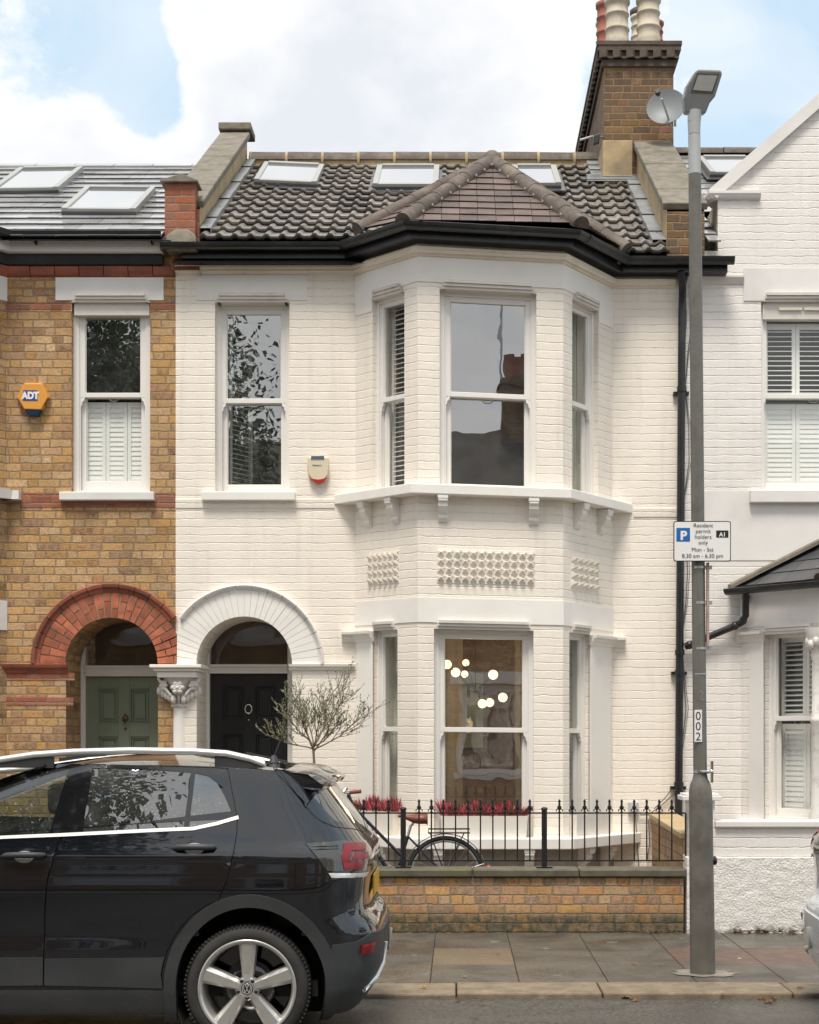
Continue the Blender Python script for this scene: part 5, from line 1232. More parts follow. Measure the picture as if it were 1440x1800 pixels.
# left neighbour's front wall, hidden mostly by the car
lw2 = thing('brick_garden_wall', 'low brick garden wall behind the parked black car', 'wall', (-4.6, YW+.1, 0))
mb = MB(); mb.box(-7, -2.3, YW, YW+.215, -.05, .6); mb.build('brickwork', mt['lowwall'], lw2)
mb = MB(); mb.box(-7, -2.27, YW-.03, YW+.25, .6, .67); mb.build('coping', mt['copingwall'], lw2, bevel=.01)
# ------------------------------------------------------------------ lamp post
YL = FPX/262.0
lp = thing('lamp_post', 'tall grey street lamp post on the pavement with a thick base and number strip', 'lamp post', (PX(1235, YL), YL, 0))
def LP(px, py): return W3(px, py, YL)
mb = MB(); rb = 21/262
def axis(py): return 1234.5-(1700-py)*.0088   # the post leans a touch to the left going up
def at(py): return LP(axis(py), py)
mb.tube([LP(1235.5, 1712), LP(1234.5, 1640), LP(1232, 1415), LP(1231.3, 1392), LP(1231, 1378), LP(1231, 1370), LP(1231, 1362)], 0, 32, radii=[.084, .083, .079, .077, .068, .052, .046]); mb.build('base', mt['polebase'], lp)
mb = MB(); mb.tube([LP(1231, 1370), LP(1227.5, 1000), LP(1224, 600), LP(1221.5, 306)], 0, 24, radii=[.046, .045, .044, .0425]); mb.build('pole', mt['polegrey'], lp)
mb = MB(); mb.tube([LP(1221.5, 306), LP(1220.5, 238)], .041, 24); mb.tube([LP(1220.5, 237), LP(1220.3, 215)], 0, 24, radii=[.040, .044]); mb.tube([LP(1220.3, 215), LP(1221.5, 196)], 0, 24, radii=[.044, .048])
mb.tube([LP(1221.5, 307), LP(1221.5, 304)], .0435, 24); mb.build('neck', mt['galv'], lp)
# lantern: flat tapered LED head, tilted towards the street
mb = MB(); hb = LP(1222, 196)
prof_h = [(1222, 203, .046, .046), (1221, 196, .075, .06), (1219, 180, .088, .068), (1226, 166, .115, .06), (1236, 150, .122, .05), (1241, 139, .118, .045)]
# outline of the lantern seen from the street, extruded back and up
def V2(px, py, dy): return LP(px, py)+Vector((0, dy, 0))
out = [(1204, 201), (1200, 178), (1204, 160), (1217, 140), (1222, 136), (1262, 137), (1265, 142), (1255, 176), (1246, 186), (1240, 202)]
front = [V2(x, y, -.02-(203-y)*.0016) for x, y in out]; cxx = sum(p.x for p in front)/len(front)
back = [p+Vector((0, .11, .028)) for p in front]; front2 = [p+Vector((-(p.x-cxx)*.0, 0, 0)) for p in front]
mb.face(front2); mb.face(back[::-1])
for i in range(len(front)): j = (i+1) % len(front); mb.face([front[i], back[i], back[j], front[j]])
mb.build('lantern_head', M('grey_lantern_paint', (.27, .275, .275), .5), lp, bevel=.012)
mt['led'] = M('led_lens_panel', (.52, .51, .49), .3, var=.15, bump=.5, bs=130)
gl_ = [(1215, 167), (1223, 145), (1256, 146), (1248, 169)]; mb = MB(); q = [V2(x, y, -.02-(203-y)*.0016-.004) for x, y in gl_]; mb.prism(q, (0, .003, 0))
lens = mb.build('lens', mt['led'], lp)
fr_m = MB(); gf = [(1211, 171), (1221, 142), (1259, 143), (1250, 173)]
q = [V2(x, y, -.02-(203-y)*.0016-.002) for x, y in gf]; fr_m.prism(q, (0, .003, 0)); fr_m.build('lens_frame', mt['polegrey'], lens)
# clamps, strap, small parts
mb = MB()
for py in (998, 1060, 1140): mb.tube([at(py)+Vector((.0, 0, -.008)), at(py)+Vector((0, 0, .008))], .047, 24); mb.box(at(py).x+.035, at(py).x+.085, YL-.03, YL-.005, at(py).z-.012, at(py).z+.012)
mb.tube([at(1185)+Vector((0, 0, -.004)), at(1185)+Vector((0, 0, .004))], .0475, 24)
mb.build('clamp', mt['steel'], lp)
mt['rust'] = M('rusty_pale_strip', (.36, .26, .22), .7, var=.35, vs=8, dirt=(.2, .1, .06), dirta=.6)
mb = MB(); mb.box(LP(1241, 0).x, LP(1245, 0).x, YL-.045, YL-.01, LP(0, 1137).z, LP(0, 990).z); mb.build('bracket_strip', mt['rust'], lp)
mb = MB(); p = at(1356); mb.tube([p+Vector((0, 0, -.01)), p+Vector((0, 0, .008))], .0485, 24); mb.tube([p+Vector((-.005, -.055, 0)), p+Vector((.075, -.045, 0))], .009, 8); mb.sphere(p+Vector((.04, -.05, 0)), .014, 8); mb.sphere(p+Vector((.07, -.045, 0)), .013, 8); mb.box(p.x+.065, p.x+.08, YL-.04, YL, p.z-.075, p.z+.07); mb.build('jubilee_clamp', mt['chrome'], lp)
mb = MB(); mb.lathe(LP(1252, 1513), [(.03, 0), (.03, .02), (.022, .03), (.001, .031)], 12, axis=(1, 0, 0)); mb.build('door_lock', mt['iron'], lp)
mt['whiteplate'] = M('white_sign_face', (.80, .79, .77), .35, var=.03, dirt=(.5, .48, .44), dirta=.2)
mt['ink'] = M('black_sign_ink', (.012, .012, .012), .5)
mb = MB(); a, b = LP(1219, 1304), LP(1232, 1248); mb.box(a.x, b.x, YL-.052, YL-.046, a.z, b.z); mb.build('number_strip', mt['whiteplate'], lp)
mb = MB()
for ch_, py in (('0', 1266), ('0', 1284), ('2', 1302)): text_faces(mb, ch_, .078, (LP(1225.4, 0).x, YL-.0535, LP(0, py).z+.002), wx=.95)
mb.build('number', mt['ink'], lp)
mt['chalk'] = M('chalk_mark', (.45, .43, .4), .9)
mb = MB(); mb.tube([LP(1228, 1218)+Vector((0, -.0455, 0)), LP(1231, 1214)+Vector((0, -.046, 0)), LP(1234, 1218)+Vector((0, -.0455, 0)), LP(1229, 1229)+Vector((0, -.046, 0)), LP(1236, 1231)+Vector((0, -.0455, 0))], .0012, 4); mb.build('chalk_mark', mt['chalk'], lp)
mb = MB(); p = LP(1236, 1708); rr = random.Random(2)
mb.face([(p.x+(.2+rr.uniform(-.04, .06))*math.cos(2*math.pi*k/22), max(YK1+.01, p.y+.16*math.sin(2*math.pi*k/22)*(1+rr.uniform(-.15, .15))), .004) for k in range(22)])
mb.build('cement_collar', M('pale_cement_patch', (.24, .21, .175), .5, var=.25, vs=9, bump=.4), lp)
# parking sign
YS = YL-.07
sg = thing('parking_sign', 'white rectangular resident permit parking sign clamped to the lamp post', 'sign', (PX(1234, YS), YS, PZ(987, YS)))
def SP(px, py, d=0): return W3(px, py, YS)+Vector((0, -d, 0))
mb = MB(); a, b = SP(1184, 987), SP(1285, 916)
def rrect(x0, x1, z0, z1, r, y):
    pts = []
    for cx_, cz__, a0 in ((x1-r, z1-r, 0), (x0+r, z1-r, 90), (x0+r, z0+r, 180), (x1-r, z0+r, 270)):
        for k in range(5): t = R(a0+22.5*k); pts.append(Vector((cx_+r*math.cos(t), y, cz__+r*math.sin(t))))
    return pts
mb.prism(rrect(a.x, b.x, a.z, b.z, .016, YS), (0, .004, 0)); plate = mb.build('plate', mt['ink'], sg)
mb = MB(); mb.prism(rrect(a.x+.006, b.x-.006, a.z+.006, b.z-.006, .012, YS-.0022), (0, .001, 0)); mb.build('face', mt['whiteplate'], sg)
mb = MB(); mb.box(a.x+.03, b.x-.03, YS+.005, YS+.02, (a.z+b.z)/2+.05, (a.z+b.z)/2+.07); mb.box(a.x+.03, b.x-.03, YS+.005, YS+.02, a.z+.03, a.z+.05); mb.build('back_channel', mt['steel'], sg)
mb = MB(); p, q = SP(1189, 952), SP(1213, 928); mb.prism(rrect(p.x, q.x, p.z, q.z, .005, YS-.0036), (0, .001, 0)); mb.build('blue_square', M('sign_blue', (.01, .13, .42), .4), sg)
mb = MB(); text_faces(mb, 'P', .080, SP(1201.5, 948.5, .005), wx=1.05, bold=.0035); mb.build('letter', mt['whiteplate'], sg)
mb = MB(); p, q = SP(1259, 945), SP(1280.5, 932.5); mb.prism(rrect(p.x, q.x, p.z, q.z, .002, YS-.0036), (0, .001, 0)); mb.build('zone_box', mt['ink'], sg)
mb = MB(); text_faces(mb, 'A1', .038, SP(1270, 943, .005), bold=.001); mb.build('zone_code', mt['whiteplate'], sg)
mb = MB()
for txt, px, py, s_ in (('Resident', 1236, 927, .0375), ('permit', 1236, 937, .0375), ('holders', 1236, 947, .0375), ('only', 1236, 957, .0375), ('Mon - Sat', 1235, 969.5, .0375), ('8.30 am - 6.30 pm', 1235, 980.5, .0375)):
    text_faces(mb, txt, s_, SP(px, py, .005), wx=1.0, bold=0)
mb.build('lettering', mt['ink'], sg)
# ------------------------------------------------------------------ satellite dishes
def dish(px, py, Y, r, label, turn=(-.35, -.9, .15), mast=None):
    c = W3(px, py, Y); d = thing('satellite_dish', label, 'satellite dish', c)
    ax = Vector(turn).normalized()
    mb = MB(); mb.lathe(c, [(r*k/8, -.0+(k/8)**2*.055) for k in range(9)], 28, axis=ax, cap=False); mb.lathe(c-ax*.006, [(r*k/8, -.0+(k/8)**2*.055) for k in range(9)], 28, axis=ax, cap=False); mb.build('reflector', mt['dish'], d)
    mb = MB(); tip = c+ax*.30+Vector((-.05, 0, -.03)); low = c+Vector((.05, 0, -r*.9)); mb.tube([low, tip+Vector((.04, .02, -.03))], .012, 8); mb.tube([c-ax*.02, c-ax*.09+Vector((.09, .05, 0)), c+Vector((.12, .18, -.12))], .014, 8); mb.build('arm', mt['galv'], d)
    mb = MB(); mb.lathe(tip+ax*.03, [(.028, -.05), (.03, 0), (.022, .025)], 12, axis=-ax); mb.build('receiver', mt['iron'], d)
    return d
mt['dish'] = M('grey_painted_dish', (.19, .205, .21), .5, var=.05)
dish(1172, 192, 16.95, .215, 'large grey satellite dish beside the brick chimney stack behind the street lamp head', turn=(-.25, -.9, .22))
dish(1212, 432, 15.1, .075, 'small white satellite dish low on the slates beside the lamp post, left of the gable', turn=(-.5, -.8, .2))
dish(1265, 427, 15.6, .085, 'small white satellite dish tucked behind the gutter end next to the gable wall', turn=(-.9, -.3, .2))
fl = thing('security_light', 'small grey floodlight on a bracket at the left side of the chimney stack', 'light', W3(1040, 240, 17.3))
mb = MB(); mb.tube([W3(1062, 242, 17.3), W3(1040, 240, 17.2), W3(1020, 246, 17.15)], .012, 8); mb.build('bracket', mt['steel'], fl)
mb = MB(); p = W3(1049, 244, 17.15); mb.obox(p+Vector((-.04, 0, -.06)), (.07, -.01, .02), (0, .06, 0), (.01, 0, .1)); mb.build('lamp_head', mt['iron'], fl, bevel=.006)
# ------------------------------------------------------------------ alarm boxes
YA = YF
al = thing('alarm_box', 'yellow hexagonal burglar alarm box with blue logo panel on the yellow brick wall', 'alarm box', W3(58, 702, YA))
hexp = [(30, 697), (42, 673), (74, 673), (88, 700), (74, 721), (42, 721)]
mt['yell'] = M('amber_yellow_plastic', (.72, .33, .06), .35, var=.03)
mb = MB(); f0 = [W3(x, y, YA-.075) for x, y in [(31, 699), (44, 674), (73, 674), (84, 698), (72, 720), (43, 719)]]; b0 = [W3(x, y, YA) for x, y in [(30, 699), (42, 673), (76, 673), (89, 699), (76, 722), (44, 721)]]
mb.face(f0)
for i in range(6): j = (i+1) % 6; mb.face([f0[i], b0[i], b0[j], f0[j]])
mb.build('case', mt['yell'], al, bevel=.006)
mb = MB(); mb.prism([W3(x, y, YA-.07) for x, y in [(44, 719), (72, 720), (66, 731), (49, 730)]], (0, .07, 0)); mb.build('strobe', M('dark_blue_lens', (.01, .03, .06), .15), al, bevel=.004)
mb = MB(); p, q = W3(41, 704, YA-.0775), W3(66, 686, YA-.0775); mb.box(p.x, q.x, YA-.079, YA-.0755, p.z, q.z); mb.build('logo_panel', M('logo_blue', (.015, .05, .25), .4), al)
mb = MB(); text_faces(mb, 'ADT', .088, W3(53.5, 700.5, YA-.081), bold=.006, wx=.9); mb.build('logo', mt['whiteplate'], al)
mb = MB()
for k in range(5): p = W3(78+k*1.3, 712-k*2.6, YA-.05); mb.box(p.x-.008, p.x+.012, YA-.06, YA-.03, p.z-.0, p.z+.005)
mb.build('sounder_slot', mt['ink'], al)
al2 = thing('alarm_box', 'small cream shield shaped alarm box with red lens on the cream wall beside the bay', 'alarm box', W3(559, 826, YA))
sh = [(541, 803), (578, 803), (579, 820), (577, 834), (571, 845), (560, 852), (549, 845), (542, 834), (540, 820)]
mb = MB(); f0 = [W3(559+(x-559)*.93, 826+(y-826)*.95, YA-.055) for x, y in sh]; b0 = [W3(x, y, YA) for x, y in sh]; mb.face(f0)
for i in range(9): j = (i+1) % 9; mb.face([f0[i], b0[i], b0[j], f0[j]])
mb.build('case', M('cream_plastic', (.68, .6, .44), .4, var=.02), al2, bevel=.006)
mb = MB(); f0 = [W3(x, y, YA-.058) for x, y in [(543.5, 838), (549, 841), (559, 842.5), (569, 841), (574.5, 838), (570, 845), (560, 851), (550, 845)]]; mb.prism(f0, (0, .05, 0)); mb.build('strobe', M('red_lens', (.42, .03, .02), .2), al2, bevel=.003)
mb = MB(); p, q = W3(547, 807, YA-.058), W3(570, 801.5, YA-.058); mb.box(p.x, q.x, YA-.061, YA-.055, p.z, q.z); mb.build('top_panel', M('slate_blue_label', (.09, .13, .2), .3), al2)
mb = MB(); text_faces(mb, 'Kingsmere', .021, W3(558, 819, YA-.0585), bold=.0006); mb.build('logo', M('logo_navy', (.02, .05, .16), .4), al2)
mb = MB(); p, q = W3(1104, 1429, YF), W3(1122, 1410, YF)
mtb = thing('junction_box', 'small grey junction box on the cream wall behind the railings', 'box', W3(1113, 1420, YF)); mb.box(p.x, q.x, YF-.05, YF, p.z, q.z); mb.build('case', M('grey_plastic_box', (.45, .46, .46), .4), mtb, bevel=.006)
mb = MB(); mb.box(p.x+.02, q.x-.02, YF-.056, YF-.0505, p.z+.02, q.z-.02); mb.build('cover', M('grey_plastic_cover', (.5, .51, .51), .4), mtb)
cb = MB(); 
for pts in ([(1117, 1430), (1120, 1480), (1123, 1520), (1120, 1560)], [(1200, 1392), (1180, 1400), (1160, 1418), (1140, 1432), (1125, 1432)], [(1190, 1377), (1182, 1385), (1170, 1402), (1150, 1422)], [(1140, 1440), (1142, 1480), (1138, 1510)]): cb.tube([W3(x, y, YF-.03) for x, y in pts], .005, 6)
c_ = cb.build('hanging_cable', mt['cable'], None, origin=W3(1120, 1560, YF)); tag(c_, 'thin black cables looping from the downpipe to the junction box', 'cable')
# ------------------------------------------------------------------ window boxes and heather
mt['boxw'] = M('white_planter', (.74, .70, .64), .45, var=.03, dirt=(.4, .36, .3), dirta=.3)
mt['soil'] = M('dark_soil', (.02, .017, .014), .95, bump=1, bs=50)
mt['heather'] = M('crimson_heather', (.55, .11, .14), .75, var=.5, vs=14, isl=.45)
mt['heathergreen'] = M('heather_foliage', (.12, .11, .04), .8, var=.3, isl=.3)
def planter(fr, a0, a1, z0, z1, label, plants, seed, plabel=None):
    b = thing('window_box', label, 'window box', wset(fr.p((a0+a1)/2, -.04, z0)), 'white window boxes on the bay sill')
    mb = MB(); d0, d1 = -.085, .075; tp = .012
    mb.obox(fr.p(a0+tp, d0+tp, z0), fr.t*(a1-a0-2*tp), fr.inn*(d1-d0-tp), UP*.002)
    lo = [fr.p(a0+tp, d0+tp, z0), fr.p(a1-tp, d0+tp, z0), fr.p(a1-tp, d1, z0), fr.p(a0+tp, d1, z0)]; hi = [fr.p(a0, d0, z1), fr.p(a1, d0, z1), fr.p(a1, d1, z1), fr.p(a0, d1, z1)]
    c = sum(hi, Vector())/4; hi2 = [p.lerp(c, .0)+((c-p).normalized()*.018) for p in hi]; lo2 = [p-UP*.05 for p in hi2]
    for i in range(4):
        j = (i+1) % 4; mb.face([lo[i], lo[j], hi[j], hi[i]]); mb.face([hi[i], hi[j], hi2[j], hi2[i]]); mb.face([hi2[i], hi2[j], lo2[j], lo2[i]])
    mb.warp(wset).build('tub', mt['boxw'], b)
    s_ = MB(); s_.face([p+UP*.015 for p in lo2]); s_.warp(wset).build('soil', mt['soil'], b)
    if plants:
        rnd = random.Random(seed); h = MB(); g = MB(); L = a1-a0; n = int(L*700)
        for k in range(n):
            a = a0+.02+rnd.random()*(L-.04); d = d0+.02+rnd.random()*(d1-d0-.03); base = fr.p(a, d, z1-.03)
            bump_ = .75+.25*math.sin(a*23+seed)+rnd.uniform(-.15, .15)
            edge = min(a-a0, a1-a)/L
            tip = fr.p(a+rnd.uniform(-.05, .05)+(-.06 if a-a0 < .06 else (.06 if a1-a < .06 else 0)), d+rnd.uniform(-.07, .03), z1+.02+.115*bump_*(.7+rnd.random()*.5))
            m_ = h if rnd.random() < .82 else g
            v = (tip-base); side = v.cross(Vector((rnd.uniform(-1, 1), rnd.uniform(-1, 1), .1))).normalized()
            w = .0042+rnd.random()*.003; mid = base.lerp(tip, .65)
            m_.face([base-side*w*.5, base+side*w*.5, mid+side*w, tip, mid-side*w])
            side2 = v.cross(side).normalized(); m_.face([base-side2*w*.5, base+side2*w*.5, mid+side2*w, tip, mid-side2*w])
        pl_ = thing('heather_plant', plabel, 'plant', wset(fr.p((a0+a1)/2, -.06, z1)), 'crimson heather in the window boxes')
        h.warp(wset).build('flower_spikes', mt['heather'], pl_); g.warp(wset).build('foliage', mt['heathergreen'], pl_)
    return b
planter(fL, a_at(fL, 632), a_at(fL, 700)+.02, zg, zg+.225, 'white window box on the left angled side of the bay', True, 1, 'crimson heather growing in the window box nearest the bicycle handlebars')
planter(fC, a_at(fC, 775), a_at(fC, 927), zg, zg+.20, 'long white window box in the middle of the bay sill', True, 2, 'crimson heather in a long row below the lit front window')
planter(fR, a_at(fR, 1001), a_at(fR, 1062), zg, zg+.20, 'empty white window box with bare dark soil at the right of the bay', False, 3)
# ------------------------------------------------------------------ olive tree in pot
YO = 13.9
ot = thing('olive_tree', 'small sparse olive tree in a pot beside the black front door', 'tree', (PX(553, YO), YO, 0))
rnd = random.Random(21)
mt['bark'] = M('olive_bark', (.20, .155, .11), .9, var=.3, bump=.5)
mt['olive'] = M('olive_leaf', (.19, .21, .13), .55, var=.3, isl=.5)
mb = MB(); tp = MB(); lf = MB()
mb.lathe((PX(553, YO), YO, -.02), [(.13, 0), (.19, .35), (.2, .38), (.17, .38), (.16, .34), (.001, .33)], 20); mb.build('pot', mt['polebase'], ot)
base = W3(553, 1348, YO)
tp.tube([(PX(551, YO), YO, .3), Vector((PX(555, YO), YO, .75)), base, W3(551, 1318, YO)], 0, 8, radii=[.016, .014, .012, .011])
def leaf(p, d, l=.042):
    d = d.normalized(); s_ = d.cross(Vector((rnd.uniform(-1, 1), rnd.uniform(-1, 1), rnd.uniform(-1, 1)))).normalized()
    w = l*.13; lf.face([p, p+d*l*.5+s_*w, p+d*l, p+d*l*.5-s_*w])
def branch(p, d, L, r, lev):
    pts = [p]; n = 5; q = p
    for k in range(n):
        d = (d+Vector((rnd.uniform(-.28, .28), rnd.uniform(-.28, .28), rnd.uniform(-.08, .2)))).normalized(); q = q+d*L/n; pts.append(q)
        if lev > 0 and k > 0:
            for _ in range(1 if lev == 1 else 2): branch(q, (d+Vector((rnd.uniform(-1, 1), rnd.uniform(-1, 1), rnd.uniform(-.3, .8)))*.85).normalized(), L*rnd.uniform(.4, .62), r*.55, lev-1)
        if lev <= 1:
            for _ in range(2 if lev == 0 else 1): 
                if rnd.random() < .72: leaf(q, d+Vector((rnd.uniform(-.9, .9), rnd.uniform(-.9, .9), rnd.uniform(-.4, .9))), rnd.uniform(.02, .042))
    tp.tube(pts, r, 5, cap=False, radii=[r*(1-.13*k) for k in range(n+1)])
st = W3(551, 1318, YO)
for (px, py, dy) in ((512, 1232, -.1), (540, 1252, .2), (575, 1248, -.2), (612, 1232, .1), (646, 1252, .1), (650, 1292, -.1), (600, 1300, -.25), (500, 1275, .1), (525, 1285, -.3), (570, 1268, .3), (482, 1303, -.05)):
    v = W3(px, py, YO)+Vector((0, dy, 0))-st; branch(st+Vector((0, 0, rnd.uniform(-.03, .06))), (v.normalized()+UP*.1).normalized(), v.length*.9, .0075, 2)
tp.build('trunk', mt['bark'], ot); lf.build('crown', mt['olive'], ot)
# ------------------------------------------------------------------ bicycle behind the railings
YBk = 13.3
bk_ = thing('bicycle', 'dark blue town bicycle with brown saddle and rear rack leaning behind the railings', 'bicycle', (PX(700, YBk), YBk, 0))
def BP(px, py, dy=0): return W3(px, py, YBk)+Vector((0, dy, 0))
mt['navy'] = M('dark_navy_enamel', (.010, .013, .026), .25, coat=.6); mt['rubber'] = M('black_rubber', (.022, .021, .02), .7, var=.2, bump=.2, bs=90); mt['tan'] = M('brown_leather', (.19, .055, .035), .45, var=.2)
Rw = .34
def bwheel(c, nm):
    mb = MB(); N = 40; tr = .02
    mb.grid([[c+Vector(((Rw-tr+tr*math.cos(b))*math.cos(2*math.pi*i/N), tr*math.sin(b), (Rw-tr+tr*math.cos(b))*math.sin(2*math.pi*i/N))) for b in [2*math.pi*j/8 for j in range(8)]] for i in range(N+1)], closed=True)
    w = mb.build('wheel', mt['rubber'], bk_)
    m = MB(); m.grid([[c+Vector(((Rw-.045+.012*math.cos(b))*math.cos(2*math.pi*i/N), .012*math.sin(b), (Rw-.045+.012*math.cos(b))*math.sin(2*math.pi*i/N))) for b in [2*math.pi*j/6 for j in range(6)]] for i in range(N+1)], closed=True)
    for i in range(28):
        t = 2*math.pi*i/28; s_ = 1 if i % 2 else -1
        m.tube([c+Vector((.02*math.cos(t+.9*s_), .025*s_, .02*math.sin(t+.9*s_))), c+Vector(((Rw-.05)*math.cos(t), 0, (Rw-.05)*math.sin(t)))], .0011, 4, cap=False)
    m.tube([c+Vector((0, -.05, 0)), c+Vector((0, .05, 0))], .018, 10); m.build('rim', mt['steel'], w); return w
hubz = Rw+.0
cR = Vector((PX(783, YBk), YBk, PZ(1465, YBk)-Rw-.02)); cFw = cR+Vector((-1.08, 0, 0))
dz_ = cR.z-Rw
bwheel(cR, 'rear'); bwheel(cFw, 'front')
def fender(c, a0, a1):
    mb = MB(); N = 24
    rows = [[c+Vector(((Rw+.02)*math.cos(t)*(1 if abs(o) < .02 else .985), o, (Rw+.02)*math.sin(t)*(1 if abs(o) < .02 else .985))) for o in (-.028, -.018, 0, .018, .028)] for t in [a0+(a1-a0)*i/N for i in range(N+1)]]
    mb.grid(rows); mb.tube([c+Vector((0, -.045, 0)), c+Vector((math.cos(a0+.5)*(Rw+.01), -.03, math.sin(a0+.5)*(Rw+.01)))], .003, 5); mb.tube([c+Vector((0, -.045, 0)), c+Vector((math.cos(a0+1.4)*(Rw+.01), -.03, math.sin(a0+1.4)*(Rw+.01)))], .003, 5); mb.build('mudguard', mt['navy'], bk_, solid=.002)
fender(cR, R(-12), R(190)); fender(cFw, R(10), R(160))
bb = cR+Vector((-.44, 0, -.05)); seat_t = BP(717, 1470); seat_low = bb+(seat_t-bb)*1.0
head_b = cFw+Vector((.30, 0, .50)); head_t = head_b+Vector((-.06, 0, .20))
mb = MB()
for p, q, r in ((bb, seat_t, .015), (bb, head_b, .019), (head_b+Vector((-.03, 0, .1)), bb.lerp(seat_t, .55), .015), (head_b, head_t, .018), (bb, cR, .009), (seat_t, cR, .008)):
    if (p, q) == (bb, cR) or r < .01:
        for s_ in (-.045, .045): mb.tube([p+Vector((0, s_*.4, 0)), q+Vector((0, s_, 0))], r, 8)
    else: mb.tube([p, q], r, 10)
mb.tube([head_b, head_b+Vector((.05, .0, -.06)), cFw+Vector((.02, 0, .3)), cFw+Vector((0, .045, 0))], .012, 8); mb.tube([head_b+Vector((.05, 0, -.06)), cFw+Vector((.02, -.04, .3)), cFw+Vector((0, -.045, 0))], .012, 8)
mb.build('frame', mt['navy'], bk_)
mb = MB(); st_ = BP(727, 1449); mb.tube([seat_t, BP(722, 1452)], .013, 10); mb.tube([BP(722, 1452), BP(727, 1447)], .011, 8); mb.build('seat_post', mt['steel'], bk_)
mb = MB(); rows = []
for k, (px, w, zt) in enumerate(((700, .012, 1431), (706, .018, 1431), (716, .03, 1431.5), (728, .055, 1431), (738, .08, 1429.5), (748, .085, 1429), (752, .06, 1431))):
    c = BP(px, zt); h = .03+.065*min(1, max(0, (px-708)/26))
    rows.append([c+Vector((0, w*math.cos(t), h*.5*math.sin(t)-h*.5)) for t in [2*math.pi*j/12 for j in range(12)]])
mb.grid(rows, closed=True); mb.face(rows[0]); mb.face(rows[-1]); mb.build('saddle', mt['tan'], bk_)
mb = MB()
for s_ in (-.05, .05):
    mb.tube([BP(753, 1464, s_), BP(753, 1457, s_), BP(826, 1457, s_), BP(826, 1464, s_), BP(753, 1464, s_)], .004, 6); mb.tube([BP(816, 1464, s_), cR+Vector((0, s_, 0))], .004, 6); mb.tube([BP(756, 1464, s_), cR+Vector((0, s_, 0))], .004, 6)
for px in (760, 772, 790, 808, 820): mb.tube([BP(px, 1464, -.05), BP(px, 1464, .05)], .003, 5)
mb.build('rack', mt['iron'], bk_)
mb = MB(); mb.sphere(cR+Vector(((Rw+.035), 0, .06)), .022, 10, rz=.03); mb.build('rear_light', M('red_reflector', (.5, .03, .03), .2), bk_)
mb = MB(); mb.lathe(bb+Vector((0, -.03, 0)), [(.095, -.003), (.095, .003)], 24, axis=(0, 1, 0)); mb.tube([bb+Vector((0, -.05, 0)), bb+Vector((.12, -.06, .12))], .01, 8); mb.tube([bb+Vector((0, .05, 0)), bb+Vector((-.12, .06, -.12))], .01, 8); mb.tube([bb+Vector((.02, -.03, .09)), cR+Vector((0, -.03, .035))], .005, 6); mb.tube([bb+Vector((.02, -.03, -.09)), cR+Vector((0, -.03, -.035))], .005, 6); mb.build('crank', mt['iron'], bk_)
for s_, y in ((1, -.06), (-1, .06)):
    pm = MB(); c = bb+Vector((.12*s_, y*1.5, .12*s_)); pm.box(c.x-.045, c.x+.045, c.y-.04, c.y+.04, c.z-.01, c.z+.01); pm.build('pedal', mt['rubber'], bk_)
mb = MB(); hs = BP(600, 1405); mb.tube([head_t, head_t+Vector((-.01, 0, .06)), hs+Vector((-.03, 0, -.02))], .012, 8)
mb.tube([BP(634, 1390, -.28), BP(622, 1391, -.26), BP(608, 1392, -.2), BP(598, 1402, -.12), hs+Vector((-.03, 0, -.02)), BP(598, 1404, .12), BP(606, 1410, .2), BP(618, 1415, .27), BP(626, 1418, .28)], .011, 8); mb.tube([BP(611, 1388, -.22), BP(600, 1396, -.2), BP(595, 1402, -.2)], .006, 6); mb.build('handlebar', mt['chrome'], bk_)
for a, b in ((BP(638, 1389, -.29), BP(619, 1391, -.255)), (BP(627, 1418, .29), BP(609, 1411, .22))):
    mb = MB(); mb.tube([a, a.lerp(b, .5), b], .017, 10); mb.build('grip', mt['tan'], bk_)
mb = MB(); p = BP(628, 1440, .05); mb.sphere(p, .028, 10); mb.box(p.x-.02, p.x+.03, p.y-.02, p.y+.02, p.z-.02, p.z+.03); mb.build('bell', mt['iron'], bk_)
bk_z = 0
# ------------------------------------------------------------------ fallen leaves, each its own
mt['dryleaf'] = M('dry_brown_leaf', (.24, .085, .03), .8, var=.4, vs=30); mt['yleaf'] = M('yellow_fallen_leaf', (.5, .32, .05), .7, var=.2)
def mk_leaf(px, py, h, size, rot, mat, label, lobes=5):
    Y = (EYE-h)*FPX/(py-CY); c = Vector((PX(px, Y), Y, h)); rnd = random.Random(int(px*7+py)); mb = MB(); N = lobes*4
    pts = []
    for k in range(N):
        t = 2*math.pi*k/N+rot; r = size*(1 if k % 4 == 0 else (.55 if k % 2 else .4))*(rnd.uniform(.8, 1.15)); pts.append(c+Vector((math.cos(t)*r, math.sin(t)*r*.9, .004+rnd.random()*size*.35)))
    for k in range(N): mb.face([c+Vector((0, 0, .008)), pts[k], pts[(k+1) % N]])
    mb.tube([c+Vector((0, 0, .006)), c+Vector((math.cos(rot)*size*1.5, math.sin(rot)*size*1.5, .006))], size*.03, 4)
    o = mb.build('fallen_leaf', mat, None, origin=c); tag(o, label, 'leaf', 'fallen leaves on the pavement and kerb')
zr = -.03
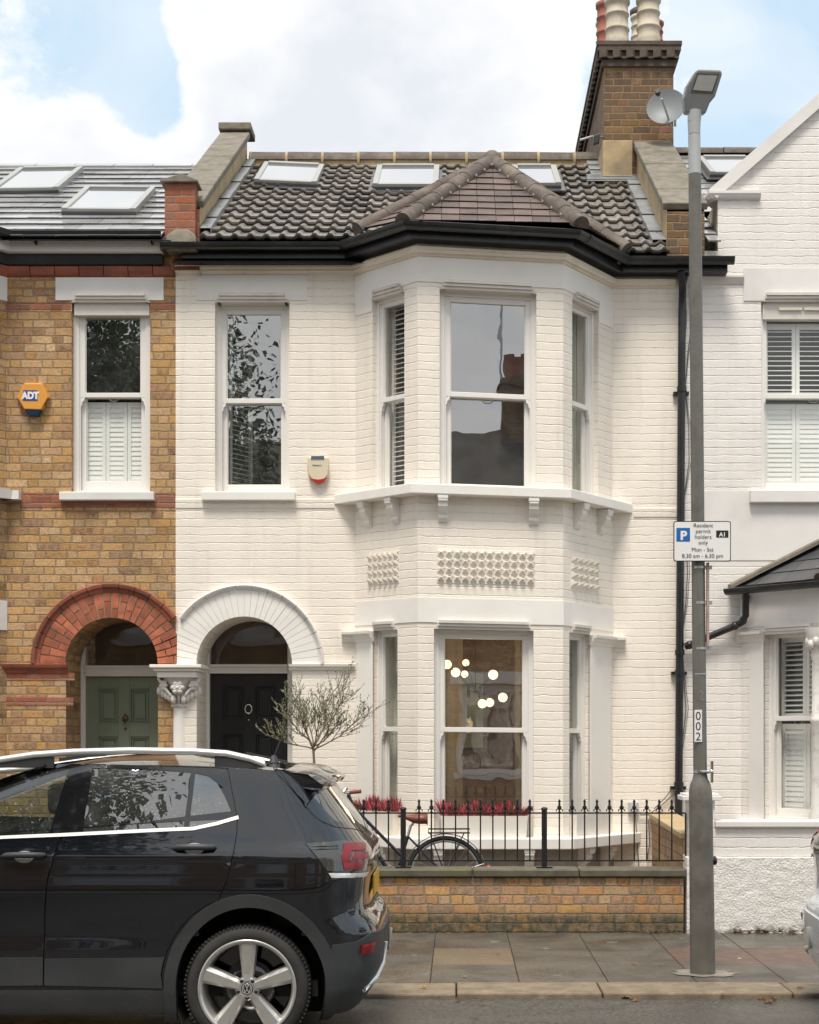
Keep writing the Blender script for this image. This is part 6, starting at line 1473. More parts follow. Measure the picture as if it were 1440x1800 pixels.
LV = [(1100, 1755, zr, .05, .3, 'dryleaf', 'curled brown gutter leaf left of the lamp post, larger of a touching pair'), (1117, 1760, zr, .035, 1.5, 'dryleaf', 'brown leaf in the gutter touching the larger curled leaf left of the lamp post'),
 (1337, 1757, zr, .035, .5, 'dryleaf', 'brown leaf in the gutter right of the lamp post, left one of the trio'), (1352, 1763, zr, .05, 2.2, 'dryleaf', 'biggest brown leaf lying on the wet asphalt right of the lamp post'), (1362, 1757, zr, .03, 1.0, 'dryleaf', 'small brown leaf against the kerb, right one of the trio beyond the lamp post'),
 (745, 1736, .004, .032, .2, 'yleaf', 'yellow leaf lying on the kerb near the black car bumper'), (816, 1718, .0, .02, .8, 'yleaf', 'small yellow leaf on the grey slab just above the kerb, middle of the pavement'),
 (876, 1678, .0, .022, .8, 'dryleaf', 'reddish leaf on the sandy coloured paving slab'), (1407, 1738, .004, .035, 1.2, 'dryleaf', 'brown leaf on the kerb under the silver car bumper'), (1270, 1746, .004, .018, .3, 'yleaf', 'tiny yellow leaf on the kerb just right of the lamp post'),
 (785, 1642, .0, .03, 1.9, 'dryleaf', 'dark red leaf at the foot of the brick front wall'), (1384, 1642, .0, .035, .9, 'dryleaf', 'brown leaf at the foot of the roughcast wall near the silver car'), (1300, 1686, .0, .014, .3, 'whiteplate', 'tiny white scrap of litter on the reddish paving slab'), (805, 1762, zr, .03, .4, 'dryleaf', 'flattened brown leaf on the wet road near the black car'), (1115, 1696, .0, .026, 2.4, 'dryleaf', 'brown leaf on grey slabs left of the lamp post foot')]
for a in LV: mk_leaf(a[0], a[1], a[2], a[3], a[4], mt[a[5]], a[6])
rnd = random.Random(8); mb = MB()
for k in range(150):     # leaf litter in the corner under the roughcast wall
    x = PX(1262+rnd.random()**.8*175, YW) if k > 30 else PX(1120+rnd.random()*85, YW); y = YW-.04-rnd.random()**2*.09; c = Vector((x, y, .006+rnd.random()*.02)); r = rnd.uniform(.008, .022)
    mb.face([c+Vector((r*math.cos(t+k), r*math.sin(t+k)*.6, rnd.uniform(0, .012))) for t in (0, 1.3, 2.6, 3.9, 5.2)])
lo = mb.build('leaf_litter', M('damp_leaf_litter', (.11, .06, .03), .9, var=.4, vs=20, isl=.5), None, origin=(PX(1340, YW), YW-.06, 0)); tag(lo, 'damp brown leaf litter along the foot of the roughcast wall', 'leaf litter', kind='stuff')
# ------------------------------------------------------------------ the far side of the street (seen in the windows and the car's paint)
mt['farbrick'] = mt['stock']
def far_house(x0, x1, label, mat, gable=None, wmat='plaster2'):
    h = thing('opposite_house', label, 'house', ((x0+x1)/2, -4.2, 0))
    fr = Frame((x1, -3.4), (-1, 0)); L = x1-x0; mb = MB(); ops = [(.5, 1.3, 3.7, 5.5), (2.2, 3.7, 3.7, 5.5), (.5, 1.4, .1, 2.3), (2.2, 3.7, .8, 2.6)]
    wall(mb, fr, 0, L, 0, 6.3, ops); mb.build('wall', mat, h)
    for o in ops: window(h, fr, *o, (o[2]+o[3])/2)
    mb = MB()
    for o in ops: fr.box(mb, o[0]-.15, o[1]+.15, -.02, .02, o[3]+.03, o[3]+.3); fr.box(mb, o[0]-.1, o[1]+.1, -.08, .05, o[2]-.1, o[2]-.01)
    mb.build('dressing', mt[wmat], h)
    mt.setdefault('farroof', M('brown_far_roof', (.05, .042, .036), .95, var=.3, bump=.3, bs=10)); mb = MB(); mb.face([(x0, -3.2, 6.25), (x1, -3.2, 6.25), (x1, -7.4, 8.7), (x0, -7.4, 8.7)]); mb.face([(x0, -7.4, 8.7), (x1, -7.4, 8.7), (x1, -11.6, 6.25), (x0, -11.6, 6.25)]); mb.build('roof', mt['farroof'], h)
    mb = MB(); mb.box(x0, x1, -3.28, -3.12, 6.14, 6.28); mb.build('gutter', mt['black'], h)
    mb = MB(); mb.box(x0+.01, x1-.01, -11.5, -3.8, 0, 6.2); mb.build('house_body', mt['dark'], h)
    mb = MB(); qx = x0+3.15; mb.box(qx-.95, qx, -7.8, -6.6, 6.8, 9.75); mb.box(qx-1.0, qx+.05, -7.85, -6.55, 9.55, 9.7)
    c = mb.build('chimney', mt['chimbrick'], h)
    for k in range(4): p = MB(); p.lathe((qx-.2-.19*k, -7.4+(k%2)*.4, 9.75), [(.12, 0), (.1, .4), (.12, .6)], 12); p.build('chimney_pot', mt['redpot'], c)
    return h
for k, (x0, lab) in enumerate(((-11.2, 'brown brick house across the street, farthest left of the opposite row'), (-6.2, 'white dressed brick house across the street, second of the opposite row'), (-1.2, 'brick house directly across the street behind the viewpoint'), (3.8, 'brick house across the street, farthest right of the opposite row'))):
    far_house(x0, x0+4.95, lab, mt['farbrick'])
# street tree whose leaves show in the left windows
stt = thing('street_tree', 'leafy green street tree on the far pavement reflected in the left windows', 'tree', (-7.3, .7, 0))
rnd = random.Random(4); mb = MB()
mb.tube([(-7.3, .7, -.05), (-7.25, .7, 1.5), (-7.2, .7, 4)], 0, 12, radii=[.2, .16, .14])
for k in range(9):
    t = 2*math.pi*k/9; mb.tube([(-7.2, .7, 2.6+.1*k), (-7.2+.9*math.cos(t), .7+.9*math.sin(t), 5.0+.2*(k % 3)), (-7.2+2.3*math.cos(t), .7+1.7*math.sin(t), 7.6+.3*(k % 4))], 0, 6, radii=[.07, .045, .02])
mb.build('trunk', mt['bark'], stt)
lf = MB(); cl = [(Vector((-6.7+max(-2.9, min(2.7, rnd.gauss(0, 1.7))), .7+rnd.gauss(0, .9), 7.8+rnd.gauss(0, 1.35))), rnd.uniform(.4, .8)) for _ in range(85)]
for k in range(30000):
    c, r = cl[rnd.randrange(len(cl))]; p = c+Vector((rnd.gauss(0, 1), rnd.gauss(0, 1), rnd.gauss(0, 1)))*r*.6
    a = Vector((rnd.uniform(-1, 1), rnd.uniform(-1, 1), rnd.uniform(-1, .2))).normalized(); b = a.cross(Vector((rnd.uniform(-1, 1), rnd.uniform(-1, 1), 1))).normalized(); l = rnd.uniform(.09, .17)
    lf.face([p, p+a*l*.5+b*l*.3, p+a*l, p+a*l*.5-b*l*.3])
lf.build('crown', M('green_tree_leaf', (.085, .11, .05), .6, var=.3, isl=.5), stt)
# roof-top television aerial opposite
ae = thing('television_aerial', 'tall television aerial on the chimney of the opposite house', 'aerial', (1.0, -7.2, 9.7))
mb = MB(); mb.tube([(1.0, -7.2, 9.3), (1.0, -7.2, 12.2)], .03, 8); mb.build('mast', mt['steel'], ae)
mb = MB(); mb.tube([(.4, -7.2, 12.1), (1.5, -7.2, 12.2)], .018, 6)
for k in range(9): mb.tube([(.45+k*.11, -7.2, 12.1-.25), (.45+k*.11, -7.2, 12.1+.25)], .01, 5)
mb.build('boom', mt['steel'], ae)
# ------------------------------------------------------------------ cars
CXW, CYC, CZ0 = (434-CX)/346, 7.803+.83, -.012
def lerp_tab(tab, z):
    if z <= tab[0][0]: return tab[0][1]
    for (a, b), (c, d) in zip(tab, tab[1:]):
        if z <= c:
            t = (z-a)/(c-a); return b+(d-b)*t
    return tab[-1][1]
def sm_tab(tab, z, h=.004): return (lerp_tab(tab, z-h)+lerp_tab(tab, z)*2+lerp_tab(tab, z+h))/4
WT = [(.12, .75), (.2, .79), (.3, .812), (.40, .815), (.47, .812), (.6, .812), (.7, .823), (.8, .829), (.88, .827), (.964, .811), (.973, .817), (1.0, .811), (1.06, .782), (1.1, .765), (1.25, .706), (1.35, .667), (1.42, .638), (1.455, .622), (1.48, .61)]
XRT = [(.12, .36), (.185, .545), (.296, .625), (.40, .655), (.488, .663), (.60, .663), (.635, .645), (.68, .600), (.76, .595), (.84, .603), (.95, .618), (1.0, .61), (1.03, .597), (1.11, .545), (1.255, .455), (1.376, .375), (1.42, .345), (1.48, .30)]
XFT = [(.12, -2.95), (.2, -3.2), (.4, -3.32), (.6, -3.34), (.8, -3.27), (.93, -3.12), (.99, -2.8), (1.03, -2.45), (1.06, -2.15), (1.2, -1.78), (1.35, -1.38), (1.42, -1.2), (1.48, -1.0)]
XS, XF = .02, -1.95
UMAX = XS+math.pi/2*.83
def S(u, z):
    W = sm_tab(WT, z)
    # wheel arch flares and concave scoop in the door skin
    if z > .40 and z < .575:
        c_ = (z-.40)/.12 if z < .52 else (1-(z-.52)/.055); fd = max(0, min(1, (-.44-u)/.4)); fd = fd*fd*(3-2*fd); W += .013*c_*fd
    if u > XS:
        a = sm_tab(XRT, z, .02)-XS; th = min(math.pi/2, (u-XS)/.83); n = 5.0 if z < .9 else 5.0-1.2*min(1, (z-.9)/.4)
        s_, c_ = math.sin(th), math.cos(th); r = ((s_/a)**n+(c_/W)**n)**(-1/n); x, y = XS+r*s_, -r*c_
    elif u < XF:
        a = XF-sm_tab(XFT, z, .02) if XF-sm_tab(XFT, z, .02) > .05 else .05; th = min(math.pi/2, (XF-u)/.83); n = 4.0 if z < .8 else 3.0
        s_, c_ = math.sin(th), math.cos(th); a2 = a
        if XF-sm_tab(XFT, z, .02) < .05:      # windscreen region lies behind XF
            x0 = sm_tab(XFT, z, .02); x = x0; y = -W*c_
        else:
            r = ((s_/a2)**n+(c_/W)**n)**(-1/n); x, y = XF-r*s_, -r*c_
    else:
        x, y = u, -W
        xf = sm_tab(XFT, z, .02)
        if u < xf+.0 and z > 1.05:
            x = xf; y = -W*max(0, (1-(xf-u)/1.0))
        elif z > 1.05 and u < xf+.35:
            t = (xf+.35-u)/.35; y = -W*(1-.10*t*t)
    zz = z-.055*max(0, min(1, (x+.55)/.95))**2*max(0, (z-.95)/.5)
    return Vector((x, y, zz))
def Sn(u, z, off=0):
    p = S(u, z)
    if off == 0: return p
    e = .006; a = S(min(u+e, UMAX), z)-S(min(u+e, UMAX)-2*e, z); b = S(u, z+e)-S(u, z-e); n = a.cross(b)
    if n.length < 1e-9: return p
    n.normalize()
    return p+n*off
def cw(p): return Vector((CXW+p.x, CYC+p.y, CZ0+p.z))
def proj(p):
    p = cw(p); return (CX+p.x/p.y*FPX, CY-(p.z-EYE)/p.y*FPX)
def Q(px, py):
    u, z = (px-434)/346, (1849-py)/346
    for _ in range(25):
        a = proj(S(u, z)); e = 1e-3; bu = proj(S(u+e, z)); bz = proj(S(u, z+e))
        j00, j10, j01, j11 = (bu[0]-a[0])/e, (bu[1]-a[1])/e, (bz[0]-a[0])/e, (bz[1]-a[1])/e
        det = j00*j11-j01*j10
        if abs(det) < 1: break
        dx, dy = px-a[0], py-a[1]; du, dz = (j11*dx-j01*dy)/det, (-j10*dx+j00*dy)/det
        u += max(-.1, min(.1, du))*.8; z += max(-.1, min(.1, dz))*.8; u = min(u, UMAX); z = min(1.47, max(.13, z))
    return (u, z)
def QL(pts): return [Q(*p) for p in pts]
def chaikin(p, n=2, closed=True):
    for _ in range(n):
        q = []; m = len(p)
        for i in range(m if closed else m-1):
            a, b = p[i], p[(i+1) % m]; q += [(a[0]*.75+b[0]*.25, a[1]*.75+b[1]*.25), (a[0]*.25+b[0]*.75, a[1]*.25+b[1]*.75)]
        if not closed: q = [p[0]]+q+[p[-1]]
        p = q
    return p
def inside(pt, poly):
    x, y = pt; c = False; j = len(poly)-1
    for i in range(len(poly)):
        xi, yi = poly[i]; xj, yj = poly[j]
        if (yi > y) != (yj > y) and x < (xj-xi)*(y-yi)/(yj-yi)+xi: c = not c
        j = i
    return c
def dens(poly, d=.04):
    out = []
    for i in range(len(poly)):
        a, b = poly[i], poly[(i+1) % len(poly)]; n = max(1, int(math.hypot(b[0]-a[0], b[1]-a[1])/d))
        out += [(a[0]+(b[0]-a[0])*k/n, a[1]+(b[1]-a[1])*k/n) for k in range(n)]
    return out
def shrink(poly, d):
    n = len(poly); ar = sum(poly[i][0]*poly[(i+1) % n][1]-poly[(i+1) % n][0]*poly[i][1] for i in range(n)); s_ = 1 if ar > 0 else -1; out = []
    for i in range(n):
        a, b, c = poly[i-1], poly[i], poly[(i+1) % n]
        d1 = Vector((b[0]-a[0], b[1]-a[1])); d2 = Vector((c[0]-b[0], c[1]-b[1]))
        if d1.length < 1e-9 or d2.length < 1e-9: out.append(b); continue
        d1.normalize(); d2.normalize(); n1_ = Vector((-d1.y, d1.x))*s_; n2_ = Vector((-d2.y, d2.x))*s_; m = (n1_+n2_)/max(.4, 1+n1_.dot(n2_)); out.append((b[0]+m.x*d, b[1]+m.y*d))
    return out
def panel(inc, exc=(), off=0, step=.045, zlines=(), both=True, side=-1, tfm=None, near=True):
    """curved body panel: area inside all `inc` polygons and outside `exc`, laid on the body surface"""
    inc = [dens(p, .035) for p in inc]; exc = [dens(p, .035) for p in exc]
    vs, es = [], []
    for p in inc+exc:
        b = len(vs); vs += [Vector(q) for q in p]; es += [(b+i, b+(i+1) % len(p)) for i in range(len(p))]
    x0, x1 = min(q[0] for q in inc[0]), max(q[0] for q in inc[0]); z0, z1 = min(q[1] for q in inc[0]), max(q[1] for q in inc[0])
    nu, nz = int((x1-x0)/step)+1, int((z1-z0)/(step*.7))+1
    zz = [z0+(z1-z0)*(j+.5)/nz for j in range(nz)]+[z for z in zlines if z0 < z < z1]
    for z in zz:
        for i in range(nu): vs.append(Vector((x0+(x1-x0)*(i+.5+.01*math.sin(z*77))/nu, z)))
    r = delaunay_2d_cdt(vs, es, [], 0, 1e-5)
    V2_, F2 = r[0], r[2]; keep = []
    for f in F2:
        cx_ = sum(V2_[i].x for i in f)/3; cz__ = sum(V2_[i].y for i in f)/3; c = (cx_, cz__)
        if all(inside(c, p) for p in inc) and not any(inside(c, p) for p in exc): keep.append(f)
    used = sorted(set(i for f in keep for i in f)); mp_ = {i: k for k, i in enumerate(used)}
    P_ = [Sn(V2_[i].x, V2_[i].y, off) for i in used]
    mb = MB()
    def add(pts, flip):
        b = len(mb.v); mb.v += [cw(p) for p in pts]
        for f in keep:
            g = [b+mp_[i] for i in f]; g = g[::-1] if flip else g
            mb.f.append(g); mb.sm.append(True); mb.uv.append([(V2_[i].x, V2_[i].y) for i in (f[::-1] if flip else f)])
    if near: add(P_, False)
    if both: add([Vector((p.x, -p.y, p.z)) for p in P_], True)
    return mb
t = NT('black_metallic_car_paint'); o = t.obj()
dr = t.mr(t.noise(260, 2, .5, o), .60, .66, 0, 1); t.P(Base_Color=(.005, .006, .009), Roughness=t.mr(t.noise(9, 5, .6, o), .3, .7, .05, .12), Metallic=.0, Specular_IOR_Level=.2, Coat_Weight=1, Coat_Roughness=.03, Coat_IOR=1.68)
t.bump(dr, .10, .002); mt['paint'] = t.m
mt['silver'] = M('pale_silver_car_paint', (.74, .77, .80), .25, metal=.1, var=.02, coat=1)
mt['clad'] = M('dark_grey_textured_plastic', (.034, .036, .039), .5, var=.15, bump=.3, bs=220, dirt=(.07, .068, .062), dirta=.4, dirts=3)
mt['gloss'] = M('gloss_black_trim', (.006, .006, .007), .12, var=.1, coat=1)
mt['alu'] = M('satin_aluminium_trim', (.78, .78, .76), .36, metal=.6, var=.03)
mt['wheel'] = M('silver_alloy_wheel', (.56, .55, .52), .3, metal=.65, var=.06, dirt=(.2, .18, .15), dirta=.25, dirts=6)
mt['cglass'] = glass_mat('car_front_glass', .06, tint=(.62, .70, .64), drops=.35, wav=.02)
mt['pglass'] = glass_mat('privacy_car_glass', .16, tint=(.10, .11, .12), drops=.5, wav=.02, dirty=.06)
mt['tyre'] = M('black_tyre_rubber', (.024, .023, .022), .75, var=.25, bump=.4, bs=60, dirt=(.07, .062, .05), dirta=.5, dirts=5)
mt['redlens'] = M('red_tail_lens', (.20, .006, .010), .3, coat=.2, var=.1); mt['smoke'] = M('smoked_lens', (.05, .05, .046), .1, coat=1)
def ell(cx, cz, rx, rz_, a0, a1, n=28): return [(cx+rx*math.cos(R(a0+(a1-a0)*k/n)), cz+rz_*math.sin(R(a0+(a1-a0)*k/n))) for k in range(n+1)]
ZB, ZT = .215, 1.455
UF = XF-math.pi/2*.83
def archpoly(cx, rx, rz_, zc=.33): return ell(cx, zc, rx, rz_, 0, 180)+[(cx-rx, zc-.4), (cx+rx, zc-.4)]
WB = -2.50
arR, arF = archpoly(.012, .372, .405), archpoly(WB, .372, .405)
arRo, arFo = archpoly(.012, .435, .472), archpoly(WB, .435, .472)
dlo = chaikin(QL([(-300, 1484), (-110, 1378), (-20, 1352), (60, 1345), (160, 1342), (300, 1348), (360, 1354), (388, 1366), (402, 1390), (418, 1437)]), 1)+QL([(419, 1439), (380, 1450), (340, 1458), (110, 1470)])
gf_ = QL([(-272, 1479), (-90, 1384), (-10, 1359), (60, 1352), (123, 1349), (86, 1467)])
gr_ = QL([(163, 1350), (250, 1352), (336, 1358), (323, 1455), (144, 1465)])
gq_ = QL([(343, 1359), (366, 1364), (381, 1375), (394, 1397), (411, 1437), (378, 1447), (332, 1455)])
dB = QL([(142, 1347), (125, 1410), (108, 1470), (95, 1505), (84, 1545), (79, 1600), (77, 1733)])      # gap between the doors
dr_rear = QL([(401, 1350), (418, 1438), (417, 1465), (411, 1500), (400, 1545), (385, 1583)])
zdoor = .318
rdoor = dB+[(Q(288, 1732)[0], zdoor)]+[(u, z) for u, z in ell(.012, .33, .452, .472, 172, 118, 12)]+dr_rear[::-1][0:]
fz = Q(-330, 1733)[0]
fdoor = [dB[0]]+[(Q(-20, 1347)[0], dB[0][1]+.0), Q(-110, 1374), Q(-310, 1484), (Q(-318, 1484)[0], .95), (-2.07, .8), (-2.02, .55), (-2.0, zdoor)]+dB[::-1][:-1]
ztop = [(u, ZT) for u in (UMAX,)]
outer = [(UF, ZB), (UMAX, ZB), (UMAX, ZT), (UF, ZT)]
# rear glass, tail lamp, bumper areas (near half; mirrored)
rg = [Q(546, 1394), Q(560, 1388), (UMAX-.0, 1.375), (UMAX, 1.085), Q(641, 1460), Q(590, 1443)]
rg = [(min(u, UMAX), z) for u, z in rg]
tl_ = chaikin(QL([(538, 1483), (600, 1478), (636, 1479)]), 0)+[(UMAX-.0, Q(640, 1482)[1]), (UMAX, Q(640, 1512)[1])]+QL([(650, 1527), (575, 1531)])
bump_line = QL([(583, 1661), (625, 1655), (650, 1640)])+[(UMAX, .56)]
clad_low = [(Q(583, 1661)[0]-.02, ZB-.03)]+bump_line+[(UMAX, ZB-.03)]
def wheel_parts(parent, cx_, yside, mirror=1, spin=0):
    """tyre with tread lip, rim barrel, five faceted spokes"""
    c = Vector((CXW+cx_, CYC+yside*(.83-.012), CZ0+.321)); o_ = Vector((0, yside, 0))      # o_ = outward
    a_ = Vector((1, 0, 0)); u_ = UP
    w = MB(); prof = [(.245, -.20), (.29, -.205), (.312, -.19), (.321, -.16), (.321, -.05), (.314, -.018), (.295, .0), (.27, .006), (.249, .002), (.243, -.01)]
    w.lathe(c, prof, 72, axis=o_, cap=False, ref=a_); 
    whl = w.build('wheel', mt['tyre'], parent)
    tr_ = MB()
    for k in range(90):
        t = 2*math.pi*k/90; d = a_*math.cos(t)+u_*math.sin(t); q = d.cross(o_); tr_.obox(c+d*.3125+o_*-.04-q*.004, q*.008, o_*.035, d*.011)
    tr_.build('tread', mt['tyre'], whl)
    r = MB(); r.lathe(c, [(.243, -.012), (.252, .0), (.25, .008), (.238, .006), (.226, -.012), (.22, -.05), (.215, -.18)], 72, axis=o_, cap=False, ref=a_)
    def PP(rad, ang, h): return c+(a_*math.cos(ang)+u_*math.sin(ang))*rad+o_*h
    for k in range(5):
        t = R(90+72*k+spin)
        L = [(.042, .024), (.075, .029), (.125, .034), (.18, .040), (.238, .046)]     # radius, half width
        H = [.002, -.004, -.004, -.006, -.004]
        rows = []
        for (rad, hw), h in zip(L, H):
            # crisp asymmetrical facet: flat bright face and a bevelled flank
            rows.append([PP(rad, t-hw*1.15/rad, h-.05), PP(rad, t-hw/rad, h-.012), PP(rad, t-hw*.55/rad, h+.003), PP(rad, t+hw*.62/rad, h+.003), PP(rad, t+hw/rad, h-.012), PP(rad, t+hw*1.15/rad, h-.05)])
        r.grid(rows, smooth=False)
        r.face(rows[0])
    r.lathe(c, [(.062, -.05), (.062, -.006), (.052, .0), (.036, .002)], 30, axis=o_, cap=True, ref=a_)
    rim = r.build('rim', mt['wheel'], whl)
    b = MB()
    for k in range(5):
        t = R(90+36+72*k+spin); b.lathe(PP(.048, t, .001), [(.010, -.01), (.010, .0015), (.001, .0018)], 10, axis=o_)
    b.lathe(c, [(.21, -.155), (.001, -.15)], 40, axis=o_, cap=False); b.lathe(c, [(.135, -.09), (.135, -.075), (.06, -.07)], 40, axis=o_); b.build('brake_disc', mt['gloss'], whl)
    e = MB(); e.lathe(c, [(.031, -.002), (.031, .0035), (.001, .0045)], 28, axis=o_); cap_ = e.build('hub_cap', mt['gloss'], whl)
    e = MB(); z_ = .006; rr = .026
    e.grid([[PP(rr, 2*math.pi*i/32, z_-.001), PP(rr-.003, 2*math.pi*i/32, z_-.001)] for i in range(33)])
    def stroke(p, q, wd=.0032):
        p, q = Vector(p), Vector(q); d = (q-p).normalized(); n = Vector((-d.y, d.x))*wd/2
        e.face([c+a_*x*mirror+u_*y+o_*z_ for x, y in (p+n, q+n, q-n, p-n)])
    for p, q in (((-.010, .0225), (0, .003)), ((.010, .0225), (0, .003)), ((-.021, .013), (-.010, -.020)), ((-.010, -.020), (-.001, -.001)), ((.001, -.001), (.010, -.020)), ((.010, -.020), (.021, .013))): stroke(p, q)
    e.build('emblem', mt['alu'], whl)
    return whl
def build_car(name, label, paint, near_detail=True):
    car = thing(name, label, 'car', (CXW-1.25, CYC, CZ0))
    body = panel([outer], [arR, arF, dlo, rdoor, fdoor, rg], off=0, zlines=(.50, .515, .53, .54, .553, .565, .58, .93, .945, .957, .967, .976, .985, 1.0, .635, .66), step=.05)
    # roof cap over the top edge
    N = 44; ring = [S(UF+(UMAX-UF)*i/N, ZT) for i in range(N+1)]; full = ring+[Vector((p.x, -p.y, p.z)) for p in ring[::-1]]
    cxr = -.42; rows = []
    for k in range(8):
        s_ = 1-k/7; rows.append([cw(Vector((cxr+(p.x-cxr)*s_, p.y*s_, p.z+.06*(1-s_**2.2)))) for p in full])
    body.grid(rows, closed=True)
    body.build('body', mt[paint], car, weld=True)
    for poly, nm in ((fdoor, 'front'), (rdoor, 'rear')):
        ex = [dlo]+([arR] if nm == 'rear' else [])
        for nr in (True, False):
            p = panel([shrink(poly, .0035)], ex, off=0, zlines=(.50, .515, .53, .54, .553, .565, .58, .93, .945, .957, .967, .976, .985, 1.0, .44, .47), step=.045, near=nr, both=not nr)
            d = p.build('door', mt[paint], car)
            s_ = -1 if nr else 1
            uc, zc_ = Q(342, 1489) if nm == 'rear' else Q(43, 1503)
            h = MB(); bp = S(uc, zc_); Y_ = lambda e: cw(Vector((bp.x, s_*(abs(bp.y)+e), bp.z)))
            h.tube([Y_(.004)+Vector((-.105, 0, -.004)), Y_(.026)+Vector((-.085, 0, 0)), Y_(.034)+Vector((-.03, 0, .002)), Y_(.034)+Vector((.04, 0, .002)), Y_(.024)+Vector((.09, 0, 0)), Y_(.004)+Vector((.105, 0, 0))], 0, 12, radii=[.011, .015, .016, .016, .015, .011])
            h.build('handle', mt['clad'], d)
            h = MB(); rows = [[(lambda q_: cw(Vector((q_.x, s_*abs(q_.y), q_.z))))(Sn(uc+rr_*.05*math.cos(2*math.pi*j/20), zc_-.010+rr_*.030*math.sin(2*math.pi*j/20), .0028)) for j in range(20)] for k, rr_ in enumerate((1, .7, .4, .01))]
            h.grid(rows, closed=True); h.build('handle_recess', mt['recess'], d)
            lowp = panel([shrink([(poly_u, z) for poly_u, z in [(min(q[0] for q in poly), zdoor), (max(q[0] for q in poly), zdoor), (max(q[0] for q in poly), Q(250, 1682)[1]), (min(q[0] for q in poly), Q(0, 1685)[1])]], .0), shrink(poly, .004)], [arRo], off=.007, near=nr, both=not nr); lowp.build('door_cladding', mt['clad'], d, solid=.006)
    gaps = panel([outer], [arR, arF, dlo, shrink(rdoor, .06), shrink(fdoor, .06), rg], off=-.012); gaps.build('inner_shell', mt['dark'], car)
    
    for nr in (True, False): panel([dlo], [gf_, gr_, gq_], off=.001, step=.03, near=nr, both=not nr).build('window_surround', mt['gloss'], car)
    for poly, m_ in ((gf_, 'cglass'), (gr_, 'pglass'), (gq_, 'pglass')):
        for nr in (True, False): panel([poly], [], off=-.003, near=nr, both=not nr).build('window_glass', mt[m_], car)
    panel([rg], [], off=-.002, step=.035).build('rear_window', mt['pglass'], car)
    # windscreen: dark glass band laid over the raked front
    ws = [(UF, 1.07), (XF-.35, 1.07), (XF-.2, 1.40), (UF, 1.40)]; panel([ws], [], off=.004).build('windscreen', mt['gloss'], car)
    # chrome waist strip
    strip_ = QL([(-300, 1486), (110, 1471), (340, 1460), (382, 1451), (420, 1440), (419, 1434), (380, 1445.5), (340, 1454), (110, 1465), (-296, 1481)])
    for nr in (True, False): panel([strip_], [], off=.006, step=.03, near=nr, both=not nr).build('waist_trim', mt['alu'], car, solid=.006)
    # wheel arch cladding, sills, lower bumper
    for nr in (True, False):
        for ao, ai in ((arRo, arR), (arFo, arF)): panel([ao, [(UF, ZB-.06), (UMAX, ZB-.06), (UMAX, ZT), (UF, ZT)]], [shrink(ai, -.002)], off=.016, step=.03, near=nr, both=not nr).build('arch_cladding', mt['clad'], car, solid=.03)
        sill = [(WB+.36, ZB-.03), (-.36, ZB-.03), (-.38, zdoor-.006), (WB+.42, zdoor-.006)]
        panel([sill], [], off=.004, near=nr, both=not nr).build('sill', mt['clad'], car, solid=.02)
    panel([clad_low], [arR], off=.012, step=.04).build('bumper_cladding', mt['clad'], car, solid=.012)
    fl = [(UF, ZB-.03), (WB-.37, ZB-.03), (WB-.40, .5), (UF, .5)]; panel([fl], [], off=.012).build('front_bumper', mt['clad'], car, solid=.012)
    # silver skid strip on the bumper corner
    for s_ in (-1, 1):
        mb = MB(); pts = [Q(672, 1655), Q(668, 1690), Q(655, 1716), Q(635, 1737)]
        path = [Sn(min(UMAX, u), z, .02) for u, z in pts]+[S(UMAX-.25, ZB-.02)]
        mb.tube([cw(Vector((p.x, p.y*(-s_), p.z))) for p in path], .012, 8); mb.build('skid_trim', mt['alu'], car)
    # tail lamps
    for nr in (True, False):
        k = dict(near=nr, both=not nr)
        L = panel([tl_], [], off=.006, step=.03, **k).build('tail_light', mt['smoke'], car, solid=.01)
        redC = QL([(603, 1484), (632, 1482)])+[Q(641, 1484), Q(640, 1496), Q(616, 1497), Q(612, 1512), Q(640, 1513), Q(636, 1527), Q(604, 1530), Q(599, 1506)]
        panel([redC], [], off=.011, step=.02, **k).build('red_lens', mt['redlens'], L, solid=.004)
        r2 = QL([(620, 1499), (645, 1498), (646, 1510), (619, 1511)]); panel([r2], [], off=.010, step=.02, **k).build('red_lens', mt['redlens'], L, solid=.004)
        ch_ = QL([(577, 1535), (646, 1532), (641, 1540), (582, 1543)]); panel([ch_], [], off=.010, step=.02, **k).build('chrome_trim', mt['alu'], L, solid=.004)
        for a, b in ((1487, 1489.5), (1492, 1494.5)): panel([QL([(549, a), (594, a-1), (594, b-1), (550, b)])], [], off=.009, step=.02, **k).build('light_bar', mt['clad'], L)
        rf = QL([(632, 1660), (654, 1655), (649, 1672), (630, 1677)]); panel([rf], [], off=.026, step=.02, **k).build('reflector', mt['redlens'], car, solid=.006)
    # number plate (yellow, unlettered edge visible), badge recess
    mb = MB(); px_ = S(UMAX, .78).x+.012; mb.box(CXW+px_, CXW+px_+.008, CYC-.26, CYC+.26, CZ0+.735, CZ0+.85); mb.build('number_plate', mt['plate'], car)
    # spoiler
    mb = MB(); N = 20; rows = []
    for j in range(N+1):
        v = -1+2*j/N; y = v*.60; e = (abs(v)**4)
        x0 = .16-.03*abs(v)**3; x1 = .425-.05*abs(v)**3; z0 = 1.437-.035*v*v; z1 = 1.395-.035*abs(v)**3
        rows.append([cw(Vector(q)) for q in ((x0-.12, y*1.0, z0+.022), (x0+.05, y*1.03, z0+.020), (x0+.16, y*1.05, z0+.006), (x1-.03, y*1.06, z1+.008), (x1, y*1.06, z1-.012), (x1-.01, y*1.06, z1-.028), (x1-.06, y*1.05, z1-.034), (x0+.1, y*1.0, z0-.06))])
    mb.grid(rows, closed=True); mb.face(rows[0]); mb.face(rows[-1])
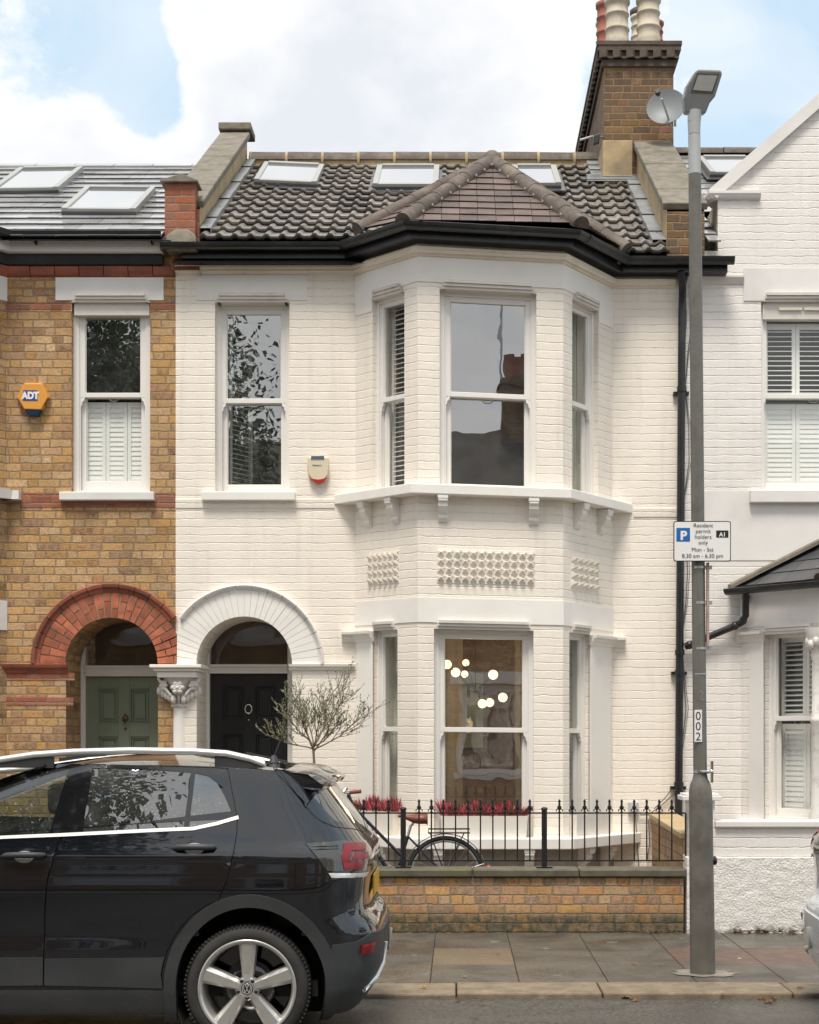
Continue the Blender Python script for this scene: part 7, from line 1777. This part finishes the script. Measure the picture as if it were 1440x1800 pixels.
    for s_ in (-1, 1):
        a = [S(*Q(483, 1352)), S(*Q(555, 1362))]; 
    sp = mb.build('spoiler', mt[paint], car)
    for s_ in (-1, 1):
        mb = MB(); pts = [(480, 1352), (520, 1357), (560, 1362), (573, 1372), (562, 1384), (548, 1404), (538, 1420), (530, 1408)]
        P3 = [Sn(*Q(x, y), .006) for x, y in pts]; P3 = [cw(Vector((p.x, -s_*p.y*1.0, p.z))) for p in P3]; c = sum(P3, Vector())/len(P3)
        for i in range(len(P3)): mb.face([c, P3[i], P3[(i+1) % len(P3)]], smooth=True)
        mb.build('spoiler_side', mt[paint], sp)
    for nr in (True, False):       # tailgate and bumper shut lines
        for ln in ([(484, 1345), (492, 1357), (503, 1372), (520, 1394), (536, 1416), (548, 1430), (562, 1443), (592, 1455), (640, 1463)], [(577, 1553), (552, 1571), (527, 1590)], [(538, 1483), (556, 1508), (574, 1532), (590, 1550)]):
            L1 = QL(ln); L2 = [(u+.0035, z+.0035) for u, z in L1][::-1]; panel([L1+L2], [], off=.0012, step=.02, near=nr, both=not nr).build('shut_line', mt['dark'], car)
    # roof rails
    for s_ in (-1, 1):
        mb = MB(); pts = [(-190, 1352), (-60, 1342), (0, 1334), (60, 1325), (130, 1320), (230, 1317.5), (340, 1319), (400, 1323), (440, 1332), (466, 1342)]
        yy = CYC+s_*.60; P3 = []
        for x, y in pts: Y = CYC-.60; q = W3(x, y+2, Y); P3.append(Vector((q.x, yy, q.z-(.045 if s_ > 0 else 0))))
        rows = [[p+Vector((0, .024*math.cos(t), .019*math.sin(t))) for t in [2*math.pi*j/10 for j in range(10)]] for p in P3]
        mb.grid(rows, closed=True); mb.face(rows[0]); mb.face(rows[-1]); ra_ = mb.build('roof_rail', mt['alu'], car)
        for (xa, xb) in ((0, 95), (378, 462)):
            mb = MB()
            A = W3(xa, lerp_tab(pts, xa)+4, CYC-.6); B = W3(xb, lerp_tab(pts, xb)+4, CYC-.6); zb = CZ0+1.44
            mb.prism([(A.x, yy-.012, A.z-.002), (B.x, yy-.012, B.z-.002), (B.x, yy-.012, min(zb, B.z-.01)), (A.x, yy-.012, min(zb, A.z-.01))], (0, .024, 0))
            mb.build('rail_foot', mt['clad'], ra_)
    mb = MB(); a = cw(Vector((.05, -.1, 1.49))); mb.tube([a, W3(500, 1285, a.y)], .004, 6); mb.lathe(a+Vector((0, 0, -.03)), [(.03, 0), (.012, .04)], 12); mb.build('aerial', mt['clad'], car)
    # door mirror
    for s_ in (-1, 1):
        mb = MB(); mb.sphere(cw(Vector((-1.98, s_*.90, 1.02))), .08, 14, ry=.11, rz=.07); mb.build('mirror', mt[paint], car)
    # cabin: floor, seats, pillars seen through the glass
    mb = MB(); c0 = cw(Vector((0, 0, 0))); mb.box(c0.x-2.3, c0.x+.35, c0.y-.70, c0.y+.70, .25, .33); mb.box(c0.x-3.1, c0.x+.45, c0.y-.55, c0.y+.55, .17, .5); mb.box(c0.x-3.0, c0.x-2.05, c0.y-.55, c0.y+.55, .5, .85); mb.build('floor_pan', mt['dark'], car)
    mt_seat = mt['seat']
    for x_, y_ in ((-1.25, -.36), (-1.25, .36), (-.35, -.36), (-.35, .36)):
        mb = MB(); s0 = cw(Vector((x_, y_, 0)))
        mb.box(s0.x-.5, s0.x+.0, s0.y-.24, s0.y+.24, .45, .60); mb.prism([(s0.x-.06, s0.y-.24, .58), (s0.x+.07, s0.y-.24, .56), (s0.x+.24, s0.y-.24, 1.14), (s0.x+.14, s0.y-.24, 1.16)], (0, .48, 0))
        mb.box(s0.x+.14, s0.x+.25, s0.y-.13, s0.y+.13, 1.18, 1.34); mb.build('seat', mt_seat, car, bevel=.03)
    mb = MB(); mb.box(c0.x+.1, c0.x+.42, c0.y-.62, c0.y+.62, .6, 1.0); mb.build('parcel_shelf', mt['dark'], car)
    for cx_ in (.012, WB):
        for s_ in (-1, 1):
            mb = MB(); rows = [[cw(Vector((cx_+.39*math.cos(t), s_*y, .33+.42*math.sin(t)))) for y in (.80, .45)] for t in [math.pi*(-.15+1.3*j/20) for j in range(21)]]
            mb.grid(rows); mb.face([cw(Vector((cx_+.39*math.cos(t), s_*.45, .33+.42*math.sin(t)))) for t in [math.pi*(-.15+1.3*j/20) for j in range(21)]]); mb.build('wheel_housing', mt['dark'], car)
    for cx_ in (0, WB):
        for s_ in (-1, 1): wheel_parts(car, cx_, s_, mirror=-s_, spin=0 if cx_ == 0 else 20)
    # head lamps at the front
    for nr in (True, False): panel([[(XF-.62, .72), (XF-1.0, .70), (XF-1.0, .84), (XF-.5, .86)]], [], off=.005, near=nr, both=not nr).build('head_light', mt['led'], car, solid=.005)
    panel([[(UF, .55), (XF-1.02, .55), (XF-1.02, .84), (UF, .84)]], [], off=.004).build('grille', mt['gloss'], car)
    return car
mt['recess'] = M('grey_handle_recess', (.30, .31, .33), .2, coat=1); mt['seat'] = M('dark_cloth_seat', (.035, .037, .036), .9); mt['plate'] = M('yellow_number_plate', (.75, .42, .01), .35, var=.03)
car = build_car('parked_car', 'black compact SUV parked at the kerb, rear end and alloy wheel beside the front wall', 'paint')
# pale silver car whose bumper just enters at the right: same kind of body, turned round
def deep(o, par):
    c = o.copy(); scene.collection.objects.link(c); c.parent = par
    for ch in [x for x in list(scene.objects) if x.parent == o]: deep(ch, c)
    return c
car2 = deep(car, None); car2.name = 'parked_car'
tag(car2, 'pale silver car at the right edge, only its bumper corner showing by the kerb', 'car')
cache = {}
def repaint(o):
    for ch in [x for x in list(scene.objects) if x.parent == o]:
        if ch.type == 'MESH' and ch.data.materials and ch.data.materials[0] == mt['paint']:
            k = ch.data.name
            if k not in cache: cache[k] = ch.data.copy(); cache[k].materials[0] = mt['silver']
            ch.data = cache[k]
        if ch.name.startswith(('bumper_cladding', 'front_bumper')):
            ch.data = ch.data.copy(); ch.data.materials[0] = mt['silver']
        repaint(ch)
repaint(car2)
car2.rotation_euler.z = math.pi
for o_ in [x for x in list(scene.objects) if x.parent == car2 and x.name.startswith('number_plate')]: bpy.data.objects.remove(o_)
XREAR2 = PX(1400, CYC-.35)+.235
car2.location = (XREAR2+.663+1.25, CYC+.03, CZ0)
